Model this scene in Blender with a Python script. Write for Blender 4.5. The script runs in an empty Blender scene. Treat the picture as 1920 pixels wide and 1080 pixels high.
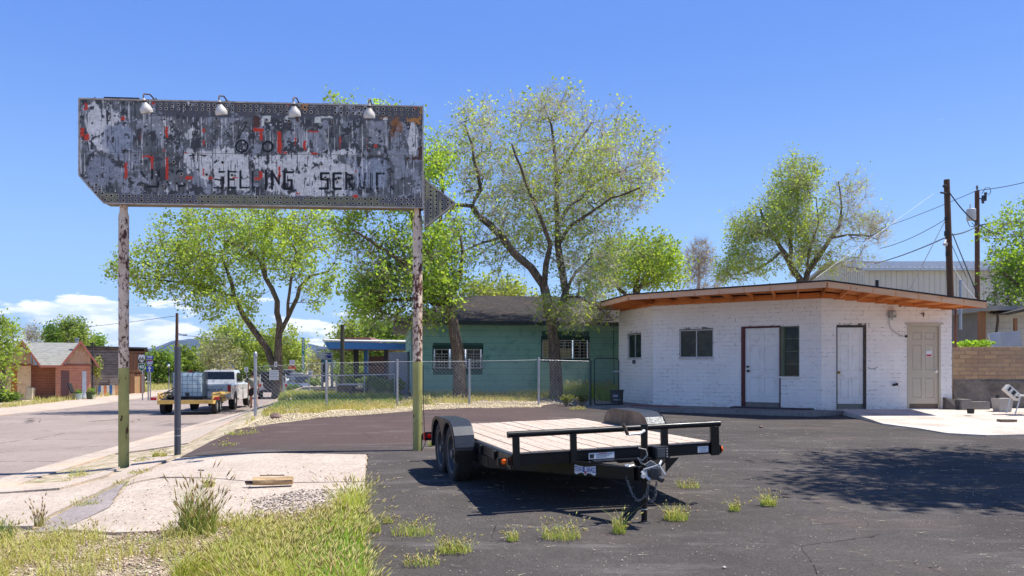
import bpy, bmesh, math, random
import numpy as np
from mathutils import Vector, Matrix
from mathutils import noise as mnoise
random.seed(7); np.random.seed(7)
SC = bpy.context.scene
COL = SC.collection
PI = math.pi

# ------------------------------------------------------------------ camera, light, exposure
F, CX, CY, H = 1500.0, 960.0, 690.0, 1.45          # focal length / principal column / horizon row in 1920-wide pixels, eye height
cam = bpy.data.cameras.new('camera'); cam_o = bpy.data.objects.new('camera', cam); COL.objects.link(cam_o)
cam.sensor_width = 36.0; cam.lens = 36.0 * F / 1920.0
cam.shift_y = (CY - 540.0) / 1920.0
cam.clip_start = 0.05; cam.clip_end = 40000
cam_o.location = (0, 0, H); cam_o.rotation_euler = (PI / 2, 0, 0)
SC.camera = cam_o

SUN_EL, SUN_AZ = math.radians(64), math.radians(4.9)     # azimuth: from +X turned this far towards +Y
sun_dir = Vector((math.cos(SUN_EL) * math.cos(SUN_AZ), math.cos(SUN_EL) * math.sin(SUN_AZ), math.sin(SUN_EL)))
sl = bpy.data.lights.new('sun', 'SUN'); sl.energy = 5.15; sl.angle = math.radians(0.53); sl.color = (1.0, 0.95, 0.87)
so = bpy.data.objects.new('sun', sl); COL.objects.link(so)
so.rotation_euler = sun_dir.to_track_quat('Z', 'Y').to_euler()
so.location = (20, 0, 40)

world = bpy.data.worlds.new('World'); SC.world = world; world.use_nodes = True
wn, wl = world.node_tree.nodes, world.node_tree.links
wn.clear()
sky = wn.new('ShaderNodeTexSky'); sky.sky_type = 'NISHITA'; sky.sun_disc = False
sky.sun_elevation = SUN_EL; sky.sun_rotation = PI / 2 - SUN_AZ
sky.altitude = 300; sky.air_density = 1.15; sky.dust_density = 0.25; sky.ozone_density = 2.2
bgs = wn.new('ShaderNodeBackground'); bgs.inputs['Strength'].default_value = 1.0
out = wn.new('ShaderNodeOutputWorld')
tc = wn.new('ShaderNodeTexCoord')
sep = wn.new('ShaderNodeSeparateXYZ'); wl.new(tc.outputs['Generated'], sep.inputs[0])
SKY_ZEN = (0.034, 0.088, 0.30)
SKY_LO, SKY_HI = (0.27, 0.47, 0.77), (0.092, 0.212, 0.62)
def wmath(op, a, b=None, c=None, clamp=False):
    n = wn.new('ShaderNodeMath'); n.operation = op; n.use_clamp = clamp
    for i, x in enumerate((a, b, c)):
        if x is None: continue
        if isinstance(x, (int, float)): n.inputs[i].default_value = x
        else: wl.new(x, n.inputs[i])
    return n.outputs[0]
def wmap(v, a, b, c=0.0, d=1.0, smooth=True):
    n = wn.new('ShaderNodeMapRange'); n.interpolation_type = 'SMOOTHSTEP' if smooth else 'LINEAR'
    wl.new(v, n.inputs[0])
    for i, x in enumerate((a, b, c, d)): n.inputs[i + 1].default_value = x
    return n.outputs[0]
az = wmath('ARCTAN2', sep.outputs[0], sep.outputs[1])
elv = wmath('ARCTAN2', sep.outputs[2], wmath('SQRT', wmath('ADD', wmath('MULTIPLY', sep.outputs[0], sep.outputs[0]), wmath('MULTIPLY', sep.outputs[1], sep.outputs[1]))))
cmb = wn.new('ShaderNodeCombineXYZ')
wl.new(wmath('MULTIPLY', az, 11.0), cmb.inputs[0]); wl.new(wmath('MULTIPLY', elv, 40.0), cmb.inputs[1]); cmb.inputs[2].default_value = 3.7
cn = wn.new('ShaderNodeTexNoise'); cn.inputs['Scale'].default_value = 1.0; cn.inputs['Detail'].default_value = 9; cn.inputs['Roughness'].default_value = 0.52; cn.inputs['Lacunarity'].default_value = 2.2
wl.new(cmb.outputs[0], cn.inputs['Vector'])
cov = wmap(elv, 0.045, 0.12, 0.478, 0.72)                 # fewer clouds the higher one looks
cloud = wmath('MULTIPLY', wmath('SUBTRACT', cn.outputs[0], cov), 16.0, clamp=True)
cloud = wmath('MULTIPLY', cloud, wmap(elv, 0.30, 0.22, 0.0, 1.0))
cloud = wmath('MULTIPLY', cloud, wmap(elv, -0.01, 0.01, 0.0, 0.88))
# shading of the clouds: brighter towards dense upper parts, greyer at their flat bases
cmb2 = wn.new('ShaderNodeCombineXYZ')
wl.new(wmath('MULTIPLY', az, 11.0), cmb2.inputs[0]); wl.new(wmath('MULTIPLY', wmath('ADD', elv, 0.008), 40.0), cmb2.inputs[1]); cmb2.inputs[2].default_value = 3.7
cn2 = wn.new('ShaderNodeTexNoise'); cn2.inputs['Scale'].default_value = 1.0; cn2.inputs['Detail'].default_value = 6; cn2.inputs['Roughness'].default_value = 0.5
wl.new(cmb2.outputs[0], cn2.inputs['Vector'])
shade = wmap(wmath('SUBTRACT', cn2.outputs[0], cn.outputs[0]), -0.10, 0.06, 0.0, 1.0)
ccol = wn.new('ShaderNodeMix'); ccol.data_type = 'RGBA'
wl.new(shade, ccol.inputs[0]); ccol.inputs[6].default_value = (1.02, 1.02, 1.03, 1); ccol.inputs[7].default_value = (0.62, 0.72, 0.92, 1)
bgc = wn.new('ShaderNodeBackground'); wl.new(ccol.outputs[2], bgc.inputs['Color']); bgc.inputs['Strength'].default_value = 1.0
mx = wn.new('ShaderNodeMixShader')
hs = wn.new('ShaderNodeHueSaturation'); hs.inputs['Saturation'].default_value = 1.15; hs.inputs['Value'].default_value = 1.15
hs.inputs['Hue'].default_value = 0.508; wl.new(sky.outputs[0], hs.inputs['Color']); 
def wrgb(op, a, b):
    n = wn.new('ShaderNodeMix'); n.data_type = 'RGBA'; n.blend_type = 'MIX'
    if isinstance(op, float): n.inputs[0].default_value = op
    else: wl.new(op, n.inputs[0])
    for i, x in ((6, a), (7, b)):
        if isinstance(x, tuple): n.inputs[i].default_value = (*x, 1)
        else: wl.new(x, n.inputs[i])
    return n.outputs[2]
clear = wrgb(wmap(elv, 0.0, 0.42), SKY_LO, SKY_HI)       # the blue of this day, deepening upwards
clear = wrgb(wmap(elv, 0.40, 1.35), clear, SKY_ZEN)
scl = wn.new('ShaderNodeVectorMath'); scl.operation = 'SCALE'; wl.new(hs.outputs[0], scl.inputs[0]); scl.inputs['Scale'].default_value = 0.105
wl.new(wrgb(0.78, scl.outputs[0], clear), bgs.inputs['Color'])
wl.new(cloud, mx.inputs[0]); wl.new(bgs.outputs[0], mx.inputs[1]); wl.new(bgc.outputs[0], mx.inputs[2]); wl.new(mx.outputs[0], out.inputs['Surface'])

SC.view_settings.view_transform = 'Standard'; SC.view_settings.look = 'None'
SC.view_settings.gamma = 1.0; SC.view_settings.use_curve_mapping = False
SC.view_settings.exposure = 0.58
SC.cycles.max_bounces = 7; SC.cycles.transparent_max_bounces = 12
SC.cycles.use_denoising = True

# ------------------------------------------------------------------ helpers
def P(u, v, Y):                                           # the point at depth Y seen at photo pixel (u, v)
    return Vector(((u - CX) / F * Y, Y, H + (CY - v) / F * Y))
def XZ(u, v, Y):
    p = P(u, v, Y); return p.x, p.z
def srgb(r, g, b):
    f = lambda c: ((c / 255 + 0.055) / 1.055) ** 2.4 if c > 10.3 else c / 255 / 12.92
    return (f(r), f(g), f(b))
def world_of(o):
    v = Vector((0, 0, 0))
    while o is not None: v = v + Vector(o.location); o = o.parent
    return v
def tag(o, label=None, cat=None, group=None, kind=None):
    if label: o['label'] = label
    if cat: o['category'] = cat
    if group: o['group'] = group
    if kind: o['kind'] = kind
    return o
def thing(name, label, cat, loc=(0, 0, 0), rz=0.0, group=None):
    o = bpy.data.objects.new(name, None); COL.objects.link(o)
    o.empty_display_size = 0.2
    o.location = loc; o.rotation_euler = (0, 0, rz)
    return tag(o, label, cat, group)
def copy_tree(o, parent=None):
    c = o.copy(); COL.objects.link(c)
    if parent is not None: c.parent = parent
    for ch in list(o.children): copy_tree(ch, c)
    return c
def mesh_obj(name, me, mat=None, parent=None, loc=None, smooth=False, kind=None):
    o = bpy.data.objects.new(name, me); COL.objects.link(o)
    if mat is not None:
        for m in (mat if isinstance(mat, (list, tuple)) else [mat]): me.materials.append(m)
    if parent is not None: o.parent = parent
    if loc is not None: o.location = loc
    if smooth: me.polygons.foreach_set('use_smooth', [True] * len(me.polygons))
    if kind: o['kind'] = kind
    return o
def np_mesh(name, V, Q, mats=None, cols=None):
    """fast mesh from arrays; Q is (n,3) or (n,4) or a list of such arrays"""
    Qs = Q if isinstance(Q, list) else [Q]
    me = bpy.data.meshes.new(name)
    V = np.asarray(V, dtype=np.float32)
    me.vertices.add(len(V)); me.vertices.foreach_set('co', V.ravel())
    loops = np.concatenate([q.ravel() for q in Qs]).astype(np.int32)
    tot = np.concatenate([np.full(len(q), q.shape[1], np.int32) for q in Qs])
    st = np.concatenate([[0], np.cumsum(tot)[:-1]]).astype(np.int32)
    me.loops.add(len(loops)); me.loops.foreach_set('vertex_index', loops)
    me.polygons.add(len(tot)); me.polygons.foreach_set('loop_start', st); me.polygons.foreach_set('loop_total', tot)
    if cols is not None:
        a = me.color_attributes.new('Col', 'FLOAT_COLOR', 'POINT')
        c = np.ones((len(V), 4), np.float32); c[:, :cols.shape[1]] = cols
        a.data.foreach_set('color', c.ravel())
    me.update(calc_edges=True); me.validate()
    return me

class MB:
    """collects shapes; build() links them as one mesh object"""
    def __init__(s): s.v = []; s.f = []; s.m = []; s.mi = 0
    def add(s, vs, fs):
        b = len(s.v); s.v.extend([Vector(x) for x in vs]); s.f.extend([tuple(b + i for i in f) for f in fs]); s.m.extend([s.mi] * len(fs)); return s
    def box(s, c, d, R=None, taper=None):
        c = Vector(c); x, y, z = d[0] / 2, d[1] / 2, d[2] / 2
        t = taper or 1.0
        vs = [Vector(p) for p in ((-x, -y, -z), (x, -y, -z), (x, y, -z), (-x, y, -z), (-x * t, -y * t, z), (x * t, -y * t, z), (x * t, y * t, z), (-x * t, y * t, z))]
        if R is not None: vs = [R @ p for p in vs]
        return s.add([c + p for p in vs], [(3, 2, 1, 0), (4, 5, 6, 7), (0, 1, 5, 4), (1, 2, 6, 5), (2, 3, 7, 6), (3, 0, 4, 7)])
    def bx(s, x0, x1, y0, y1, z0, z1): return s.box(((x0 + x1) / 2, (y0 + y1) / 2, (z0 + z1) / 2), (abs(x1 - x0), abs(y1 - y0), abs(z1 - z0)))
    def beam(s, p, q, w, h, up=(0, 0, 1)):
        p, q = Vector(p), Vector(q); d = (q - p); L = d.length; d.normalize()
        up = Vector(up); sd = d.cross(up)
        if sd.length < 1e-5: up = Vector((0, 1, 0)); sd = d.cross(up)
        sd.normalize(); u2 = sd.cross(d)
        R = Matrix((sd, d, u2)).transposed()
        return s.box((p + q) / 2, (w, L, h), R)
    def tube(s, pts, r, n=8, cap=True, closed=False):
        pts = [Vector(p) for p in pts]; k = len(pts)
        rs = r if isinstance(r, (list, tuple)) else [r] * k
        b = len(s.v); ref = None
        for i, p in enumerate(pts):
            if closed: d = pts[(i + 1) % k] - pts[i - 1]
            else: d = pts[min(i + 1, k - 1)] - pts[max(i - 1, 0)]
            d.normalize()
            if ref is None:
                ref = Vector((0, 0, 1)) if abs(d.z) < 0.9 else Vector((0, 1, 0))
            a = (ref - d * ref.dot(d)); 
            if a.length < 1e-4: a = Vector((1, 0, 0)) - d * d.x
            a.normalize(); ref = a; c = d.cross(a)
            for j in range(n):
                t = 2 * PI * j / n; s.v.append(p + (a * math.cos(t) + c * math.sin(t)) * rs[i])
        m = k if closed else k - 1
        for i in range(m):
            i2 = (i + 1) % k
            for j in range(n):
                j2 = (j + 1) % n; s.f.append((b + i * n + j, b + i * n + j2, b + i2 * n + j2, b + i2 * n + j)); s.m.append(s.mi)
        if cap and not closed:
            s.f.append(tuple(b + j for j in reversed(range(n)))); s.m.append(s.mi)
            s.f.append(tuple(b + (k - 1) * n + j for j in range(n))); s.m.append(s.mi)
        return s
    def lathe(s, prof, c=(0, 0, 0), n=20, axis='z', R=None, cap=True):
        """prof: list of (r, h)"""
        c = Vector(c); b = len(s.v)
        for r, h in prof:
            for j in range(n):
                t = 2 * PI * j / n; a, q = r * math.cos(t), r * math.sin(t)
                p = Vector((a, q, h)) if axis == 'z' else (Vector((h, a, q)) if axis == 'x' else Vector((q, h, a)))
                if R is not None: p = R @ p
                s.v.append(c + p)
        for i in range(len(prof) - 1):
            for j in range(n):
                j2 = (j + 1) % n; s.f.append((b + i * n + j, b + i * n + j2, b + (i + 1) * n + j2, b + (i + 1) * n + j)); s.m.append(s.mi)
        if cap:
            s.f.append(tuple(b + j for j in reversed(range(n)))); s.m.append(s.mi)
            e = b + (len(prof) - 1) * n
            s.f.append(tuple(e + j for j in range(n))); s.m.append(s.mi)
        return s
    def prism(s, poly, vec):
        """poly: 3-D points of a planar outline, extruded by vec"""
        poly = [Vector(p) for p in poly]; vec = Vector(vec); n = len(poly); b = len(s.v)
        s.v.extend(poly); s.v.extend([p + vec for p in poly])
        s.f.append(tuple(b + i for i in range(n))); s.m.append(s.mi)
        s.f.append(tuple(b + n + i for i in reversed(range(n)))); s.m.append(s.mi)
        for i in range(n):
            j = (i + 1) % n; s.f.append((b + i, b + n + i, b + n + j, b + j)); s.m.append(s.mi)
        return s
    def quad(s, a, b_, c, d): return s.add([a, b_, c, d], [(0, 1, 2, 3)])
    def build(s, name, mat, parent=None, world=False, origin=None, smooth=False, bevel=0.0, kind=None, fix=True, seg=2):
        me = bpy.data.meshes.new(name)
        off = Vector((0, 0, 0))
        if world and parent is not None: off = world_of(parent)
        if origin is not None: off = Vector(origin)
        me.from_pydata([tuple(p - off) for p in s.v], [], s.f)
        if fix or bevel > 0:
            bm = bmesh.new(); bm.from_mesh(me)
            for i, f in enumerate(bm.faces): f.material_index = s.m[i]
            bmesh.ops.recalc_face_normals(bm, faces=bm.faces[:])
            if bevel > 0:
                es = [e for e in bm.edges if len(e.link_faces) == 2 and e.calc_face_angle(0) > 0.6]
                bmesh.ops.bevel(bm, geom=es, offset=bevel, segments=seg, affect='EDGES', profile=0.6, clamp_overlap=True)
            bm.to_mesh(me); bm.free()
        o = mesh_obj(name, me, mat, parent, kind=kind)
        if origin is not None: o.location = origin
        if smooth:
            me.polygons.foreach_set('use_smooth', [True] * len(me.polygons))
            me.set_sharp_from_angle(angle=math.radians(38))
        return o

def shared_copy(o, loc=None, rot=None, scale=None, parent=None):
    c = o.copy(); COL.objects.link(c)
    if parent is not None: c.parent = parent
    if loc is not None: c.location = loc
    if rot is not None: c.rotation_euler = rot
    if scale is not None: c.scale = scale
    return c

def text_mesh(name, txt, size, mat, parent=None, M=None, depth=0.002, squash=1.0, world=True, bold=0.0, align='CENTER', kind=None, spacing=1.0):
    cu = bpy.data.curves.new(name, 'FONT'); cu.body = txt; cu.size = size; cu.extrude = depth; cu.offset = bold
    cu.align_x = align; cu.align_y = 'CENTER'; cu.resolution_u = 3; cu.space_character = spacing
    to = bpy.data.objects.new(name + '_tmp', cu); COL.objects.link(to)
    dg = bpy.context.evaluated_depsgraph_get()
    me = bpy.data.meshes.new_from_object(to.evaluated_get(dg))
    bpy.data.objects.remove(to); bpy.data.curves.remove(cu)
    T = Matrix.Diagonal((squash, 1, 1, 1))
    me.transform(T)
    if M is not None: me.transform(M)
    off = world_of(parent) if (parent is not None and world) else Vector((0, 0, 0))
    me.transform(Matrix.Translation(-off))
    me.materials.clear()
    return mesh_obj(name, me, mat, parent, kind=kind)
def face_M(p, xdir, zdir=(0, 0, 1)):
    """places flat text (local x right, local y up) at p, reading along xdir"""
    x = Vector(xdir).normalized(); z = Vector(zdir).normalized(); n = x.cross(z)
    M = Matrix((x, z, n)).transposed().to_4x4(); M.translation = Vector(p); return M

# ------------------------------------------------------------------ materials
class NT:
    def __init__(s, name, rough=0.6, metal=0.0, spec=0.5):
        s.m = bpy.data.materials.new(name); s.m.use_nodes = True
        s.n, s.l = s.m.node_tree.nodes, s.m.node_tree.links
        s.b = s.n['Principled BSDF']; s.out = s.n['Material Output']
        s.b.inputs['Roughness'].default_value = rough; s.b.inputs['Metallic'].default_value = metal
        s.b.inputs['Specular IOR Level'].default_value = spec
        s.tc = s.n.new('ShaderNodeTexCoord'); s.geo = s.n.new('ShaderNodeNewGeometry')
        s.pos = s.geo.outputs['Position']; s.obj = s.tc.outputs['Object']
    def vec(s, src, scale=(1, 1, 1), rot=(0, 0, 0), loc=(0, 0, 0)):
        n = s.n.new('ShaderNodeMapping'); s.l.new(src, n.inputs[0]); n.inputs['Scale'].default_value = scale; n.inputs['Rotation'].default_value = rot; n.inputs['Location'].default_value = loc; return n.outputs[0]
    def noise(s, vec, scale, detail=4, rough=0.55, dist=0.0, out=0):
        n = s.n.new('ShaderNodeTexNoise'); s.l.new(vec, n.inputs['Vector']); n.inputs['Scale'].default_value = scale; n.inputs['Detail'].default_value = detail; n.inputs['Roughness'].default_value = rough; n.inputs['Distortion'].default_value = dist; return n.outputs[out]
    def voro(s, vec, scale, feature='F1', out='Distance', rnd=1.0):
        n = s.n.new('ShaderNodeTexVoronoi'); n.feature = feature; s.l.new(vec, n.inputs['Vector']); n.inputs['Scale'].default_value = scale; n.inputs['Randomness'].default_value = rnd; return n.outputs[out]
    def wave(s, vec, scale, dist=2, detail=2, dscale=1, direction='X'):
        n = s.n.new('ShaderNodeTexWave'); n.bands_direction = direction; s.l.new(vec, n.inputs['Vector']); n.inputs['Scale'].default_value = scale; n.inputs['Distortion'].default_value = dist; n.inputs['Detail'].default_value = detail; n.inputs['Detail Scale'].default_value = dscale; return n.outputs['Fac']
    def map(s, v, a, b, c=0.0, d=1.0, smooth=False):
        n = s.n.new('ShaderNodeMapRange'); s.l.new(v, n.inputs[0]); n.interpolation_type = 'SMOOTHSTEP' if smooth else 'LINEAR'
        for i, x in enumerate((a, b, c, d)): n.inputs[i + 1].default_value = x
        return n.outputs[0]
    def math(s, op, a, b=None, clamp=False):
        n = s.n.new('ShaderNodeMath'); n.operation = op; n.use_clamp = clamp
        for i, x in enumerate((a, b)):
            if x is None: continue
            if isinstance(x, (int, float)): n.inputs[i].default_value = x
            else: s.l.new(x, n.inputs[i])
        return n.outputs[0]
    def mix(s, f, a, b, mode='MIX'):
        n = s.n.new('ShaderNodeMix'); n.data_type = 'RGBA'; n.blend_type = mode
        if isinstance(f, (int, float)): n.inputs[0].default_value = f
        else: s.l.new(f, n.inputs[0])
        for i, x in ((6, a), (7, b)):
            if isinstance(x, (tuple, list)): n.inputs[i].default_value = (*x[:3], 1)
            else: s.l.new(x, n.inputs[i])
        return n.outputs[2]
    def attr(s, name='Col'):
        n = s.n.new('ShaderNodeAttribute'); n.attribute_name = name; return n.outputs['Color']
    def rnd(s):
        n = s.n.new('ShaderNodeObjectInfo'); return n.outputs['Random']
    def xyz(s, v, i):
        n = s.n.new('ShaderNodeSeparateXYZ'); s.l.new(v, n.inputs[0]); return n.outputs[i]
    def color(s, c):
        if isinstance(c, (tuple, list)): s.b.inputs['Base Color'].default_value = (*c[:3], 1)
        else: s.l.new(c, s.b.inputs['Base Color'])
        return s
    def rough(s, r): s.l.new(r, s.b.inputs['Roughness']); return s
    def bump(s, h, strength=0.4, dist=0.01):
        n = s.n.new('ShaderNodeBump'); n.inputs['Strength'].default_value = strength; n.inputs['Distance'].default_value = dist
        s.l.new(h, n.inputs['Height']); s.l.new(n.outputs[0], s.b.inputs['Normal']); return s

def mat_plain(name, c, rough=0.6, metal=0.0, var=0.12, scale=3.0, spec=0.5, bump=0.0, dirt=None, space='obj', coat=0.0):
    t = NT(name, rough, metal, spec); src = t.obj if space == 'obj' else t.pos
    n = t.noise(src, scale, 5, 0.6)
    lo = tuple(x * (1 - var) for x in c); hi = tuple(min(1, x * (1 + var)) for x in c)
    col = t.mix(t.map(n, 0.3, 0.7), lo, hi)
    if dirt:
        n2 = t.noise(src, scale * 2.3, 6, 0.7)
        col = t.mix(t.map(n2, 0.52, 0.72), col, dirt)
    t.color(col)
    t.rough(t.map(t.noise(src, scale * 1.7, 4), 0.3, 0.7, max(0.02, rough - 0.1), min(1, rough + 0.12)))
    if coat: t.b.inputs['Coat Weight'].default_value = coat
    if bump: t.bump(t.noise(src, scale * 12, 4), bump, 0.004)
    return t.m

def mat_ground(name, base, alt, big=0.6, speck=None, speck_scale=60, speck_th=0.74, fine=180, rough=0.92, extra=None, bumps=0.5, bdist=0.006):
    t = NT(name, rough, 0, 0.08)
    n1 = t.noise(t.pos, big, 6, 0.62); n2 = t.noise(t.pos, fine, 3, 0.7); n3 = t.noise(t.pos, big * 9, 5, 0.6)
    col = t.mix(t.map(n1, 0.35, 0.66), base, alt)
    col = t.mix(t.map(n3, 0.3, 0.7, 0, 0.35), col, tuple(x * 0.7 for x in base))
    n4 = t.noise(t.pos, fine * 0.3, 4, 0.7); dk = t.mix(t.map(t.math('ADD', t.math('MULTIPLY', n2, .6), t.math('MULTIPLY', n4, .4)), 0.36, 0.64), (0.42, 0.42, 0.42), (1.5, 1.5, 1.5))
    col = t.mix(0.8, col, dk, 'MULTIPLY')
    if speck:
        v = t.voro(t.pos, speck_scale); w = t.noise(t.pos, speck_scale * 0.37, 3)
        f = t.math('MULTIPLY', t.map(v, 0.16, 0.10), t.map(w, 0.50, 0.56))
        col = t.mix(f, col, speck)
    if extra: col = extra(t, col)
    t.color(col); t.bump(t.math('ADD', n2, n3), bumps, bdist)
    return t.m

# ------------------------------------------------------------------ the lie of the land
E0x, E0y = -7.42, 11.6
RD = Vector((-0.1867, 0.9824)); RN = Vector((0.9824, 0.1867))
RW = 9.1
def st(x, y):
    return (x - E0x) * RN.x + (y - E0y) * RN.y, (x - E0x) * RD.x + (y - E0y) * RD.y
def xy(s, t):
    return E0x + s * RN.x + t * RD.x, E0y + s * RN.y + t * RD.y
def sm(x):
    x = min(1.0, max(0.0, x)); return x * x * (3 - 2 * x)
def gz(x, y):
    s, t = st(x, y)
    zr = -0.15 - 0.014 * min(max(t, 0.0), 30.0)
    if s < -RW: zr += 0.08 * sm((-RW - s) / 1.5)
    zl = (0.027 - 0.011 * sm((x + 1.0) / 5.0) * sm((30 - y) / 6)) * min(max(y - 7.3, 0.0), 16.0)
    zl += 0.09 * math.exp(-(x * x + (y - 9.5) ** 2) / 5.0)
    if y > 40: zl -= 1.0 * sm((y - 40) / 60)
    k = sm(s / (4.0 - 0.06 * min(max(t, 0.0), 30.0)))
    return zr * (1 - k) + zl * k
# ------------------------------------------------------------------ the setting: ground, road, pavements
def GP(u, v, off=0.0):
    """the ground point seen at photo pixel (u, v)"""
    y = 2.0; dy = 0.05
    while y < 400:
        p = P(u, v, y)
        if p.z <= gz(p.x, p.y) + off: return (p.x, p.y)
        y += dy
        if y > 30: dy = 0.2
    p = P(u, v, 400); return (p.x, p.y)

def ragged(poly, step=0.14, amp=0.022):
    """worn, chipped outline"""
    out_ = []
    for (a, b), (c, d) in zip(poly, poly[1:] + poly[:1]):
        L = math.hypot(c - a, d - b); n = max(1, int(L / step))
        for k in range(n):
            f = k / n; x, y = a + (c - a) * f, b + (d - b) * f; w = 0 if k == 0 else amp
            out_.append((x + w * mnoise.noise(Vector((x * 4.1, y * 4.1, 3))), y + w * 1.4 * mnoise.noise(Vector((x * 5.3, y * 5.3, 9)))))
    return out_
def drape(name, poly, off, mat, grid=0.5, skirt=0.08, parent=None, kind='structure', zf=None):
    zf = zf or gz
    bm = bmesh.new()
    vs = [bm.verts.new((p[0], p[1], 0)) for p in poly]
    bm.faces.new(vs)
    xs = [p[0] for p in poly]; ys = [p[1] for p in poly]
    for ax, lo, hi in ((0, min(xs), max(xs)), (1, min(ys), max(ys))):
        k = math.floor(lo / grid) + 1
        while k * grid < hi:
            co = (k * grid, 0, 0) if ax == 0 else (0, k * grid, 0); no = (1, 0, 0) if ax == 0 else (0, 1, 0)
            bmesh.ops.bisect_plane(bm, geom=bm.verts[:] + bm.edges[:] + bm.faces[:], plane_co=co, plane_no=no, dist=1e-5)
            k += 1
    bmesh.ops.triangulate(bm, faces=bm.faces[:])
    for v in bm.verts: v.co.z = zf(v.co.x, v.co.y) + off
    if skirt:
        be = [e for e in bm.edges if e.is_boundary]
        r = bmesh.ops.extrude_edge_only(bm, edges=be)
        for v in [g for g in r['geom'] if isinstance(g, bmesh.types.BMVert)]: v.co.z -= skirt
    bmesh.ops.recalc_face_normals(bm, faces=bm.faces[:])
    up = sum(f.normal.z for f in bm.faces)
    if up < 0: bmesh.ops.reverse_faces(bm, faces=bm.faces[:])
    me = bpy.data.meshes.new(name); bm.to_mesh(me); bm.free()
    o = mesh_obj(name, me, mat, parent)
    if kind: o['kind'] = kind
    return o

def m_soil():
    t = NT('dry_soil', 0.95, 0, 0.2)
    a = t.noise(t.pos, 0.5, 6, 0.65); b = t.noise(t.pos, 7, 6, 0.7); c = t.noise(t.pos, 90, 3, 0.7); g = t.noise(t.pos, 2.1, 5, 0.6)
    col = t.mix(t.map(a, 0.35, 0.65), srgb(176, 160, 138), srgb(140, 124, 104))
    col = t.mix(t.map(b, 0.42, 0.62), col, srgb(205, 190, 165))
    col = t.mix(t.map(g, 0.52, 0.66, 0, 0.75), col, srgb(122, 128, 70))
    col = t.mix(0.7, col, t.mix(t.map(c, 0.3, 0.7), (0.5, 0.5, 0.5), (1.4, 1.4, 1.4)), 'MULTIPLY')
    t.color(col); t.bump(t.math('ADD', b, c), 0.7, 0.02); return t.m
M_SOIL = m_soil()

def road_extra(t, col):
    e = t.voro(t.vec(t.pos, (1, 1, 1)), 0.16, 'DISTANCE_TO_EDGE'); w = t.noise(t.pos, 1.7, 4, 0.7)
    n = t.n.new('ShaderNodeTexVoronoi'); n.feature = 'DISTANCE_TO_EDGE'; n.inputs['Scale'].default_value = 0.33
    mixv = t.n.new('ShaderNodeMix'); mixv.data_type = 'VECTOR'; mixv.inputs[0].default_value = 0.06
    t.l.new(t.pos, mixv.inputs[4]); t.l.new(t.noise(t.pos, 1.3, 4, 0.6, out=1), mixv.inputs[5]); t.l.new(mixv.outputs[1], n.inputs['Vector'])
    f = t.math('MULTIPLY', t.map(n.outputs['Distance'], 0.010, 0.003), t.map(w, 0.47, 0.53))
    col = t.mix(t.map(t.noise(t.vec(t.pos, (1, 1, 1), (0, 0, -0.237)), 0.25, 3), 0.4, 0.65, 0, 0.25), col, srgb(150, 132, 126))
    return t.mix(f, col, (0.06, 0.05, 0.05))
M_ROAD = mat_ground('worn_road_asphalt', srgb(143, 130, 122), srgb(159, 146, 138), 0.35, srgb(215, 205, 200), 70, rough=0.95, extra=road_extra, bumps=0.35, bdist=0.004, fine=110)

def lot_extra(t, col):
    w = t.noise(t.pos, 0.42, 6, 0.7); w2 = t.noise(t.vec(t.pos, (0.55, 2.2, 1)), 1.1, 6, 0.72)
    col = t.mix(t.math('MULTIPLY', t.map(t.xyz(t.pos, 1), 12.2, 14.0, 0, 0.85), t.map(t.xyz(t.pos, 0), 2.6, 0.2)), col, srgb(88, 73, 71))           # browner, older surface behind the sign
    col = t.mix(t.map(w2, 0.54, 0.70, 0, 0.55), col, srgb(118, 112, 110))                    # worn pale scuffs
    col = t.mix(t.map(w, 0.55, 0.75, 0, 0.4), col, srgb(110, 94, 88))
    mv = t.n.new('ShaderNodeMix'); mv.data_type = 'VECTOR'; mv.inputs[0].default_value = 0.12; t.l.new(t.pos, mv.inputs[4]); t.l.new(t.noise(t.pos, 1.0, 4, 0.65, out=1), mv.inputs[5])
    for sc_, th_, w0 in ((0.42, 0.0022, .54), (1.3, 0.005, .58)):
        cr = t.n.new('ShaderNodeTexVoronoi'); cr.feature = 'DISTANCE_TO_EDGE'; cr.inputs['Scale'].default_value = sc_; t.l.new(mv.outputs[1], cr.inputs['Vector'])
        col = t.mix(t.math('MULTIPLY', t.map(cr.outputs['Distance'], th_, th_ * .3), t.map(t.noise(t.pos, .55, 3), w0, w0 + .05)), col, srgb(44, 40, 40))
    col = t.mix(t.map(t.noise(t.vec(t.pos, (.7, 1.6, 1)), .22, 5, .6), .55, .62, 0, .3), col, srgb(60, 56, 55))
    a = t.voro(t.pos, 22); k = t.noise(t.pos, 3.3, 4)
    col = t.mix(t.math('MULTIPLY', t.map(a, 0.13, 0.08), t.map(k, 0.5, 0.58)), col, srgb(196, 186, 172))
    return col
M_LOT = mat_ground('dark_lot_asphalt', srgb(73, 69, 67), srgb(88, 83, 80), 0.5, srgb(165, 158, 152), 85, fine=120, rough=0.9, extra=lot_extra, bumps=0.6, bdist=0.006)

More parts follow.
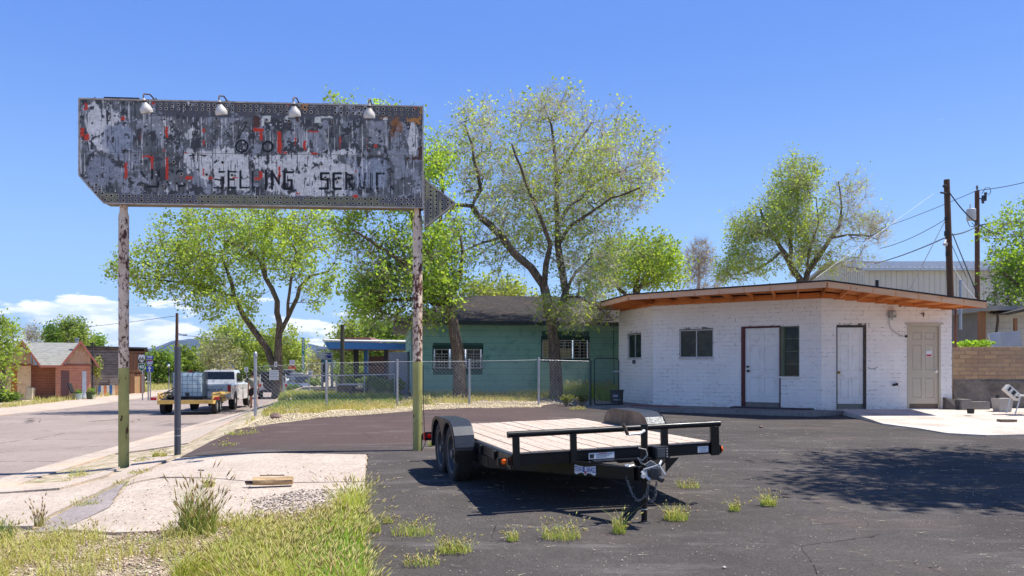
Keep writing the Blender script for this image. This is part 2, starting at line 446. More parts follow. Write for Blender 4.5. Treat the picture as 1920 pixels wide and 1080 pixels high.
def conc_extra(t, col):
    k = t.noise(t.pos, 1.1, 6, 0.7); r = t.noise(t.pos, 0.6, 4); pits = t.voro(t.pos, 17); pn = t.noise(t.pos, 2.4, 3)
    col = t.mix(t.map(k, 0.50, 0.72, 0, 0.5), col, srgb(150, 136, 124))
    col = t.mix(t.math('MULTIPLY', t.map(r, 0.55, 0.62, 0, 0.5), t.map(t.xyz(t.pos, 0), -5.0, -6.0)), col, srgb(206, 172, 142))
    col = t.mix(t.math('MULTIPLY', t.map(pits, 0.10, 0.06), t.map(pn, 0.52, 0.6)), col, srgb(105, 92, 84))
    return col
M_CONC = mat_ground('pale_worn_concrete', srgb(190, 176, 162), srgb(177, 162, 147), 0.8, None, extra=conc_extra, bumps=0.25, bdist=0.003, fine=60)
M_CONC2 = mat_ground('grey_concrete', srgb(150, 143, 138), srgb(128, 120, 114), 0.8, None, bumps=0.3, bdist=0.003, fine=60)
M_PATCH = mat_ground('grey_patch_asphalt', srgb(140, 130, 128), srgb(158, 148, 144), 1.2, srgb(200, 190, 182), 60, bumps=0.5, bdist=0.005, fine=100)
M_MARK = mat_plain('road_paint', srgb(225, 222, 215), 0.8, var=0.1, scale=8, space='pos', dirt=srgb(170, 158, 152))

# one ground sheet out to the horizon
xs = np.unique(np.concatenate([np.arange(-60, 40.01, 0.5), [-14000, -5000, -2000, -800, -300, -150, -90, 60, 120, 300, 800, 2000, 5000, 14000]]))
ys = np.unique(np.concatenate([np.arange(-4, 80.01, 0.5), [-60, -20, 120, 200, 400, 900, 2000, 5000, 12000]]))
XX, YY = np.meshgrid(xs, ys)
ZZ = np.vectorize(gz)(XX, YY) - 0.014
n, m_ = XX.shape
V = np.stack([XX.ravel(), YY.ravel(), ZZ.ravel()], 1)
I = np.arange(n * m_).reshape(n, m_)
Q = np.stack([I[:-1, :-1], I[:-1, 1:], I[1:, 1:], I[1:, :-1]], -1).reshape(-1, 4)
Q = np.concatenate([Q[:, [0, 1, 2]], Q[:, [0, 2, 3]]])
mesh_obj('ground', np_mesh('ground', V, Q), M_SOIL)['kind'] = 'structure'

drape('road', [xy(-RW, -18), xy(0, -18), xy(0, 150), xy(-RW, 150)], 0.003, M_ROAD, 1.0)
drape('gutter', [xy(0.02, -18), xy(0.55, -18), xy(0.55, 12), xy(0.3, 30), xy(0.02, 30)], 0.008, M_CONC, 0.5)
# pale stretch of reddish, broken asphalt between gutter and pavement
drape('sidewalk', [xy(0.60, 3.4), xy(1.9, 3.4), xy(1.9, 80), xy(0.60, 80)], 0.014, M_CONC, 0.5)
drape('far_sidewalk', [xy(-RW - .05, -18), xy(-RW - .05, 120), xy(-RW - 2.6, 120), xy(-RW - 2.6, -18)], 0.02, M_CONC, 1.0, 0.1)
o = drape('road_marking', [xy(-4.75, 6.1), xy(-4.65, 6.1), xy(-4.65, 8.2), xy(-4.75, 8.2)], 0.016, M_MARK, 0.5, 0)

# the parking lot
LA = [GP(u, v) for u, v in ((338, 858), (690, 852), (686, 905), (683, 960), (686, 1075))]
_r = ragged(LA + [LA[-1]]); lot = _r[:max(i for i, q in enumerate(_r) if abs(q[0] - LA[-1][0]) + abs(q[1] - LA[-1][1]) < 1e-6) + 1][:] + [(-0.95, 3.0), (-0.8, -3.5), (18, -3.5), (18, 22.5), (8.5, 22.5), (4.6, 24.8), (3.4, 25.6), (1.4, 25.0)] + [GP(u, v) for u, v in ((1000, 765), (930, 764), (860, 765), (780, 769), (720, 774), (660, 778), (600, 782), (540, 790), (490, 797), (440, 808), (395, 828))]
drape('parking_lot', lot, 0.003, M_LOT, 0.5)
# concrete apron, slab by slab, with open joints between them
def slab(pts, off=0.013, mat=None, name='concrete_slab'):
    return drape(name, ragged([GP(u, v) for u, v in pts]), off, mat or M_CONC, 0.5)
slab([(333, 861), (686, 854), (684, 904.6), (480, 906.6), (395, 897.6), (300, 896), (262, 903), (238, 911), (246, 899), (290, 880)])
slab([(238, 914), (262, 906), (300, 899), (395, 899), (480, 908), (683, 906), (683, 930), (672, 948), (600, 956), (540, 968), (470, 980), (420, 986), (300, 998), (215, 1003), (120, 995), (165, 975), (205, 955), (218, 940)])
slab([(262, 860), (326, 857), (285, 878), (238, 898), (170, 932), (95, 968), (60, 990), (-120, 990), (-120, 960), (0, 929), (110, 922), (190, 902), (225, 888), (238, 880)], 0.016)
slab([(-120, 942), (-120, 912), (20, 912), (125, 905), (225, 878), (200, 893), (112, 918), (0, 926)], 0.018)
slab([(205, 953), (160, 973), (112, 997), (60, 1000), (98, 972), (175, 934), (238, 903), (230, 912), (215, 935)], 0.006, M_PATCH, 'asphalt_patch')
M_GRAV = mat_ground('pale_gravel', srgb(206, 190, 160), srgb(180, 166, 140), 1.5, srgb(235, 225, 200), 30, fine=40, bumps=0.9, bdist=0.02)
drape('gravel_strip', [GP(u, v) for u, v in ((1015, 764), (930, 765.5), (860, 766.5), (780, 770.5), (720, 775.5), (660, 780), (600, 784), (540, 792), (470, 802), (440, 806), (452, 795), (500, 782), (600, 772), (690, 764), (780, 757), (900, 753), (1010, 752))], 0.012, M_GRAV, 0.5)
# raised walk slab in front of the white building and the white pad by its doors
def flat(z): return lambda x, y: z
drape('concrete_walk', [(1.0, 23.3), (2.9, 22.55), (7.6, 20.35), (8.7, 20.9), (8.29, 21.44), (4.29, 24.3), (3.59, 26.9), (1.2, 25.6)], 0.0, M_CONC2, 0.5, 0.3, zf=flat(0.33))
def pad_z(x, y): k = sm((y - 17.5) / 4.0); return (gz(x, y) + 0.03) * (1 - k) + 0.345 * k
pad = [P(u, v, (H - 0.30) * F / (v - CY)) for u, v in ((1562, 769.5), (1600, 776), (1655, 786), (1720, 792), (1775, 799), (1850, 802), (1990, 800))]
drape('concrete_pad', [(p.x, p.y) for p in pad] + [(16.5, 22.3), (11.8, 21.6), (8.3, 21.6)], 0.0, mat_ground('white_concrete', srgb(206, 196, 185), srgb(184, 172, 160), 1.1, None, extra=conc_extra, bumps=0.2, bdist=0.003, fine=60), 0.5, 0.3, zf=pad_z)

# mountains far behind, their fade comes from the haze
def ridge(name, prof, Y, depth, mat, seedo):
    us = np.linspace(prof[0][0], prof[-1][0], 260)
    vs_ = np.interp(us, [p[0] for p in prof], [p[1] for p in prof])
    R = 26; V = []
    for j in range(R):
        k = j / (R - 1)
        for i, (u, v) in enumerate(zip(us, vs_)):
            y = Y + (k - 0.5) * depth
            hh = (CY - v) / F * Y + H
            prof_k = max(0.0, 1 - abs(k - 0.5) * 2) ** 0.8
            nz = mnoise.fractal(Vector((u * 0.02, k * 6 + seedo, 1.3)), 0.9, 2.1, 6)
            V.append(((u - CX) / F * Y * (1 + 0.0 * k), y, -6 + (hh + 6) * prof_k * (1 + 0.14 * nz * (1 if prof_k < 0.98 else 0.25))))
    I = np.arange(R * 260).reshape(R, 260)
    Q = np.stack([I[:-1, :-1], I[:-1, 1:], I[1:, 1:], I[1:, :-1]], -1).reshape(-1, 4)
    mesh_obj(name, np_mesh(name, V, Q), mat, smooth=True)['kind'] = 'structure'
M_MTN = mat_plain('forested_slopes', srgb(60, 68, 72), 0.95, var=0.4, scale=0.004, space='pos', spec=0.1)
ridge('mountain_range', [(-500, 676), (-100, 668), (120, 664), (250, 662), (285, 657), (330, 641), (365, 636), (410, 645), (450, 652), (490, 645), (525, 633), (541, 631), (560, 637), (590, 646), (640, 655), (720, 664), (900, 672), (1400, 676)], 9000, 3000, M_MTN, 2.0)
ridge('foothills', [(-900, 684), (-300, 678), (60, 672), (180, 668), (280, 664), (380, 669), (520, 672), (640, 670), (800, 676), (1100, 680), (1700, 682), (2600, 684)], 5200, 1500, M_MTN, 7.0)
# the air itself
hz = MB(); hz.bx(-13900, 13900, -190, 11200, -9, 640)
M_HAZE = bpy.data.materials.new('haze_air'); M_HAZE.use_nodes = True
nn = M_HAZE.node_tree.nodes; nn.clear(); ho = nn.new('ShaderNodeOutputMaterial'); hv = nn.new('ShaderNodeVolumePrincipled')
hv.inputs['Color'].default_value = (0.42, 0.60, 1.0, 1); hv.inputs['Density'].default_value = 0.00004; hv.inputs['Anisotropy'].default_value = 0.15
M_HAZE.node_tree.links.new(hv.outputs[0], ho.inputs['Volume'])
hzo = hz.build('haze', M_HAZE); tag(hzo, kind='stuff')
hzo.display_type = 'WIRE'
# ------------------------------------------------------------------ vegetation
def m_leaf(name, c, trans=0.5):
    t = NT(name, 0.55, 0, 0.35)
    n = t.noise(t.pos, 0.55, 3)
    col = t.mix(t.map(n, 0.35, 0.65, 0.0, 0.5), t.attr('Col'), t.mix(0.6, t.attr('Col'), tuple(c), 'MIX'))
    t.color(col)
    tr = t.n.new('ShaderNodeBsdfTranslucent'); t.l.new(t.mix(1.0, col, (1.7, 1.6, 0.65), 'MULTIPLY'), tr.inputs['Color'])
    ms = t.n.new('ShaderNodeMixShader'); ms.inputs[0].default_value = trans
    t.l.new(t.b.outputs[0], ms.inputs[1]); t.l.new(tr.outputs[0], ms.inputs[2]); t.l.new(ms.outputs[0], t.out.inputs['Surface'])
    return t.m
def m_bark(name, c1, c2, sc=9):
    t = NT(name, 0.9, 0, 0.2)
    v = t.vec(t.pos, (sc, sc, sc * 0.22)); n = t.noise(v, 1.0, 6, 0.7, 0.6); n2 = t.noise(t.pos, 2.0, 4)
    w = t.voro(t.vec(t.pos, (sc * 1.6, sc * 1.6, sc * 0.35)), 1.0, 'DISTANCE_TO_EDGE')
    col = t.mix(t.map(n, 0.35, 0.65), c1, c2)
    col = t.mix(t.map(w, 0.10, 0.0, 0, 0.75), col, tuple(x * 0.35 for x in c1))
    col = t.mix(t.map(n2, 0.4, 0.7, 0, 0.4), col, tuple(min(1, x * 1.5) for x in c2))
    t.color(col); t.bump(t.math('ADD', n, t.map(w, 0.0, 0.2)), 0.9, 0.03); return t.m
M_BARK = m_bark('cottonwood_bark', srgb(96, 82, 70), srgb(128, 114, 98))
M_BARK2 = m_bark('elm_bark', srgb(92, 80, 70), srgb(124, 110, 96), 7)
M_TWIG = mat_plain('bare_twigs', srgb(150, 136, 118), 0.9, var=0.25, scale=2, space='pos')
M_LEAF = m_leaf('spring_leaves', srgb(110, 140, 50))
M_GRASS = m_leaf('grass_blades', srgb(150, 160, 70), 0.35)

def grow(base, limbs, crowns, ntar, rng, step=0.35, jit=0.10, zdroop=0.0):
    """skeleton: limbs are hand-laid polylines (points with radius); the rest grows to random targets inside the crown ellipsoids"""
    pts, par, rad0 = [], [], []
    def addp(p, pr, r): pts.append(np.array(p, float)); par.append(pr); rad0.append(r); return len(pts) - 1
    for L in limbs:
        L = [(np.array(q[:3], float), q[3]) for q in L]
        if not pts: prev = addp(L[0][0], -1, L[0][1])
        else:
            A = np.array(pts); prev = int(np.argmin(((A - L[0][0]) ** 2).sum(1)))
        last, lr = L[0]
        for q, r in L[1:]:
            n = max(1, int(np.linalg.norm(q - last) / step))
            for i in range(1, n + 1):
                k = i / n; p = last * (1 - k) + q * k
                if i < n: p = p + rng.normal(0, 0.018 + 0.12 * min(lr, 0.2), 3)
                prev = addp(p, prev, lr * (1 - k) + r * k)
            last, lr = q, r
    nlimb = len(pts)
    T = []
    wsum = sum(c[2] for c in crowns)
    for c, rr, w in [(np.array(c[0]), np.array(c[1]), c[2]) for c in crowns]:
        n = int(ntar * w / wsum)
        d = rng.normal(0, 1, (n, 3)); d /= np.linalg.norm(d, axis=1)[:, None]
        rad = rng.random(n) ** (1 / 2.2)
        T.append(c + d * rr * rad[:, None])
    T = np.concatenate(T)
    b0 = np.array(limbs[0][0][:3]); 
    A = np.array(pts); dist = np.array([((A - t) ** 2).sum(1).min() for t in T])
    order = np.argsort(dist)
    cap = len(pts) + len(T) * 40
    buf = np.empty((cap, 3)); buf[:len(pts)] = A; cnt = len(pts)
    dirs = np.zeros((cap, 3))
    startok = np.ones(cap, bool); startok[:max(2, int(1.3 / step))] = False
    tips = []
    for ti in order:
        t = T[ti]
        d2 = ((buf[:cnt] - t) ** 2).sum(1); d2[~startok[:cnt]] = 1e9
        # prefer nodes lower/inside than the target so that branches run outwards
        pen = np.maximum(0, buf[:cnt, 2] - t[2]) * 0.8
        j = int(np.argmin(np.sqrt(d2) + pen))
        p = buf[j].copy(); L = np.linalg.norm(t - p)
        if L < 0.08: continue
        n = max(1, int(L / step)); prev = j
        d0 = dirs[j]
        for i in range(1, n + 1):
            k = i / n
            q = p * (1 - k) + t * k + d0 * L * 0.25 * k * (1 - k) + np.array([0, 0, 1.0]) * L * 0.10 * k * (1 - k)
            if i < n: q = q + rng.normal(0, jit * step, 3)
            if cnt >= cap: break
            buf[cnt] = q; dirs[cnt] = (q - buf[prev]) / (np.linalg.norm(q - buf[prev]) + 1e-6)
            par.append(prev); rad0.append(0.0); prev = cnt; cnt += 1
        tips.append(prev)
    pts = buf[:cnt]; par = np.array(par); rad0 = np.array(rad0)
    child_sum = np.zeros(cnt); e = 2.15; tip_r = 0.006
    r = np.zeros(cnt); best = np.full(cnt, -1); bestr = np.zeros(cnt)
    for i in range(cnt - 1, -1, -1):
        r[i] = max(tip_r, child_sum[i] ** (1 / e)) if child_sum[i] > 0 else tip_r
        if i < nlimb: r[i] = rad0[i]
        pr = par[i]
        if pr >= 0:
            child_sum[pr] += r[i] ** e if i >= nlimb else 0.0
            if r[i] > bestr[pr]: bestr[pr] = r[i]; best[pr] = i
    for i in range(nlimb, cnt):          # never thicker than what it grows from
        r[i] = min(r[i], r[par[i]] * 0.92)
    return pts, par, r, best, np.array(tips, int), nlimb

def tubes_np(pts, par, r, best, flare=1.25):
    """every node linked to its parent by a tapered tube"""
    Vs, Qs = [], []; off = 0
    idx = np.nonzero(par >= 0)[0]
    cls = np.digitize(r[idx], [0.012, 0.045, 0.12])
    D = np.zeros_like(pts); D[idx] = pts[idx] - pts[par[idx]]
    D[par < 0] = [0, 0, 1]
    D /= (np.linalg.norm(D, axis=1)[:, None] + 1e-9)
    main = np.zeros(len(pts), bool); main[best[best >= 0]] = True
    for c, k in enumerate((3, 4, 6, 12)):
        ii = idx[cls == c]
        if len(ii) == 0: continue
        pp = par[ii]
        mm = main[ii]
        d1 = D[ii]; d0 = np.where(mm[:, None], D[pp], d1)
        r1 = r[ii]; r0 = np.where(mm, np.minimum(r[pp], r1 * 1.6), np.minimum(r[pp] * 0.9, r1 * flare))
        def frame(d):
            ref = np.tile([1.0, 0.137, 0.05], (len(d), 1)); ref[np.abs(d[:, 0]) > 0.9] = [0.05, 1.0, 0.1]
            a = ref - d * (ref * d).sum(1)[:, None]; a /= np.linalg.norm(a, axis=1)[:, None]
            return a, np.cross(d, a)
        th = 2 * np.pi * np.arange(k) / k; cs, sn = np.cos(th), np.sin(th)
        rings = []
        for d, ctr, rr in ((d0, pts[pp], r0), (d1, pts[ii], r1)):
            a, b = frame(d)
            rings.append(ctr[:, None] + (a[:, None] * cs[None, :, None] + b[:, None] * sn[None, :, None]) * rr[:, None, None])
        V = np.concatenate(rings, 1).reshape(-1, 3); n = len(ii)
        base = off + np.arange(n)[:, None] * (2 * k); j = np.arange(k)[None]; j2 = (j + 1) % k
        Q = np.stack([base + j, base + j2, base + k + j2, base + k + j], -1).reshape(-1, 4)
        Vs.append(V); Qs.append(Q); off += len(V)
    return np.concatenate(Vs), np.concatenate(Qs)

def ribbons_np(P0, P1, w0, w1):
    """crossed thin blades for twigs: one 3-sided taper each"""
    d = P1 - P0; d /= (np.linalg.norm(d, axis=1)[:, None] + 1e-9)
    ref = np.tile([0.3, 1.0, 0.2], (len(d), 1)); a = np.cross(d, ref); a /= (np.linalg.norm(a, axis=1)[:, None] + 1e-9); b = np.cross(d, a)
    V = []
    for ctr, w in ((P0, w0), (P1, w1)):
        for k in range(3):
            th = 2 * math.pi * k / 3; V.append(ctr + (a * math.cos(th) + b * math.sin(th)) * w)
    V = np.stack(V, 1).reshape(-1, 3); n = len(P0); base = np.arange(n)[:, None] * 6
    Q = np.concatenate([np.stack([base[:, 0] + k, base[:, 0] + (k + 1) % 3, base[:, 0] + 3 + (k + 1) % 3, base[:, 0] + 3 + k], -1) for k in range(3)])
    return V, Q

def leaves_np(C, size, rng, up=0.35, sagw=0.5):
    n = len(C); d = rng.normal(0, 1, (n, 3)); d[:, 2] += up * rng.choice([-1, 1], n); d /= np.linalg.norm(d, axis=1)[:, None]
    a = np.cross(d, rng.normal(0, 1, (n, 3))); a /= np.linalg.norm(a, axis=1)[:, None]; b = np.cross(d, a)
    s = size * rng.uniform(0.6, 1.3, n)[:, None]
    V = np.stack([C - a * s * 0.5, C + b * s * 0.38 + d * s * 0.08, C + a * s * 0.5, C - b * s * 0.38 + d * s * 0.08], 1).reshape(-1, 3)
    Q = (np.arange(n)[:, None] * 4 + np.arange(4)[None])
    return V, Q

def vary(rng, n, c, amt=0.18, c2=None, p2=0.0, per=1):
    base = np.tile(np.array(c, float), (n, 1))
    if c2 is not None:
        k = rng.random(n)[:, None] * p2 * 2; k = np.clip(k, 0, 1); base = base * (1 - k) + np.array(c2) * k
    base *= rng.uniform(1 - amt, 1 + amt, (n, 1)); return np.repeat(base, per, 0)

def tree(name, label, base, limbs, crowns, ntar, leaf=0.10, nleaf=9, twigs=3, seed=1, col=None, col2=None, p2=0.3, bark=None, group=None, twl=0.5, clump=0.5, step=0.35, cat='tree', crownname='crown', leaf_mat=None, spread=0.22, thin=None, twm=None, twr=.007):
    rng = np.random.default_rng(seed)
    col = col or srgb(128, 158, 66); col2 = col2 or srgb(172, 188, 92)
    pts, par, r, best, tips, nl = grow(base, limbs, crowns, ntar, rng, step)
    root = thing(name, label, cat, tuple(base), group=group)
    B = np.array(base)
    V, Q = tubes_np(pts, par, r, best)
    # twigs at thin nodes
    cand = np.nonzero((r < 0.02) & (par >= 0))[0]
    src = np.concatenate([np.repeat(tips, twigs + 2), rng.choice(cand, len(tips) * twigs)]) if twigs else tips
    dirs = pts[src] - pts[par[src]]; dirs /= (np.linalg.norm(dirs, axis=1)[:, None] + 1e-9)
    td = dirs * 0.8 + rng.normal(0, 0.6, (len(src), 3)) + [0, 0, 0.15]; td /= np.linalg.norm(td, axis=1)[:, None]
    tl = twl * rng.uniform(0.4, 1.2, len(src)); tend = pts[src] + td * tl[:, None]
    tw0 = np.minimum(twr, r[src]); V2, Q2 = ribbons_np(pts[src], tend, tw0[:, None], tw0[:, None] * 0.35)
    me = np_mesh('trunk', np.concatenate([V, V2]) - B, np.concatenate([Q, Q2 + len(V)]))
    me.polygons.foreach_set('material_index', [0] * len(Q) + [1] * len(Q2)); mesh_obj('trunk', me, [bark or M_BARK, twm or M_TWIG], root, smooth=True)
    if nleaf > 0:
        # clumps: some twigs carry many leaves, some none
        cl = np.array([mnoise.noise(Vector(p * 0.9) + Vector((seed * 3.1, 0, 0))) for p in tend])
        w = np.clip(0.55 + cl * 2.2 * clump, 0.03, 1.6)
        if thin is not None: w = w * np.array([thin(p) for p in tend])
        cntl = rng.poisson(nleaf * w)
        ti = np.repeat(np.arange(len(src)), cntl); k = rng.random(len(ti))[:, None] ** 0.7
        C = pts[src][ti] * (1 - k) + tend[ti] * k + rng.normal(0, spread * 0.5, (len(ti), 3))
        Lv, Lq = leaves_np(C, leaf, rng)
        tone = np.repeat(np.array([0.85 + 0.5 * (mnoise.noise(Vector(p * 0.45)) ) for p in tend])[ti], 4)[:, None]
        cols = vary(rng, len(ti), col, 0.2, col2, p2, 4) * np.clip(tone, 0.55, 1.4)
        mesh_obj(crownname, np_mesh(crownname, Lv - B, Lq, cols=cols), leaf_mat or M_LEAF, root)
    return root

def T3(u, v, Y, r=None): p = P(u, v, Y); return (p.x, p.y, p.z) if r is None else (p.x, p.y, p.z, r)
def EL(u, v, Y, ru, rv, ry, w): """crown ellipsoid from photo centre and half sizes (px) and depth half size (m)"""; p = P(u, v, Y); return ((p.x, p.y, p.z), (ru / F * Y, ry, rv / F * Y), w)

def grass_np(B, h, rng, width=0.006, lean=0.35, seg=3, col=None, col2=None, p2=0.5, dry=None, pdry=0.0, head=0.0, headcol=None, headlen=0.07, headw=0.006, tipdark=0.0):
    n = len(B); h = h * (0.35 + 0.85 * rng.random(n) ** 1.3)
    th = rng.random(n) * 2 * np.pi; dl = np.stack([np.cos(th), np.sin(th), np.zeros(n)], 1) * (lean * h * rng.uniform(0.2, 1.3, n))[:, None]
    ph = rng.random(n) * np.pi; wd = np.stack([np.cos(ph), np.sin(ph), np.zeros(n)], 1)
    rows = []; ks = np.linspace(0, 1, seg + 1)
    for k in ks:
        c = B + dl * (k ** 2) + np.array([0, 0, 1]) * (h * (k - 0.12 * k * k))[:, None]
        w = width * (1 - k * 0.92)
        rows += [c - wd * w, c + wd * w]
    V = np.stack(rows, 1).reshape(-1, 3); m = 2 * (seg + 1); base = np.arange(n)[:, None] * m
    Q = np.concatenate([np.stack([base[:, 0] + 2 * i, base[:, 0] + 2 * i + 1, base[:, 0] + 2 * i + 3, base[:, 0] + 2 * i + 2], -1) for i in range(seg)])
    cols = vary(rng, n, col, 0.2, col2, p2)
    if dry is not None:
        msk = rng.random(n) < pdry; cols[msk] = np.array(dry) * rng.uniform(0.75, 1.15, (msk.sum(), 1))
    cols = np.repeat(cols, m, 0)
    if head > 0:
        hi = np.nonzero(rng.random(n) < head)[0]
        tip = B[hi] + dl[hi] + np.array([0, 0, 1]) * (h[hi] * 0.88)[:, None]
        d = dl[hi] * 1.8 + np.array([0, 0, 1]) * h[hi][:, None]; d /= np.linalg.norm(d, axis=1)[:, None]
        a = np.cross(d, wd[hi]); a /= (np.linalg.norm(a, axis=1)[:, None] + 1e-9); b = np.cross(d, a)
        hl = headlen * rng.uniform(0.7, 1.3, len(hi))[:, None]
        mid = tip + d * hl * 0.4
        W = headw
        HV = np.stack([tip, mid + a * W, mid + b * W, mid - a * W, mid - b * W, tip + d * hl], 1).reshape(-1, 3)
        hb = np.arange(len(hi))[:, None] * 6 + len(V)
        HT = np.concatenate([np.stack([hb[:, 0] + 0, hb[:, 0] + 1 + k, hb[:, 0] + 1 + (k + 1) % 4], -1) for k in range(4)] + [np.stack([hb[:, 0] + 5, hb[:, 0] + 1 + (k + 1) % 4, hb[:, 0] + 1 + k], -1) for k in range(4)])
        hc = vary(rng, len(hi), headcol[0], 0.2, headcol[1], 0.5, 6)
        return np.concatenate([V, HV]), [Q, HT], np.concatenate([cols, hc])
    return V, [Q], cols

def poly_points(poly, n, rng):
    poly = np.array(poly); lo, hi = poly.min(0), poly.max(0); out = []
    x1, y1 = poly[:, 0], poly[:, 1]; x2, y2 = np.roll(x1, -1), np.roll(y1, -1)
    tot = 0
    while tot < n:
        q = lo + rng.random((n * 2, 2)) * (hi - lo)
        c = np.zeros(len(q), bool)
        for i in range(len(poly)):
            cond = (y1[i] > q[:, 1]) != (y2[i] > q[:, 1])
            xi = (x2[i] - x1[i]) * (q[:, 1] - y1[i]) / (y2[i] - y1[i] + 1e-12) + x1[i]
            c ^= cond & (q[:, 0] < xi)
        out.append(q[c]); tot += c.sum()
    return np.concatenate(out)[:n]
def with_z(q, off=0.0): return np.column_stack([q, [gz(a, b) + off for a, b in q]])
def stuff_obj(name, V, Q, cols, mat, label, cat):
    o = mesh_obj(name, np_mesh(name, V, Q, cols=cols), mat); tag(o, label, cat, kind='stuff'); return o
# ------------------------------------------------------------------ the rusty roadside sign
PR = P(783, 845, 12.6); PL = P(232, 875, 12.23)
SG = (Vector((PR.x, PR.y, 0)) - Vector((PL.x, PL.y, 0))).normalized()        # along the board, left to right
SN = Vector((SG.y, -SG.x, 0))                                               # out of its face
ST = 0.25
def SB(u, v, off=0.0):
    """point of the board's face plane (moved out by off) seen at (u, v)"""
    o = Vector((PR.x, PR.y, 0)) + SN * (ST / 2 + off)
    d = Vector(((u - CX) / F, 1, (CY - v) / F)); c = Vector((0, 0, H))
    k = (o - c).dot(SN) / d.dot(SN); return c + d * k
sign = thing('roadside_sign', 'tall rusty arrow-shaped roadside sign with peeling grey paint on two pipe posts', 'sign', (PR.x, PR.y, gz(PR.x, PR.y)))
SW = world_of(sign)
# paint: worked out point by point as flat peeling layers (colour only)
rs = np.random.default_rng(11)
def vnoise(u, v, su, sv, seed):
    r = np.random.default_rng(seed); G = r.random((220, 220))
    x, y = u / su + 31.7, v / sv + 17.3; xi, yi = np.floor(x).astype(int), np.floor(y).astype(int); fx, fy = x - xi, y - yi
    fx, fy = fx * fx * (3 - 2 * fx), fy * fy * (3 - 2 * fy)
    g = lambda a, b: G[a % 220, b % 220]
    return (g(xi, yi) * (1 - fx) + g(xi + 1, yi) * fx) * (1 - fy) + (g(xi, yi + 1) * (1 - fx) + g(xi + 1, yi + 1) * fx) * fy
def fbm(u, v, su, sv, seed, oct=4):
    t = 0; a = 0.5; n = 0
    for i in range(oct): t = t + a * vnoise(u, v, su / 2 ** i, sv / 2 ** i, seed + i); n += a; a *= 0.6
    return t / n
def blob(u, v, cu, cv, ru, rv): return np.clip(1.0 - np.sqrt(((u - cu) / ru) ** 2 + ((v - cv) / rv) ** 2), -1, 1)
def rect(u, v, u0, u1, v0, v1, soft=1.0): return np.minimum(np.minimum(u - u0, u1 - u), np.minimum(v - v0, v1 - v)) / soft
def seg(u, v, pts, w):
    d = np.full(u.shape, 1e9)
    for (a, b), (c, e) in zip(pts[:-1], pts[1:]):
        L2 = (c - a) ** 2 + (e - b) ** 2 + 1e-9; k = np.clip(((u - a) * (c - a) + (v - b) * (e - b)) / L2, 0, 1)
        d = np.minimum(d, np.hypot(u - a - k * (c - a), v - b - k * (e - b)))
    return w - d
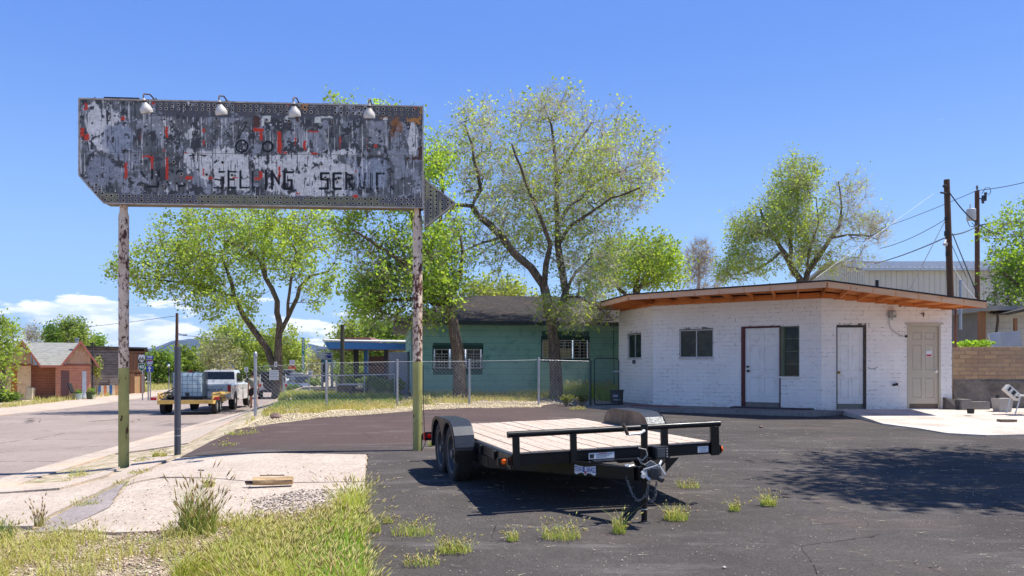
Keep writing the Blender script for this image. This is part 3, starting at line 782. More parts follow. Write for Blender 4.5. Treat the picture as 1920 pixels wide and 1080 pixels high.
def board_paint(u, v):
    C = lambda *c: np.array(srgb(*c))
    n1 = fbm(u, v, 46, 38, 1, 5); n2 = fbm(u, v, 14, 18, 9, 4); n3 = fbm(u, v, 5, 16, 20, 3); n4 = fbm(u, v, 3, 3, 30, 2); st_ = fbm(u, v, 7, 70, 44, 4); n5 = fbm(u, v, 26, 30, 71, 4)
    col = C(106, 106, 106)[None] * (0.70 + 0.6 * n2)[:, None]
    def lay(mask, c, soft=0.035):
        k = np.clip(mask / soft, 0, 1)[:, None]; return col * (1 - k) + (np.array(c)[None] * (0.82 + 0.36 * n4)[:, None]) * k
    col = lay(n5 - 0.50, C(146, 148, 153), 0.05)                                # blue-grey weathered coat
    col = lay(0.42 - fbm(u, v, 30, 24, 88, 5), C(70, 69, 70), 0.03)               # bare dark metal
    # where the pale coat survives
    w = -0.14 + 0 * u
    for cu, cv, ru, rv, a in ((185, 235, 50, 60, 0.34), (210, 300, 60, 30, 0.05), (410, 320, 60, 60, 0.30), (480, 330, 70, 55, 0.18), (560, 330, 75, 60, 0.30), (640, 310, 60, 40, 0.22), (615, 360, 60, 26, 0.22), (345, 250, 40, 60, 0.12), (365, 305, 40, 30, 0.3), (440, 270, 40, 50, 0.10), (515, 235, 22, 40, 0.20), (775, 265, 18, 60, 0.25), (620, 270, 60, 30, 0.12), (685, 270, 40, 30, 0.08), (560, 385, 300, 10, -0.35), (770, 350, 60, 50, -0.15), (545, 205, 500, 10, -0.12), (250, 260, 30, 50, -0.12), (495, 255, 30, 30, -0.12)):
        w = w + a * np.clip(blob(u, v, cu, cv, ru, rv) * 2, 0, 1)
    col = lay((n1 * 0.55 + n2 * 0.25 + st_ * 0.35 + w) - 0.675 - .10 * (fbm(u, v, 7, 9, 410, 3) - .5), C(212, 208, 202), 0.02)
    col = lay((n2 * 0.5 + n3 * 0.5) - 0.66 + w * 0.4, C(218, 213, 210), 0.02)      # vertical drips
    col = lay(np.minimum(np.minimum((rect(u, v, 660, 731, 293, 357, 12)) + (n2 - .5) * 1.5, 1) * 0.1, 1), C(146, 152, 162), 0.06)
    col = lay(np.minimum((blob(u, v, 190, 322, 32, 32) + (n2 - .5) * .5) * 0.3, 1), C(134, 138, 146), 0.06)
    col = lay(np.minimum((blob(u, v, 222, 262, 34, 34) + (n2 - .5) * .5) * 0.3, 1), C(144, 150, 160), 0.06)
    # flaking: small pits through every layer
    col = lay(0.24 - fbm(u, v, 6, 6, 120, 3), C(72, 71, 72), 0.02)
    sk_ = fbm(u, v, 2.4, 46, 500, 3); sk2 = fbm(u, v, 9, 5, 520, 4)
    col = lay(sk_ - .66, C(66, 66, 68), .05); col = lay(.30 - sk_, C(206, 202, 198), .05); col = col * (0.72 + .56 * sk2)[:, None]; col = lay(.345 - fbm(u, v, 10, 13, 540, 5), C(64, 63, 64), .015)
    col = lay(fbm(u, v, 5, 5, 140, 3) - 0.79, C(234, 228, 224), 0.02)
    # bottom and top bands with the bulb holes
    bot = 381 + (u - 195) * 8 / 598.0
    band = np.minimum(v - (bot - 19) - (n2 - .5) * 6, 4) * 0.05
    col = lay(band, C(98, 97, 102), 0.05)
    col = lay(np.minimum(band, (n1 - 0.5 + 0.22 * (np.abs(u - 460) < 90)) * 0.6), C(122, 122, 96), 0.04)
    topb = np.minimum((185 + (u - 148) * 15 / 645.0 + 30) - v + (n2 - .5) * 10, (u - 290 + (n2 - .5) * 10)) * 0.05
    col = lay(np.minimum(topb, (0.62 - n2) * .5), C(88, 87, 90), 0.05)
    col = lay(np.minimum((v - 352 - (u - 160) * 0.55 + (n2 - .5) * 8), 208 - u + (n1 - .5) * 30) * 0.05, C(112, 88, 76), 0.05)   # brown rust at the cut corner
    # rust and odd paint remains
    col = lay((blob(u, v, 742, 234, 17, 30) + (n4 * .4 + n2 * .6 - .62) * 2.6) * 0.3, C(150, 98, 52), 0.12); col = lay((blob(u, v, 738, 245, 9, 22) + (n3 - .6) * 2) * .2, C(96, 62, 40), .08)
    for a in ((565, 577, 194, 206), (712, 732, 219, 222), (762, 787, 222, 228), (778, 787, 220, 232), (786, 791, 200, 212)): col = lay((rect(u, v, *a, 3) + (n4 - .45) * 2.5) * 0.2, C(186, 126, 62), 0.08)
    for a in ((491, 508, 217, 222), (491, 495, 222, 236), (500, 508, 222, 229), (535, 554, 217, 220), (535, 540, 220, 224), (590, 602, 219, 230), (602, 624, 218, 222), (717, 727, 221, 225)): col = lay((rect(u, v, *a, 2) + (n4 - .4) * 1.2) * 0.2, C(214, 213, 200), 0.06)
    for a in ((474, 488, 217, 240), (553, 560, 218, 228), (784, 792, 275, 300), (760, 790, 294, 300)): col = lay((rect(u, v, *a, 3) + (n4 - .5) * 2) * 0.2, C(84, 58, 48), 0.06)
    reds = [(309, 315.5, 238, 259, 1), (310, 316.5, 295, 337, .8), (282, 288, 292, 318, 1), (233, 239.5, 303, 335, 1), (378, 384, 240, 249, .7), (380, 384, 261, 273, .7), (303, 310, 279, 285, .7), (344, 351, 283, 288, .4), (347, 361, 330, 337, .9), (337, 341, 331, 336, .6), (379, 384, 315, 329, .6), (389, 400, 331, 337, .8), (338, 345, 240, 243, .6), (474, 496, 240, 247, 1), (486, 493, 240, 263, 1), (520, 528, 246, 289, .9), (532, 539, 284, 290, .7), (575, 598, 245, 249, .7), (568, 574, 264, 282, .8), (551, 556, 250, 275, .4), (583, 598, 285, 291, .7), (150, 158, 238, 257, 1), (157, 168, 250, 264, .6), (157, 166, 193, 207, .35), (227, 236, 218, 226, .5), (262, 265, 252, 266, .5), (436, 448, 331, 335, .6), (485, 492, 320, 337, .9), (477, 488, 332, 338, .8), (520, 527, 311, 336, .5), (555, 564, 360, 366, .6), (661, 671, 365, 371, .9), (666, 669, 318, 332, .6), (700, 708, 270, 277, .5), (776, 783, 200, 206, .5), (747, 751, 207, 215, .5), (635, 640, 255, 280, .4), (687, 690, 262, 285, .3), (284, 292, 190, 197, .5), (536, 542, 195, 200, .5), (266, 283, 290, 297, .3), (443, 448, 193, 198, .5), (600, 602, 374, 377, .1)]
    for a in reds: col = lay((rect(u, v, a[0], a[1], a[2], a[3], 2) + (n4 * .6 + n2 * .4 - .80 + .30 * a[4]) * 3.2) * 0.2, C(200, 60, 38), 0.06)
    # what is left of the black lettering
    K = C(22, 23, 26)
    def let(pts, w=2.1, keep=0.9, cc=K):
        w = w * 1.15 if w > 1 else w
        nonlocal col
        col = lay(np.minimum(seg(u, v, pts, w) * 0.2, (n4 * .5 + n2 * .5 - .54 + .5 * keep) * 0.8), cc, 0.05)
    let([(411, 322), (420, 322)], 1.8); let([(418, 332), (418, 352)], 1.7, .6); let([(402, 352), (418, 352)], 1.6, .45); let([(403, 336), (416, 338)], 1.5, .35)
    let([(428.5, 321), (428.5, 353)], 2.3, 1); let([(428, 322), (442, 322)], 1.8, 1); let([(428, 352), (442, 352)], 1.8, .9); let([(430, 336.5), (438, 336.5)], 1.8, .8)
    let([(451, 321), (451, 352)], 1.9, .8); let([(450, 346), (452, 352), (465, 352)], 1.6, .5)
    let([(474, 321), (474, 352)], 1.5, .6); let([(474, 352), (486, 352)], 1.4, .4)
    let([(498.5, 321), (498.5, 354)], 2.4, 1); let([(510, 321), (510, 354)], 2.2, .95); let([(510, 322), (523, 344)], 2.0, .8); let([(523.5, 330), (523.5, 345)], 1.6, .6)
    let([(549, 323), (533.5, 323), (533.5, 354), (547, 354), (547, 338), (540, 338)], 2.1, .95)
    let([(616, 325), (602, 325), (602, 336), (614.5, 336), (614.5, 353.5), (600, 353.5)], 2.2, .95)
    let([(639, 325), (625.5, 325), (625.5, 354), (639, 354)], 2.2, .95); let([(625, 336), (638, 334)], 2.0, .9)
    let([(649, 324), (649, 354)], 2.1, .8); let([(649, 326), (660, 330), (661, 336), (650, 337)], 1.9, .6); let([(653, 338), (662, 355)], 2.1, .95)
    let([(674, 326), (675.5, 350), (682, 353), (685, 325)], 1.5, .45); let([(695, 325), (695, 356)], 1.1, .8); let([(698, 325), (698, 350)], 0.8, .4)
    let([(707, 325), (707, 354)], 2.0, .9); let([(707, 325.5), (720, 325.5)], 1.8, .95); let([(733, 350), (737, 354)], 1.6, .9); let([(731, 326), (731, 345)], 0.8, .35)
    let([(285, 318), (285, 334)], 2.0, .9); let([(264, 322), (271, 331)], 1.7, .5); let([(297.5, 321), (298.5, 330)], 1.9, .7); let([(277, 350), (296, 350), (297.5, 341)], 1.7, .6); let([(313, 341), (318, 348)], 1.5, .4); let([(322, 320), (325, 324)], 1.2, .4)
    let([(331, 324), (334, 320), (341, 322)], 1.8, .7); let([(331, 343), (336, 349), (346, 348), (346, 345)], 1.8, .8); let([(268, 345), (273, 352)], 1.3, .35); let([(355, 292), (372, 290)], 1.2, .5); let([(377, 291), (385, 292)], 1.4, .7); let([(371, 286), (371, 302)], 1.0, .5)
    for pp, ww, kk in (([(459, 229.5), (463, 230), (458, 240), (450, 254), (444, 267)], 1.0, .75), ([(456, 231), (449, 248), (442, 266)], 0.7, .55)): let(pp, ww, kk)
    th = np.linspace(0, 2 * np.pi, 26)
    ring = lambda cu, cv, r_, t0=0, t1=26: [(cu + r_ * math.cos(t), cv + r_ * math.sin(t)) for t in th[t0:t1]]
    let(ring(453.5, 274, 11.2), 1.7, .72); let(ring(453.5, 275.5, 12.5, 0, 13), 1.3, .9); let(ring(453.5, 274, 13.6), .5, .5, C(180, 180, 190))
    let(ring(502, 275, 9.2), 1.6, .75); let(ring(502, 275, 10, 18, 26), 1.5, .9)
    let([(201, 254), (217, 283)], 0.9, .9); let([(202, 254), (218, 283)], 0.4, .9, C(190, 190, 200))
    # scratches and seam grime
    for pp in ([(238, 232), (238, 285)], [(193, 258), (193, 284)], [(265, 225), (265, 290)], [(238, 228), (266, 224)], [(196, 284), (206, 260), (232, 235)], [(722, 300), (712, 345), (700, 356)], [(667, 336), (668, 352), (660, 360)]): let(pp, 0.5, .8, C(170, 175, 188))
    # bright worn lip along the seams
    return np.clip(col, 0.004, 0.85)
UB = np.array([148, 158, 180, 195, 793.0]); VB = np.array([328, 340, 364, 380.5, 389.3])
def v_top(u): return 185 + (u - 148) * 15.2 / 645.0
def v_bot(u): return np.interp(u, UB, VB)
def v_mid(u): return 284.5 + (u - 148) * 8.0 / 645.0
t = NT('peeling_sign_paint', 0.62, 0.0, 0.4); t.color(t.mix(0.35, t.attr('Col'), t.mix(1.0, t.attr('Col'), t.mix(t.map(t.noise(t.pos, 55, 4, 0.7), 0.3, 0.7), (0.55, 0.55, 0.55), (1.45, 1.45, 1.45)), 'MULTIPLY')))
t.bump(t.noise(t.pos, 30, 5, 0.7), 0.35, 0.006); M_SIGN = t.m
M_HOLE = mat_plain('socket_hole', (0.008, 0.008, 0.008), 0.9, var=0)
M_RING = mat_plain('socket_rim', srgb(168, 164, 158), 0.7, var=0.35, scale=6, space='pos', dirt=srgb(120, 92, 74))
M_CASE = mat_plain('sign_case_paint', srgb(116, 108, 84), 0.8, var=0.25, scale=3, space='pos', dirt=srgb(110, 70, 50))
M_LIP = mat_plain('worn_lip_metal', srgb(176, 168, 158), 0.7, var=0.3, scale=7, space='pos', dirt=srgb(122, 86, 64))
cols_u = [148, 264.5, 398, 530, 691, 793]
for ci in range(5):
    u0, u1 = cols_u[ci], cols_u[ci + 1]; g0 = 0.25 if ci else 0.0; nu = int((u1 - u0) / 1.05)
    for row in (0, 1):
        us = np.linspace(u0 + g0, u1 - 0.25, nu); nv = 92
        kk = np.linspace(0, 1, nv); UU, KK = np.meshgrid(us, kk)
        a = v_top(UU) if row == 0 else v_mid(UU) + 0.35
        b = np.minimum(v_mid(UU) - 0.35, v_bot(UU)) if row == 0 else v_bot(UU)
        VV = a + (b - a) * KK
        proud = 0.006 + 0.003 * ((ci + row) % 2)
        col = board_paint(UU.ravel(), VV.ravel())
        warp = 0.006 * (vnoise(UU.ravel(), VV.ravel(), 60, 45, 300 + ci) - 0.5)
        pts = np.array([SB(x, y, proud + w_) - SW for x, y, w_ in zip(UU.ravel(), VV.ravel(), warp)])
        I = np.arange(nv * nu).reshape(nv, nu)
        Q = np.stack([I[1:, :-1], I[1:, 1:], I[:-1, 1:], I[:-1, :-1]], -1).reshape(-1, 4)
        mesh_obj('face_panel', np_mesh('face_panel', pts, Q, cols=col), M_SIGN, sign)
outl = [(148, 184.6), (148, 328), (158, 340.5), (169, 353), (180, 365), (188, 373.5), (195, 381), (793, 389.6), (793, 199.6)]
mb = MB(); mb.prism([SB(u, v) for u, v in outl], -SN * ST); mb.build('board_case', M_CASE, sign, True)
# rim strips: bottom lip, right edge, top flashing
mb = MB()
for (a, b) in zip(outl[:-1], outl[1:]):
    mb.beam(SB(*a, 0.012), SB(*b, 0.012), 0.02, 0.012, SN)
mb.beam(SB(*outl[-1], 0.012), SB(*outl[0], 0.012), 0.02, 0.012, SN)
mb.build('edge_trim', M_LIP, sign, True)
mb = MB(); mb.beam(SB(196, 183.6, -0.1), SB(262, 185.4, -0.1), 0.05, 0.02, (0, 0, 1)); mb.prism([SB(177, 185, -.1), SB(181, 185, -.1), SB(177.5, 181, -.1)], -SN * .02)
mb.prism([SB(292, 186, -.1), SB(295, 186, -.1), SB(291, 182, -.1)], -SN * .02); mb.build('torn_flashing', mat_plain('dark_flashing', srgb(52, 55, 66), .7), sign, True)
# arrow head
at = [(795.5, 335.5), (853.5, 380.5), (795.5, 426)]
AO = -0.035
mb = MB(); mb.prism([SB(u, v, AO) for u, v in at], -SN * 0.20)
M_ARW = None
def arrow_extra():
    t = NT('olive_arrow_paint', 0.75, 0, .3); n = t.noise(t.pos, 5, 5, .65); x = t.xyz(t.pos, 0)
    band = t.math('MULTIPLY', t.map(t.noise(t.vec(t.pos, (9, 9, 1.0)), 1, 3), .47, .53), t.map(t.noise(t.pos, 2.2, 2), .42, .5))
    c = t.mix(t.map(n, .35, .65), srgb(164, 160, 122), srgb(142, 140, 102)); c = t.mix(t.math('MULTIPLY', band, .8), c, srgb(88, 88, 98))
    t.color(c); return t.m
M_ARW = arrow_extra()
arrow = mb.build('arrow_head', M_ARW, sign, True)
mb = MB()
for a, b in zip(at, at[1:] + at[:1]): mb.beam(SB(*a, AO + .006), SB(*b, AO + .006), 0.018, 0.012, SN)
mb.build('arrow_trim', M_LIP, arrow, True)
# bulb sockets
sk = MB(); R = Matrix((SG, Vector((0, 0, 1)), SN)).transposed()
sk.lathe([(0.025, 0.0), (0.023, 0.007), (0.0172, 0.008), (0.016, 0.002)], n=10, R=R, cap=False); sk.mi = 1; sk.lathe([(0.0165, 0.0035), (0.0165, 0.0045)], n=10, R=R)
s0 = sk.build('bulb_socket', [M_RING, M_HOLE], sign)
pos = []
for k in range(44):
    u = 300.5 + k * (786.7 - 300.5) / 43; dv = (u - 300.5) / (612.5 - 300.5) * 6.9
    pos += [(u, 195.3 + dv), (u, 203.3 + dv * 1.08)]
for k in range(52):
    u = 209.0 + k * (786.5 - 209) / 51; dv = (u - 209) * 5.6 / 400
    pos += [(u, 366.7 + dv), (u + .3, 375.3 + dv)]
pos += [(140 + a / 9, 280 + b / 9) for a, b in ((238, 568), (365, 598), (298, 643), (424, 678), (362, 727), (472, 745), (540, 780), (424, 810), (518, 852))]
pos += [(268, 232.5 if 0 else 348), (305.6, 348.7), (326, 303.6), (405.7, 222.5), (387.5, 327.5), (435, 328.5), (500, 225), (542, 227), (623.5, 228), (761.5, 230), (340.5, 326.5), (603, 308), (610, 333), (635, 334), (417.5, 304.5)]
first = True
for (u, v) in pos:
    p = SB(u, v, 0.013) - SW
    if first: s0.location = p; first = False
    else: shared_copy(s0, p, (0, 0, 0), (random.uniform(.85, 1.15),) * 3)
a_cols = {515: (425, 480, 530, 583, 640, 693, 748, 803, 857, 912), 590: (480, 533, 583, 640, 697, 748, 803, 857), 665: (537, 590, 643, 697, 750, 803), 737: (590, 645, 697, 750), 808: (645, 697), 853: (672,)}
for x, ys_ in a_cols.items():
    for y in ys_: shared_copy(s0, SB(720 + x / 6.75, 280 + y / 6.75, AO + 0.002) - SW, None, None, arrow)
# posts: peeling pipe above, olive paint below
def m_postpaint(name, base, alt, rust, sc, th):
    t = NT(name, 0.7, 0, .35); n = t.noise(t.vec(t.pos, (1, 1, .55)), sc, 6, .72, .3); n2 = t.noise(t.pos, 3.5, 4); big = t.noise(t.vec(t.pos, (1, 1, .5)), 2.2, 3)
    c = t.mix(t.map(n2, .35, .65), base, alt)
    f = t.map(t.math('ADD', n, t.math('MULTIPLY', t.math('SUBTRACT', big, .5), .38)), th, th + .018); c = t.mix(f, c, rust)
    halo = t.map(t.math('ADD', n, t.math('MULTIPLY', t.math('SUBTRACT', big, .5), .38)), th - .05, th); c2 = t.mix(t.math('MULTIPLY', halo, .45), c, tuple(x * .8 + y * .2 for x, y in zip(rust, base)))
    t.color(t.mix(f, c2, rust)); t.bump(n, .5, .006); return t.m
M_PU = m_postpaint('flaking_post_paint', srgb(222, 202, 180), srgb(196, 170, 144), srgb(82, 44, 34), 17, .535)
M_PL = m_postpaint('olive_post_paint', srgb(164, 160, 98), srgb(146, 143, 84), srgb(70, 40, 28), 9, .635)
for (pp, vs_, seed) in ((PL, 690, 0), (PR, 678, 1)):
    zb = gz(pp.x, pp.y) - 0.05; zs = P(0, vs_, pp.y).z; zt = SB(200, 384).z + .02 if seed == 0 else SB(783, 390).z + .02
    r = 0.076
    mb = MB(); mb.lathe([(r, zb), (r * 1.01, zs)], (pp.x, pp.y, 0), 24, cap=True); mb.build('lower_post', M_PL, sign, True, smooth=True)
    mb = MB(); mb.lathe([(r * .985, zs), (r * .985, zt - .16), (r * .75, zt - .10), (r * .75, zt)], (pp.x, pp.y, 0), 24); mb.build('upper_post', M_PU, sign, True, smooth=True)
mb = MB(); mb.box((PR.x + .11, PR.y - .02, gz(PR.x, PR.y) + .22), (.07, .05, .10)); mb.tube([(PR.x + .11, PR.y - .02, gz(PR.x, PR.y) + .27), (PR.x + .095, PR.y - .03, .9), (PR.x + .09, PR.y, 1.5)], .006, 5)
mb.tube([(PR.x + .13, PR.y - .03, gz(PR.x, PR.y) + .17), (PR.x + .12, PR.y - .05, .25), (PR.x + .07, PR.y - .06, gz(PR.x, PR.y))], .006, 5); mb.build('junction_box', mat_plain('dark_box', srgb(40, 38, 36), .6), sign, True)
# four gooseneck lamps hanging in front of the board
M_SHADE = mat_plain('enamel_shade', srgb(196, 192, 186), .4, var=.08, scale=5, dirt=srgb(170, 140, 105))
M_ARM = mat_plain('lamp_arm_metal', srgb(96, 78, 70), .5, .4)
M_NECK = mat_plain('lamp_neck', srgb(60, 46, 38), .5, .3)
for i, u in enumerate((291, 427, 561, 697)):
    base_ = SB(u, v_top(u) - .5, -.03)
    d = 0.46
    up = Vector((0, 0, 1))
    q = [base_, base_ + SN * .22 + up * .015, base_ + SN * (d - .06) - up * .045, base_ + SN * (d - .01) - up * .055, base_ + SN * (d + .015) - up * .085, base_ + SN * (d + .015) - up * .15]
    la = MB(); la.tube(q, .011, 8); la.box(base_, (.07, .05, .02)); lamp = la.build('lamp_arm', M_ARM, sign, True, smooth=True)
    ax = (up * 1.0 + SN * (0.28) + SG * (-.20 + .1 * i * .6)).normalized(); c0 = q[-1]
    e1 = ax.cross(SG).normalized(); e2 = ax.cross(e1); Rm = Matrix((e1, e2, ax)).transposed()
    sh = MB()
    prof = [(.020, .02), (.027, 0), (.028, -.035), (.042, -.065), (.070, -.10), (.086, -.14), (.088, -.165), (.082, -.19), (.078, -.188), (.083, -.165), (.081, -.14), (.065, -.10), (.036, -.066), (.02, -.05)]
    sh.lathe(prof, c0, 22, R=Rm, cap=False); sh.build('lamp_shade', M_SHADE, lamp, True, smooth=True)
    nk = MB(); nk.lathe([(.034, -.012), (.035, -.04)], c0, 14, R=Rm); nk.build('lamp_neck', M_NECK, lamp, True)
if True:
    bd = P(690, 185, 12.3); 

# dark steel pipe standing by the edge of the concrete
bp = P(333, 858, 13.3); bz = gz(bp.x, bp.y)
mb = MB(); zt = P(0, 650, bp.y).z
mb.lathe([(.052, bz - .05), (.052, zt - .004), (.046, zt)], (bp.x, bp.y, 0), 18); 
M_PIPE = mat_plain('dark_grey_pipe', srgb(74, 76, 84), .5, .2, scale=4, space='pos')
pipe = mb.build('steel_bollard', M_PIPE, None, origin=(bp.x, bp.y, bz), smooth=True); tag(pipe, 'dark grey steel pipe standing at the edge of the concrete apron', 'bollard')
c = shared_copy  # noqa
mb = MB(); mb.lathe([(.0535, bz + .30), (.0535, bz + .315)], (bp.x, bp.y, 0), 18); mb.lathe([(.0535, bz + .42), (.0535, bz + .425)], (bp.x, bp.y, 0), 18)
o = mb.build('band', mat_plain('pale_band', srgb(150, 152, 158), .5), pipe, True)
# ------------------------------------------------------------------ the flatbed trailer
M_BLK = NT('black_trailer_paint', 0.32, 0.0, .28)
_n = M_BLK.noise(M_BLK.obj, 3, 5, .65); _n2 = M_BLK.noise(M_BLK.obj, 40, 3, .7)
M_BLK.color(M_BLK.mix(M_BLK.map(_n, .4, .7, 0, .6), (0.0045, 0.0045, 0.0055), (0.014, 0.0135, 0.014))); M_BLK.rough(M_BLK.map(_n, .3, .7, .24, .5)); M_BLK = M_BLK.m
t = NT('scuffed_fender_plate', 0.34, 0.25, .5); n1 = t.noise(t.obj, 60, 4, .8); n2 = t.noise(t.vec(t.obj, (30, 3, 3)), 1, 4)
t.color(t.mix(t.map(n1, .58, .70, 0, .5), srgb(40, 45, 54), srgb(112, 118, 130))); t.rough(t.map(n1, .4, .6, .38, .6)); M_FEN = t.m
M_RUB = mat_plain('tyre_rubber', (0.022, 0.021, 0.021), .85, var=.3, scale=9)
M_SIL = mat_plain('brushed_steel', srgb(206, 206, 204), .35, .35, var=.12, scale=8)
M_DST = mat_plain('dark_steel', (0.05, 0.05, 0.055), .45, .5)
M_WHT = mat_plain('white_sticker', srgb(214, 216, 218), .5, var=.04)
M_AMB = mat_plain('amber_lens', srgb(230, 96, 14), .2, var=.05); M_REDL = mat_plain('red_lens', srgb(158, 18, 18), .22, var=.1)
M_BLUEP = mat_plain('blue_print', srgb(52, 66, 150), .5, var=.05); M_REDP = mat_plain('red_print', srgb(190, 44, 44), .5, var=.05)
def m_plank():
    t = NT('weathered_deck_wood', .85, 0, .25)
    rn = t.rnd(); v = t.n.new('ShaderNodeVectorMath'); v.operation = 'ADD'; t.l.new(t.obj, v.inputs[0])
    cm = t.n.new('ShaderNodeCombineXYZ'); t.l.new(t.math('MULTIPLY', rn, 37.0), cm.inputs[0]); t.l.new(t.math('MULTIPLY', rn, 91.0), cm.inputs[1]); t.l.new(cm.outputs[0], v.inputs[1]); vv = v.outputs[0]
    g = t.noise(t.vec(vv, (34, 1.3, 8)), 1, 6, .65, .4); b = t.noise(t.vec(vv, (4, .7, 1)), 1, 4); kn = t.voro(t.vec(vv, (5, 1.1, 1)), 1.0)
    c = t.mix(t.map(g, .32, .68), srgb(176, 158, 142), srgb(206, 191, 176)); c = t.mix(t.map(b, .5, .7, 0, .45), c, srgb(190, 160, 138)); c = t.mix(t.map(kn, .085, .05, 0, .7), c, srgb(110, 82, 62))
    c = t.mix(t.map(g, .60, .74, 0, .6), c, srgb(148, 124, 106)); c = t.mix(t.map(rn, 0, 1, .0, .22), c, srgb(150, 132, 118))
    t.color(c); t.bump(g, .4, .003); return t.m
M_PLK = m_plank()
TA = 0.834; TW = 2.15; TL = 3.85
TRZ = math.atan2(.2696, .963); TROLL = math.radians(1.65)
tr = thing('flatbed_trailer', 'black flatbed trailer with a bare plank deck and double wheels parked on the dark asphalt', 'trailer', (0.0035, 7.66, 0.0))
tr.rotation_euler = (0, -TROLL, TRZ)
TM = Matrix.Translation((0.0035, 7.66, 0)) @ Matrix.Rotation(TRZ, 4, 'Z') @ Matrix.Rotation(-TROLL, 4, 'Y'); TMI = TM.inverted()
def LT(u, v, Y): return TMI @ P(u, v, Y)
DZ = 0.616
def channel(mb, p, q, h, w, n_):
    """C-channel from p to q (top centre line), height h, flange width w towards n_"""
    p, q, n_ = Vector(p), Vector(q), Vector(n_).normalized(); z = Vector((0, 0, 1))
    mb.beam(p - z * h / 2, q - z * h / 2, .008, h, z)
    mb.beam(p - n_ * w / 2 - z * .004, q - n_ * w / 2 - z * .004, w, .008, z); mb.beam(p - n_ * w / 2 - z * (h - .004), q - n_ * w / 2 - z * (h - .004), w, .008, z)
mb = MB()
channel(mb, (0, -.01, DZ - .005), (0, TL, DZ - .005), .10, -.05, (1, 0, 0)); channel(mb, (TW, -.01, DZ - .005), (TW, TL, DZ - .005), .10, -.05, (-1, 0, 0))
channel(mb, (0, -.035, DZ - .004), (TW, -.035, DZ - .004), .10, -.045, (0, 1, 0)); mb.beam((0, -.028, DZ + .004), (TW, -.028, DZ + .004), .035, .012)
for x in (0.02, TW - .02): mb.beam((x, .92, DZ - .17), (x, TL, DZ - .17), .05, .115)
for k in range(8): y = .35 + k * .47; mb.beam((0.05, y, DZ - .07), (TW - .05, y, DZ - .07), .05, .06)
mb.beam((0, TL - .01, DZ - .06), (TW, TL - .01, DZ - .06), .04, .10)
for y in (.55, 1.15): mb.box((-.02, y, DZ - .055), (.03, .06, .09))
frame = mb.build('frame', M_BLK, tr, bevel=.002, seg=1)
# tongue: the lower beams run in to the coupler
for sgn, x0 in ((1, .02), (-1, TW - .02)):
    mb = MB(); a = Vector((x0, .94, DZ - .17)); b = Vector((TW / 2 - sgn * .055, -.60, DZ - .165)); d = (b - a).normalized(); nrm = Vector((d.y, -d.x, 0)) * (1 if sgn > 0 else -1)
    mb.beam(a, b, .05, .115); mb.beam(a + Vector((0, 0, .056)), b + Vector((0, 0, .056)), .062, .006); mb.beam(a - Vector((0, 0, .056)), b - Vector((0, 0, .056)), .062, .006)
    tg = mb.build('tongue_beam', M_BLK, tr)
    if sgn > 0: tongue = tg; ta, tb, tn = a, b, (nrm if nrm.x < 0 else -nrm)
mb = MB(); mb.beam((TW / 2 - .3, -.16, DZ - .09), (TW / 2 + .3, -.16, DZ - .09), .12, .015); mb.beam((.62, -.03, DZ - .1), (TW / 2 - .25, -.25, DZ - .105), .05, .02); mb.box((TW / 2, -.64, DZ - .165), (.10, .10, .13)); mb.build('tongue_plate', M_BLK, tr)
# deck boards
nb = 12; wB = (TW - .05) / nb
for i in range(nb):
    x = .025 + wB * (i + .5)
    mb = MB(); mb.box((0, TL / 2 - .01, 0), (wB - .011, TL - .05, .038)); o = mb.build('plank', M_PLK, tr, bevel=.003, seg=1)
    o.location = (x, .012, DZ + .004 + random.uniform(-.0025, .0025)); o.rotation_euler = (0, random.uniform(-.006, .006), random.uniform(-.0008, .0008))
    nl = MB()
    for k in range(8):
        for e in (-.045, .045): nl.lathe([(.006, .0195), (.006, .0215)], (e, .34 + k * .47, 0), 6)
    nl.build('nail', M_DST, o)
# front rail and its uprights
mb = MB(); mb.tube([(-.035, -.035, DZ + .20), (TW + .075, -.035, DZ + .20)], .031, 18); rail = mb.build('front_rail', M_BLK, tr, smooth=True)
for x, w in ((.042, .07), (.622, .066), (1.592, .075), (2.155, .095)):
    mb = MB(); mb.box((x, -.058, DZ + .03), (w, .012, .30)); mb.box((x, -.035, DZ + .03), (w * .8, .035, .29)); mb.build('upright', M_BLK, tr, bevel=.003, seg=1)
# gussets under the rail ends
mb = MB(); mb.prism([(1.60, -.05, DZ - .12), (1.75, -.05, DZ - .12), (1.60, -.05, DZ - .26)], (0, .01, 0)); mb.prism([(.0, .02, DZ - .10), (.0, .30, DZ - .10), (.0, .02, DZ - .145)], (.01, 0, 0)); mb.build('gusset', M_BLK, tr)
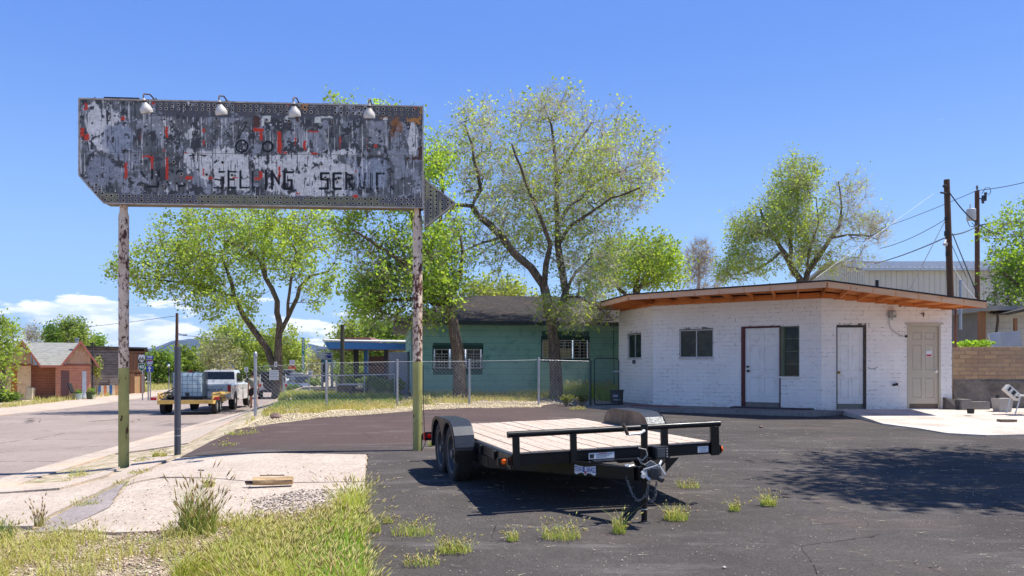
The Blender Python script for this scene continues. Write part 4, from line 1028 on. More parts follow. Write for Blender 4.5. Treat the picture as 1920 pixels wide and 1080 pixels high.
# wheels and fenders
M_RIM = mat_plain('grey_rim', srgb(84, 86, 90), .45, .4)
def wheel(x, y, z, side, R_=.33, wd=.20):
    mb = MB()
    prof = [(R_ - .10, -wd / 2 + .01), (R_ - .05, -wd / 2), (R_ - .015, -wd / 2 + .012), (R_, -wd / 2 + .035), (R_, wd / 2 - .035), (R_ - .015, wd / 2 - .012), (R_ - .05, wd / 2), (R_ - .10, wd / 2 - .01)]
    mb.lathe(prof, (0, 0, 0), 40, axis='x', cap=False)
    for k in range(40):
        th = 2 * PI * k / 40
        for e in (-.055, 0, .055): mb.box((e, math.cos(th) * (R_ + .002), math.sin(th) * (R_ + .002)), (.040, .030, .010), Matrix.Rotation(th + PI / 2, 3, 'X'))
    w = mb.build('wheel', M_RUB, tr, smooth=False); w.location = (x, y, z)
    rm = MB(); s = side
    rm.lathe([(R_ - .095, s * (wd / 2 - .012)), (R_ - .115, s * (wd / 2 - .02)), (R_ - .125, s * .02), (.14, s * .03), (.12, s * .05), (.055, s * .055), (.05, s * .085), (.001, s * .088)], (0, 0, 0), 24, axis='x', cap=False)
    for k in range(5):
        th = 2 * PI * k / 5; rm.lathe([(.012, s * .045), (.011, s * .07)], (0, math.cos(th) * .08, math.sin(th) * .08), 6, axis='x')
    rm.build('rim', M_RIM, w, smooth=True)
    return w
WY = (1.87, 2.57)
for side, xw, zoff in ((-1, -.125, 0), (1, TW + .125, 0)):
    for y in WY: wheel(xw, y, .45, side)
for side in (-1, 1):
    xi, xo = (-.008, -.245) if side < 0 else (TW + .008, TW + .245)
    prof = [(1.46, .395), (1.475, .56), (1.515, .69), (1.60, .785), (1.73, .835), (1.87, .848), (2.57, .848), (2.71, .835), (2.84, .785), (2.93, .69), (2.965, .56), (2.98, .44)]
    mb = MB()
    for (y0, z0), (y1, z1) in zip(prof[:-1], prof[1:]):
        n_ = Vector((0, z1 - z0, -(y1 - y0))).normalized() * .006
        mb.prism([(xi, y0, z0), (xo, y0, z0), (xo, y1, z1), (xi, y1, z1)], n_)
    fn = mb.build('fender', M_FEN, tr, smooth=True)
    # outer skirt following both wheels with the point between them
    arc = []
    for c, t0, t1 in ((WY[1], 10, 150), (WY[0], 30, 170)):
        for k in range(9):
            th = math.radians(t0 + (t1 - t0) * k / 8); arc.append((c + math.cos(th) * .368, .45 + math.sin(th) * .368))
        if c == WY[1]: arc.append(((WY[0] + WY[1]) / 2, .56))
    mb = MB(); poly = [(xo, y, z) for y, z in prof] + [(xo, y, z) for y, z in arc]
    mb.prism(poly, (side * .004, 0, 0)); mb.tube([(xo, y, z) for y, z in prof], .007, 6); mb.build('fender_skirt', M_BLK, fn)
    mb = MB()
    if side < 0: mb.box(((xi + xo) / 2, 1.44, .55), (.225, .012, .008)); mb.box(((xi + xo) / 2, 1.44, .51), (.225, .02, .035)); mb.box(((xi + xo) / 2, 1.455, .44), (.23, .012, .10)); mb.build('fender_step', M_BLK, fn)
    else:
        mb.prism([(xi, y, z) for y, z in prof] + [(xi, 2.98, .6), (xi, 1.46, .6)], (-.004, 0, 0)); mb.build('fender_inner_plate', mat_plain('muddy_inner_plate', srgb(96, 84, 72), .75, var=.4, scale=4, dirt=srgb(50, 46, 42)), fn)
# axles
mb = MB()
for y in WY: mb.tube([(-.1, y, .45), (TW + .1, y, .45)], .03, 8)
for x in (.06, TW - .06): mb.beam((x, 1.45, .43), (x, 2.98, .43), .045, .04)
mb.build('axle', M_BLK, tr)
# lamps
mb = MB(); mb.lathe([(.030, -.002), (.028, -.012), (.018, -.02)], (-.045, .09, .545), 18, axis='y'); mb.build('amber_marker', M_AMB, tr, smooth=True)
mb = MB(); mb.box((-.06, .11, .545), (.085, .03, .075)); mb.build('marker_bracket', M_BLK, tr)
mb = MB(); mb.lathe([(.034, 0), (.032, .014), (.02, .02)], (TW + .11, .02, .545), 18, axis='x'); mb.build('amber_marker', M_AMB, tr, smooth=True)
mb = MB(); mb.box((TW + .06, .02, .545), (.10, .03, .09)); mb.box((TW + .045, -.02, .52), (.02, .01, .04)); mb.build('marker_bracket', M_BLK, tr)
mb = MB(); mb.box((-.115, 3.74, .50), (.20, .05, .115)); mb.build('tail_lamp_bracket', M_BLK, tr)
mb = MB(); mb.box((-.218, 3.74, .50), (.014, .07, .11)); mb.lathe([(.032, -.026), (.028, -.036)], (-.08, 3.74, .50), 14, axis='y'); mb.lathe([(.032, -.026), (.028, -.036)], (-.155, 3.74, .50), 14, axis='y'); mb.build('tail_lamp', M_REDL, tr)
# stickers on the header and tongue
def on_header(x0, x1, z0, z1, mat, name, out_=.0425, off=0):
    mb = MB(); mb.bx(x0, x1, -out_ - off, -out_ - off - .001, z0, z1); return mb.build(name, mat, tr)
st1 = on_header(.78, 1.05, DZ - .082, DZ - .022, M_WHT, 'sticker')
mb = MB()
for r_ in range(3):
    mb.bx(.86, 1.03 - .03 * r_, -.0436, -.0442, DZ - .04 - .014 * r_, DZ - .036 - .014 * r_)
mb.bx(.79, .835, -.0436, -.0442, DZ - .072, DZ - .034); mb.build('print', mat_plain('black_print', (.02, .02, .02), .6), st1)
text_mesh('print', 'WARNING', .018, M_REDP, st1, Matrix.Translation((.93, -.0445, DZ - .030)) @ face_M((0, 0, 0), (1, 0, 0)), .0002, world=False)
st2 = on_header(1.965, 2.085, DZ - .085, DZ - .022, M_WHT, 'sticker')
mb = MB()
for r_ in range(4): mb.bx(1.975, 2.07 - .012 * (r_ % 3), -.0436, -.0442, DZ - .036 - .013 * r_, DZ - .033 - .013 * r_)
mb.build('print', mat_plain('grey_print', (.09, .09, .1), .6), st2)
# maker's mark on the tongue
bd_ = (tb - ta).normalized(); cpos = ta + bd_ * ((tb - ta).length * .70) + tn * .0268
def onb(dx, dz, off=0): return cpos + bd_ * dx + Vector((0, 0, 1)) * dz + tn * off
mb = MB(); arch = [(-.125, .045), (-.06, .034), (0, .03), (.06, .034), (.125, .045), (.128, -.035), (.105, -.05), (.06, -.03), (.03, -.028), (0, -.056), (-.03, -.028), (-.06, -.03), (-.105, -.05), (-.128, -.035)]
mb.prism([onb(a, b) for a, b in arch], tn * .0008); logo = mb.build('maker_badge', M_WHT, tr)
for w_, x_ in (('TEXAS', -.072), ('BRAGG', .072)):
    for k, ch in enumerate(w_):
        xx = x_ + (k - 2) * .0215; hgt = .036 + .012 * abs(xx) / .11
        M4 = face_M(onb(xx, .002 + .0 * abs(xx), .0014), bd_)
        text_mesh('letter', ch, hgt * 1.55, M_BLUEP, logo, M4 @ Matrix.Diagonal((.62, 1, 1, 1)), .0003, world=False, bold=.0006)
tex = [(-.022, .030), (-.004, .030), (-.004, .012), (.012, .010), (.024, .004), (.026, -.016), (.014, -.028), (.006, -.046), (-.003, -.040), (-.012, -.022), (-.020, -.026), (-.027, -.010), (-.022, -.006)]
mb = MB(); mb.prism([onb(a, b, .0014) for a, b in tex if a < 0.001] + [onb(-.003, -.04, .0014)][:0], tn * .0006); mb.build('badge_blue_field', M_BLUEP, logo)
mb = MB(); mb.prism([onb(a, b, .0021) for a, b in ((-.004, -.012), (.0245, -.012), (.014, -.028), (.006, -.046), (-.003, -.04))], tn * .0006); mb.build('badge_red_field', M_REDP, logo)
# jack
jx, jy = TW / 2, -.63
fz = (TMI @ Vector((1.19, 7.33, gz(1.19, 7.33)))).z
JP = TMI @ Vector((.1653 * 7.33, 7.33, gz(1.19, 7.33) + .012))
up = (TMI.to_3x3() @ Vector((0, 0, 1))).normalized()
mb = MB(); zt = .885; mb.tube([JP + up * .52, JP + up * zt], .032, 16); mb.tube([JP + up * .02, JP + up * .6], .0265, 16); mb.lathe([(.034, 0), (.034, .012)], JP + up * .44, 16); mb.tube([JP + up * .865, JP + up * .895], .034, 16)
jack = mb.build('jack', M_BLK, tr, smooth=True)
mb = MB(); mb.lathe([(.064, 0), (.062, .008), (.03, .016), (.03, .03)], JP - up * .012, 24); mb.build('jack_foot', M_DST, jack, smooth=True)
mb = MB(); mb.lathe([(.0285, 0), (.0285, .008)], JP + up * .115, 16); mb.build('jack_collar', M_SIL, jack)
cA, cB, cC, cD = LT(1207, 808, 7.30), LT(1200, 813, 7.24), LT(1177, 815, 7.2), LT(1168, 795, 7.2)
mb = MB(); mb.tube([LT(1209, 806, 7.33), cA, cB, cC], [.014, .016, .012, .010], 10); ch = mb.build('crank_handle', M_SIL, jack, smooth=True)
mb = MB(); mb.tube([cC, cD], .016, 12); mb.build('crank_grip', mat_plain('brown_grip', srgb(70, 56, 46), .6), ch, smooth=True)
# coupler with its silver latch frame
mb = MB(); c1 = LT(1222, 886, 7.2); mb.tube([LT(1196, 884, 7.42), LT(1213, 886, 7.3), c1], [.05, .055, .045], 12); mb.box(c1, (.10, .16, .07)); mb.lathe([(.045, -.05), (.05, .0), (.045, .05)], LT(1230, 888, 7.1), 16); mb.tube([LT(1228, 893, 7.1), LT(1243, 901, 7.05)], .024, 10)
cp = mb.build('coupler', M_DST, tr, smooth=True)
mb = MB(); fr = [(1206, 881), (1236, 872), (1247, 890), (1219, 901)]; pts = [LT(u, v, 7.12) for u, v in fr]
for a, b in zip(pts, pts[1:] + pts[:1]): mb.beam(a, b, .014, .012, (0, 1, 0))
mb.beam(LT(1203, 884, 7.15), LT(1218, 900, 7.1), .022, .015, (0, 1, 0)); mb.beam(LT(1236, 872, 7.1), LT(1240, 864, 7.15), .018, .014, (0, 1, 0)); mb.tube([LT(1212, 882, 7.12), LT(1213, 894, 7.12), LT(1222, 897, 7.12)], .007, 6)
mb.lathe([(.022, 0), (.022, .02)], LT(1207, 893, 7.1), 8, axis='y'); mb.build('latch_frame', M_SIL, cp, bevel=.002, seg=1)
mb = MB()
for q in ([(1197, 840), (1211, 843), (1214, 853), (1205, 863), (1196, 860)], [(1196, 858), (1202, 868), (1213, 873), (1226, 866), (1230, 876)], [(1210, 871), (1220, 864), (1231, 872), (1226, 884)], [(1216, 880), (1227, 868), (1236, 878)]): mb.tube([LT(u, v, 7.2) for u, v in q], .006, 6)
mb.build('brake_cable', mat_plain('grey_cable', srgb(150, 146, 138), .5), tr, smooth=True)
bx_ = MB(); bx_.bx(1.435, 1.575, -.17, -.085, DZ - .105, DZ + .015); bb = bx_.build('breakaway_box', mat_plain('dark_plastic_box', srgb(34, 34, 36), .45), tr, bevel=.006)
mb = MB(); mb.bx(1.45, 1.535, -.178, -.170, DZ - .09, DZ - .0); mb.build('box_lid', mat_plain('grey_plastic', srgb(72, 76, 78), .5), bb, bevel=.004)
mb = MB()
for k in range(4): mb.lathe([(.006, -.006), (.006, 0)], (1.556, -.172, DZ - .085 + .026 * k), 8, axis='y')
mb.build('screw', M_SIL, bb)
# chains
M_CHN = mat_plain('dull_chain_steel', srgb(118, 114, 110), .45, .5)
def chain(pts, name, link=.034, r=.0045):
    P_ = [Vector(p) for p in pts]; dense = []
    for i in range(len(P_) - 1):
        p0, p1, p2, p3 = P_[max(i - 1, 0)], P_[i], P_[i + 1], P_[min(i + 2, len(P_) - 1)]
        for k in range(12):
            t_ = k / 12; dense.append(0.5 * ((2 * p1) + (-p0 + p2) * t_ + (2 * p0 - 5 * p1 + 4 * p2 - p3) * t_ * t_ + (-p0 + 3 * p1 - 3 * p2 + p3) * t_ ** 3))
    dense.append(P_[-1]); mb = MB(); acc = 0; k = 0; last = dense[0]
    for p in dense[1:]:
        acc += (p - last).length
        if acc >= link * .72:
            d = (p - last).normalized() if (p - last).length > 0 else Vector((0, 0, 1))
            sd = d.cross(Vector((0, 1, 0.2))).normalized(); s2 = d.cross(sd)
            a = sd if k % 2 else s2; c = p
            mb.tube([c + d * (math.cos(t_) * link * .5) + a * (math.sin(t_) * link * .30) for t_ in [2 * PI * j / 10 for j in range(10)]], r, 5, closed=True); acc = 0; k += 1
        last = p
    return mb.build(name, M_CHN, tr, smooth=True)
chain([LT(1174, 876, 7.42), LT(1175, 892, 7.40), LT(1179, 908, 7.35), LT(1186, 926, 7.3), LT(1196, 938, 7.25), LT(1207, 933, 7.2), LT(1214, 920, 7.2), LT(1217, 904, 7.2)], 'safety_chain')
chain([LT(1231, 900, 7.15), LT(1230, 915, 7.15), LT(1228, 932, 7.15), LT(1221, 940, 7.15), LT(1214, 931, 7.2), LT(1215, 912, 7.2)], 'safety_chain')
mb = MB(); mb.tube([LT(1172, 873, 7.42), LT(1180, 872, 7.40), LT(1188, 873, 7.38), LT(1180, 875, 7.36), LT(1173, 874, 7.4)], .009, 6); mb.build('chain_hook', M_SIL, tr, smooth=True)
mb = MB(); mb.tube([(TW / 2 - .25, -.30, DZ - .22), (TW / 2 - .12, -.5, DZ - .27), (TW / 2 - .02, -.6, DZ - .24)], .005, 5); mb.build('hanging_wire', M_DST, tr)
# ------------------------------------------------------------------ white building
t = NT('white_painted_brick', .8, 0, .3); n1 = t.noise(t.pos, 1.6, 6, .68); n2 = t.noise(t.pos, 26, 4, .7); n3 = t.noise(t.vec(t.pos, (1, 1, 3)), 5, 5, .7)
c = t.mix(t.map(n1, .35, .65), srgb(240, 236, 230), srgb(230, 225, 219)); c = t.mix(t.map(n3, .60, .72, 0, .5), c, srgb(190, 180, 170)); c = t.mix(t.map(n2, .70, .76, 0, .8), c, srgb(120, 104, 92)); c = t.mix(t.map(t.rnd(), 0, 1, 0, .08), c, srgb(206, 200, 196))
c = t.mix(t.math('MULTIPLY', t.map(t.xyz(t.pos, 2), .60, .30), t.map(n3, .48, .66)), c, srgb(196, 182, 168)); t.color(c); t.bump(n2, .5, .004); M_WBR = t.m
t = NT('painted_mortar', .9, 0, .2); n2 = t.noise(t.pos, 9, 4, .75); n1 = t.noise(t.vec(t.pos, (.8, .8, 2.5)), 1.4, 4)
t.color(t.mix(t.math('MULTIPLY', t.map(n2, .50, .56), t.map(n1, .44, .54)), srgb(226, 222, 218), srgb(112, 100, 92))); M_MOR = t.m
M_WOOD = mat_plain('raw_pine', srgb(204, 160, 128), .7, var=.12, scale=1.5, space='pos', dirt=srgb(150, 104, 76))
def m_wood(name, c1, c2, kn, ax=(1.5, 1.5, 14)):
    t = NT(name, .75, 0, .3); g = t.noise(t.vec(t.pos, ax), 1, 5, .65, .3); b = t.noise(t.pos, 1.3, 3); k = t.voro(t.pos, 1.7)
    c = t.mix(t.map(g, .3, .7), c1, c2); c = t.mix(t.map(k, .05, .03, 0, .8), c, kn); c = t.mix(t.map(b, .5, .7, 0, .3), c, tuple(x * .75 for x in c1)); t.color(c); return t.m
M_FAS = m_wood('pine_fascia', srgb(228, 186, 152), srgb(214, 164, 126), srgb(90, 56, 40)); M_RAF = m_wood('pine_rafters', srgb(228, 150, 86), srgb(206, 126, 66), srgb(100, 60, 36))
M_ROOFB = mat_plain('black_roof_edge', srgb(38, 40, 46), .85, var=.25, scale=5, space='pos')
M_GLASS = NT('dark_window_glass', .08, 0, .22); M_GLASS.color(M_GLASS.mix(M_GLASS.map(M_GLASS.noise(M_GLASS.pos, 2.2, 5, .7), .45, .65), (0.012, 0.015, 0.014), (0.04, 0.05, 0.04))); M_GLASS = M_GLASS.m
M_WFR = mat_plain('aluminium_window_frame', srgb(190, 190, 188), .5, .2, var=.1)
M_WDR = mat_plain('white_door_paint', srgb(226, 224, 220), .45, var=.05, scale=2, dirt=srgb(206, 200, 192))
M_RBR = mat_plain('dark_red_trim', srgb(86, 32, 28), .6, var=.2, scale=5)
M_TAN = mat_plain('tan_door_paint', srgb(184, 174, 156), .55, var=.06, scale=2)
M_GRN = mat_plain('olive_window_trim', srgb(92, 100, 78), .6, var=.15, scale=5)
M_BRASS = mat_plain('brass_knob', srgb(150, 120, 60), .3, .8, var=.05)
KA, KB, KC, KD = Vector((3.59, 26.9, 0)), Vector((4.29, 24.3, 0)), Vector((8.29, 21.44, 0)), Vector((11.79, 21.44, 0))
WZ0, WZT = .30, 3.34
wb = thing('white_building', 'low white painted brick building with orange pine eaves and three doors', 'building', (7.5, 23.5, .3))
def wall_uv(a, b, u):
    """distance along wall a->b seen at column u"""
    d = (b - a); k = (u - CX) / F; return (k * a.y - a.x) / (d.x - k * d.y) * d.length
class Wall:
    def __init__(s, a, b, ztop_a, ztop_b, z0=WZ0):
        s.a, s.b = a, b; s.d = (b - a).normalized(); s.L = (b - a).length; s.n = Vector((s.d.y, -s.d.x, 0)); s.za, s.zb, s.z0 = ztop_a, ztop_b, z0
    def p(s, l, z, out_=0): q = s.a + s.d * l + s.n * out_; return Vector((q.x, q.y, z))
    def u(s, u): return wall_uv(s.a, s.b, u)
    def z(s, u, v): q = s.p(s.u(u), 0); return H + (CY - v) / F * q.y
    def top(s, l): return s.za + (s.zb - s.za) * l / s.L
    def box(s, mb, l0, l1, z0, z1, o0, o1):
        mb.prism([s.p(l0, z0, o0), s.p(l1, z0, o0), s.p(l1, z1, o0), s.p(l0, z1, o0)], s.n * (o1 - o0)); return mb
W1 = Wall(KA, KB, WZT, WZT); W2 = Wall(KB, KC, WZT, WZT - .02); W3 = Wall(KC, KD, WZT - .02, 2.99, .30)
print('walls', W1.L, W2.L, W3.L)
def op(W, u0, u1, v0, v1): return (W.u(u0), W.u(u1), W.z((u0 + u1) / 2, v1), W.z((u0 + u1) / 2, v0))
O1 = [op(W1, 1176.5, 1202, 625.5, 672)]
O2 = [op(W2, 1273.5, 1337.5, 617.5, 671), op(W2, 1390, 1463.5, 611.5, 763), op(W2, 1463.5, 1498.6, 611.5, 706)]
O3 = [op(W3, 1568.5, 1624, 609.5, 767), op(W3, 1701, 1763.5, 608.5, 766)]
BL, BHt, GAP = .32, .112, .007
cand = []
for wi, (W, O) in enumerate(((W1, O1), (W2, O2), (W3, O3))):
    z = W.z0; r = 0
    while z < WZT:
        l = -(BL / 2 if r % 2 else 0.0)
        while l < W.L:
            l0, l1 = max(l, 0.002), min(l + BL - GAP, W.L - .002); z1 = min(z + BHt - GAP, W.top(max(l0, 0)) - .005)
            if l1 - l0 > .03 and z1 - z > .02:
                segs = [(l0, l1)]
                for (a, b, c_, d_) in O:
                    if z1 > c_ and z < d_:
                        ns = []
                        for (p_, q_) in segs:
                            if q_ <= a or p_ >= b: ns.append((p_, q_))
                            else:
                                if a - p_ > .03: ns.append((p_, a))
                                if q_ - b > .03: ns.append((b, q_))
                        segs = ns
                for (p_, q_) in segs: cand.append((wi, W, p_, q_, z, z1))
            l += BL
        z += BHt; r += 1
wall_mb = MB()
for wi, (W, O) in enumerate(((W1, O1), (W2, O2), (W3, O3))):    # the wall body behind the bricks, with real openings
    lx = sorted({0.0, W.L, *[x for o in O for x in o[:2]]})
    for l0, l1 in zip(lx[:-1], lx[1:]):
        mid = (l0 + l1) / 2; holes = sorted([(o[2], o[3]) for o in O if o[0] < mid < o[1]])
        zc = W.z0 - .1
        for h0, h1 in holes:
            if h0 > zc + .02: W.box(wall_mb, l0, l1, zc, h0, -.0055, -.20)
            zc = h1
        wall_mb.prism([W.p(l0, zc, -.0055), W.p(l1, zc, -.0055), W.p(l1, W.top(l1), -.0055), W.p(l0, W.top(l0), -.0055)], -W.n * .19)
# back and side walls
BK = Vector((5.2, 29.2, 0)), Vector((12.6, 27.0, 0))
for a, b in ((BK[0], KA), (KD, BK[1]), (BK[1], BK[0])):
    d = (b - a).normalized(); n_ = Vector((d.y, -d.x, 0)); wall_mb.prism([a + Vector((0, 0, .2)), b + Vector((0, 0, .2)), b + Vector((0, 0, 3.0)), a + Vector((0, 0, 3.0))], -n_ * .2)
wall = wall_mb.build('wall', M_MOR, wb, True)
# bricks: the right wall and the middle of the long wall singly, the rest of them joined
def brick_key(c):
    wi, W, l0, l1, z, z1 = c; return (0 if wi == 2 else 1 if wi == 1 else 2, -((l0 + l1) / 2))
cand.sort(key=brick_key)
rb = random.Random(3)
unit = MB(); unit.box((0, 0, 0), (1, 1, 1)); um = bpy.data.meshes.new('brick'); um.from_pydata([tuple(v) for v in unit.v], [], unit.f); um.materials.append(M_WBR)
rest = MB()
for i, c_ in enumerate(cand):
    wi, W, l0, l1, z, z1 = c_; o = rb.uniform(-.003, .0); l0 += rb.uniform(0, .004); z1 -= rb.uniform(0, .003)
    if i < 296:
        ob = bpy.data.objects.new('brick', um); COL.objects.link(ob); ob.parent = wall
        q = W.p((l0 + l1) / 2, (z + z1) / 2, -.012 + (.012 + o) / 2 - .004) - world_of(wall)
        ob.location = q; ob.scale = (l1 - l0, .012 + o + .008, z1 - z); ob.rotation_euler = (0, rb.uniform(-.006, .006), math.atan2(W.d.y, W.d.x))
    else: W.box(rest, l0, l1, z, z1, -.015, o)
rest.build('brickwork', M_WBR, wall, True, kind='stuff')
# windows
def window(W, O, name, split=None, frame=.035, mat=None, panes=1):
    l0, l1, z0, z1 = O; mb = MB(); m_ = mat or M_WFR
    for a in ((l0, l0 + frame, z0, z1), (l1 - frame, l1, z0, z1), (l0 + frame, l1 - frame, z1 - frame, z1), (l0 + frame, l1 - frame, z0, z0 + frame)): W.box(mb, *a, -.07, -.03)
    f = mb.build(name, m_, wb, True); n = split or 1
    xs_ = np.linspace(l0 + frame, l1 - frame, n + 1)
    for i in range(n):
        g = MB(); W.box(g, xs_[i] + (.012 if i else 0), xs_[i + 1] - (.012 if i < n - 1 else 0), z0 + frame, z1 - frame, -.060, -.056); g.build('pane', M_GLASS, f, True)
    for i in range(1, n): g = MB(); W.box(g, xs_[i] - .014, xs_[i] + .014, z0 + frame, z1 - frame, -.062, -.035); g.build('mullion', m_, f, True)
    return f
for W, O in ((W1, O1[0]), (W2, O2[0])):
    f = window(W, O, 'window', 2); s = MB(); W.box(s, O[0] - .03, O[1] + .03, O[2] - .035, O[2], -.05, .03); s.build('sill', mat_plain('painted_sill', srgb(206, 202, 200), .7, dirt=srgb(130, 110, 96)), f, True)
    s = MB(); W.box(s, O[0], O[1], O[3] - .006, O[3] + .012, -.05, .006); s.build('head_gap', mat_plain('dark_gap', srgb(60, 50, 44), .9), f, True)
s = MB(); W1.box(s, W1.u(1188), W1.u(1191.5), W1.z(1190, 682), W1.z(1190, 675), 0, .05); s.build('outlet_box', mat_plain('grey_outlet', srgb(80, 84, 90), .5), wb, True)
# doors
def door(W, O, mat, frame_mat, fl, knob, name='door', fr_t=.05, bottom=None, pl=None):
    l0, l1, z0, z1 = O; mb = MB()
    W.box(mb, l0, l0 + fl[0], z0, z1, -.10, .012); W.box(mb, l1 - fl[1], l1, z0, z1, -.10, .012); W.box(mb, l0 + fl[0], l1 - fl[1], z1 - fl[2], z1, -.10, .012)
    fr = mb.build('door_frame', frame_mat, wb, True)
    a0, a1, b0, b1 = l0 + fl[0], l1 - fl[1], z0 + (bottom or .02), z1 - fl[2]
    w, h = a1 - a0, b1 - b0; xs_ = [a0, a0 + .13 * w, a0 + .44 * w, a0 + .56 * w, a0 + .87 * w, a1]; zs_ = [b0, b0 + .075 * h, b0 + .335 * h, b0 + .435 * h, b0 + .765 * h, b0 + .83 * h, b0 + .925 * h, b1]
    mb = MB(); W.box(mb, a0 + .004, a1 - .004, b0, b1 - .004, -.07, -.045); dr = mb.build(name, mat, wb, True)
    mb = MB()
    for i in (0, 2, 4): W.box(mb, xs_[i] + (.004 if i == 0 else 0), xs_[i + 1] - (.004 if i == 4 else 0), b0, b1 - .004, -.0451, -.031)
    for j in (0, 2, 4, 6):
        for i in (1, 3): W.box(mb, xs_[i] + .001, xs_[i + 1] - .001, zs_[j], zs_[j + 1] - (.004 if j == 6 else 0), -.0451, -.0315)
    mb.build('door_rail', mat, dr, True)
    for j in (1, 3, 5):
        for i in (1, 3):
            mb = MB(); e = .022; pz0, pz1, px0, px1 = zs_[j] + e, zs_[j + 1] - e, xs_[i] + e, xs_[i + 1] - e
            q = [W.p(xs_[i] + .003, zs_[j] + .003, -.0448), W.p(xs_[i + 1] - .003, zs_[j] + .003, -.0448), W.p(xs_[i + 1] - .003, zs_[j + 1] - .003, -.0448), W.p(xs_[i] + .003, zs_[j + 1] - .003, -.0448)]
            r_ = [W.p(px0, pz0, -.034), W.p(px1, pz0, -.034), W.p(px1, pz1, -.034), W.p(px0, pz1, -.034)]
            mb.add(q + r_, [(4, 5, 6, 7), (0, 1, 5, 4), (1, 2, 6, 5), (2, 3, 7, 6), (3, 0, 4, 7)]); mb.build('door_panel', mat, dr, True)
    for (u, v, m_, r_) in knob:
        c0 = W.p(W.u(u), W.z(u, v), -.03); mb = MB(); R_ = Matrix((W.d, Vector((0, 0, 1)), W.n)).transposed(); mb.lathe([(r_, 0), (r_, .012), (r_ * .5, .02), (r_ * .5, .04), (r_ * .95, .05), (r_ * .9, .075), (r_ * .3, .082)], c0, 12, R=R_); mb.build('door_knob', m_, dr, True, smooth=True)
    return dr
MK = mat_plain('black_handle', (.012, .012, .012), .4)
d1 = door(W2, O2[1], M_WDR, M_RBR, (.10, .03, .05), [(1402, 687.5, MK, .032), (1402.5, 695.5, MK, .034)], bottom=.13); tag(d1, 'front door')
mb = MB(); W2.box(mb, W2.u(1403), W2.u(1407), W2.z(1403, 696), W2.z(1403, 694.5), .02, .035); mb.build('door_handle', MK, d1, True)
mb = MB(); W2.box(mb, O2[1][0] + .10, O2[1][1] - .03, O2[1][2], O2[1][2] + .13, -.08, -.04); mb.build('threshold', mat_plain('raw_threshold', srgb(120, 114, 106), .8), wb, True)
mb = MB(); W2.box(mb, O2[1][0] - .18, O2[1][1] + .9, .331, .365, .0, .42); mb.build('doorstep', mat_plain('dark_step', srgb(72, 66, 66), .9, var=.2), wb, True)
mb = MB(); W2.box(mb, O2[2][0] + .0, O2[2][0] + .09, O2[2][2] - .02, O2[2][3], -.06, .004); mb.build('trim', M_GRN, wb, True)
so_ = (O2[2][0] + .09, O2[2][1], O2[2][2], O2[2][3])
f = window(W2, so_, 'sidelight', 1, .03, M_GRN)
for k in (1, 2, 3): z_ = so_[2] + (so_[3] - so_[2]) * k / 4; g = MB(); W2.box(g, so_[0], so_[1], z_ - .012, z_ + .012, -.065, -.035); g.build('glazing_bar', M_GRN, f, True)
s = MB(); W2.box(s, O2[2][0] - .03, O2[2][1] + .03, O2[2][2] - .04, O2[2][2], -.06, .05); s.build('sill', M_WBR, f, True)
M_DKF = mat_plain('rough_dark_frame', srgb(70, 64, 58), .9, var=.3, scale=9)
d2 = door(W3, O3[0], M_WDR, M_DKF, (.02, .065, .06), [(1573, 698.5, M_BRASS, .035)], bottom=.14); mb = MB(); W3.box(mb, O3[0][0] + .02, O3[0][1] - .065, O3[0][2], O3[0][2] + .14, -.08, -.045); mb.build('threshold', mat_plain('grey_threshold', srgb(122, 120, 108), .8), wb, True)
tag(d2, 'plain white door with a brass knob')
d3 = door(W3, O3[1], M_TAN, M_TAN, (.05, .05, .05), [(1755, 697, mat_plain('white_knob', srgb(226, 224, 220), .3), .03)], bottom=.13); tag(d3, 'tan door'); mb = MB(); W3.box(mb, O3[1][0] + .05, O3[1][1] - .05, O3[1][2], O3[1][2] + .13, -.08, -.045); mb.build('threshold', mat_plain('brown_threshold', srgb(112, 98, 84), .9, var=.3), wb, True)
mb = MB(); W3.box(mb, O3[1][0] - .05, O3[1][1] + .06, O3[1][3], O3[1][3] + .03, -.02, .05); mb.build('drip_cap', M_TAN, wb, True)
mb = MB(); W3.box(mb, W3.u(1737), W3.u(1748), W3.z(1742, 669), W3.z(1742, 657.5), -.028, -.024); nt = mb.build('door_notice', M_WHT, d3, True)
mb = MB(); W3.box(mb, W3.u(1738), W3.u(1747), W3.z(1742, 668), W3.z(1742, 664.5), -.0235, -.022); mb.build("notice_print", M_REDP, d3, True)
# meter box, conduit, vents
mb = MB(); W3.box(mb, W3.u(1664.5), W3.u(1677), W3.z(1670, 596), W3.z(1670, 582.5), .0, .12); mt = mb.build('meter_box', mat_plain('grey_meter_box', srgb(150, 150, 146), .5), wb, True, bevel=.01)
mb = MB(); R_ = Matrix((W3.d, Vector((0, 0, 1)), W3.n)).transposed(); mb.lathe([(.05, 0), (.05, .03), (.03, .05)], W3.p(W3.u(1672), W3.z(1672, 587), .12), 14, R=R_); mb.lathe([(.03, 0), (.025, -.07)], W3.p(W3.u(1671.5), W3.z(1671, 596), .06), 10); mb.build('meter_dial', M_WFR, mt, True)
mb = MB(); mb.tube([W3.p(W3.u(u), W3.z(u, v), .03) for u, v in ((1667, 597), (1666.5, 607), (1670, 617), (1680, 625), (1688, 629.5))], .014, 8); mb.tube([W3.p(W3.u(u), W3.z(u, v), .03) for u, v in ((1688, 629.5), (1692, 630.5))], .026, 8); mb.build('conduit', M_WFR, wb, True, smooth=True)
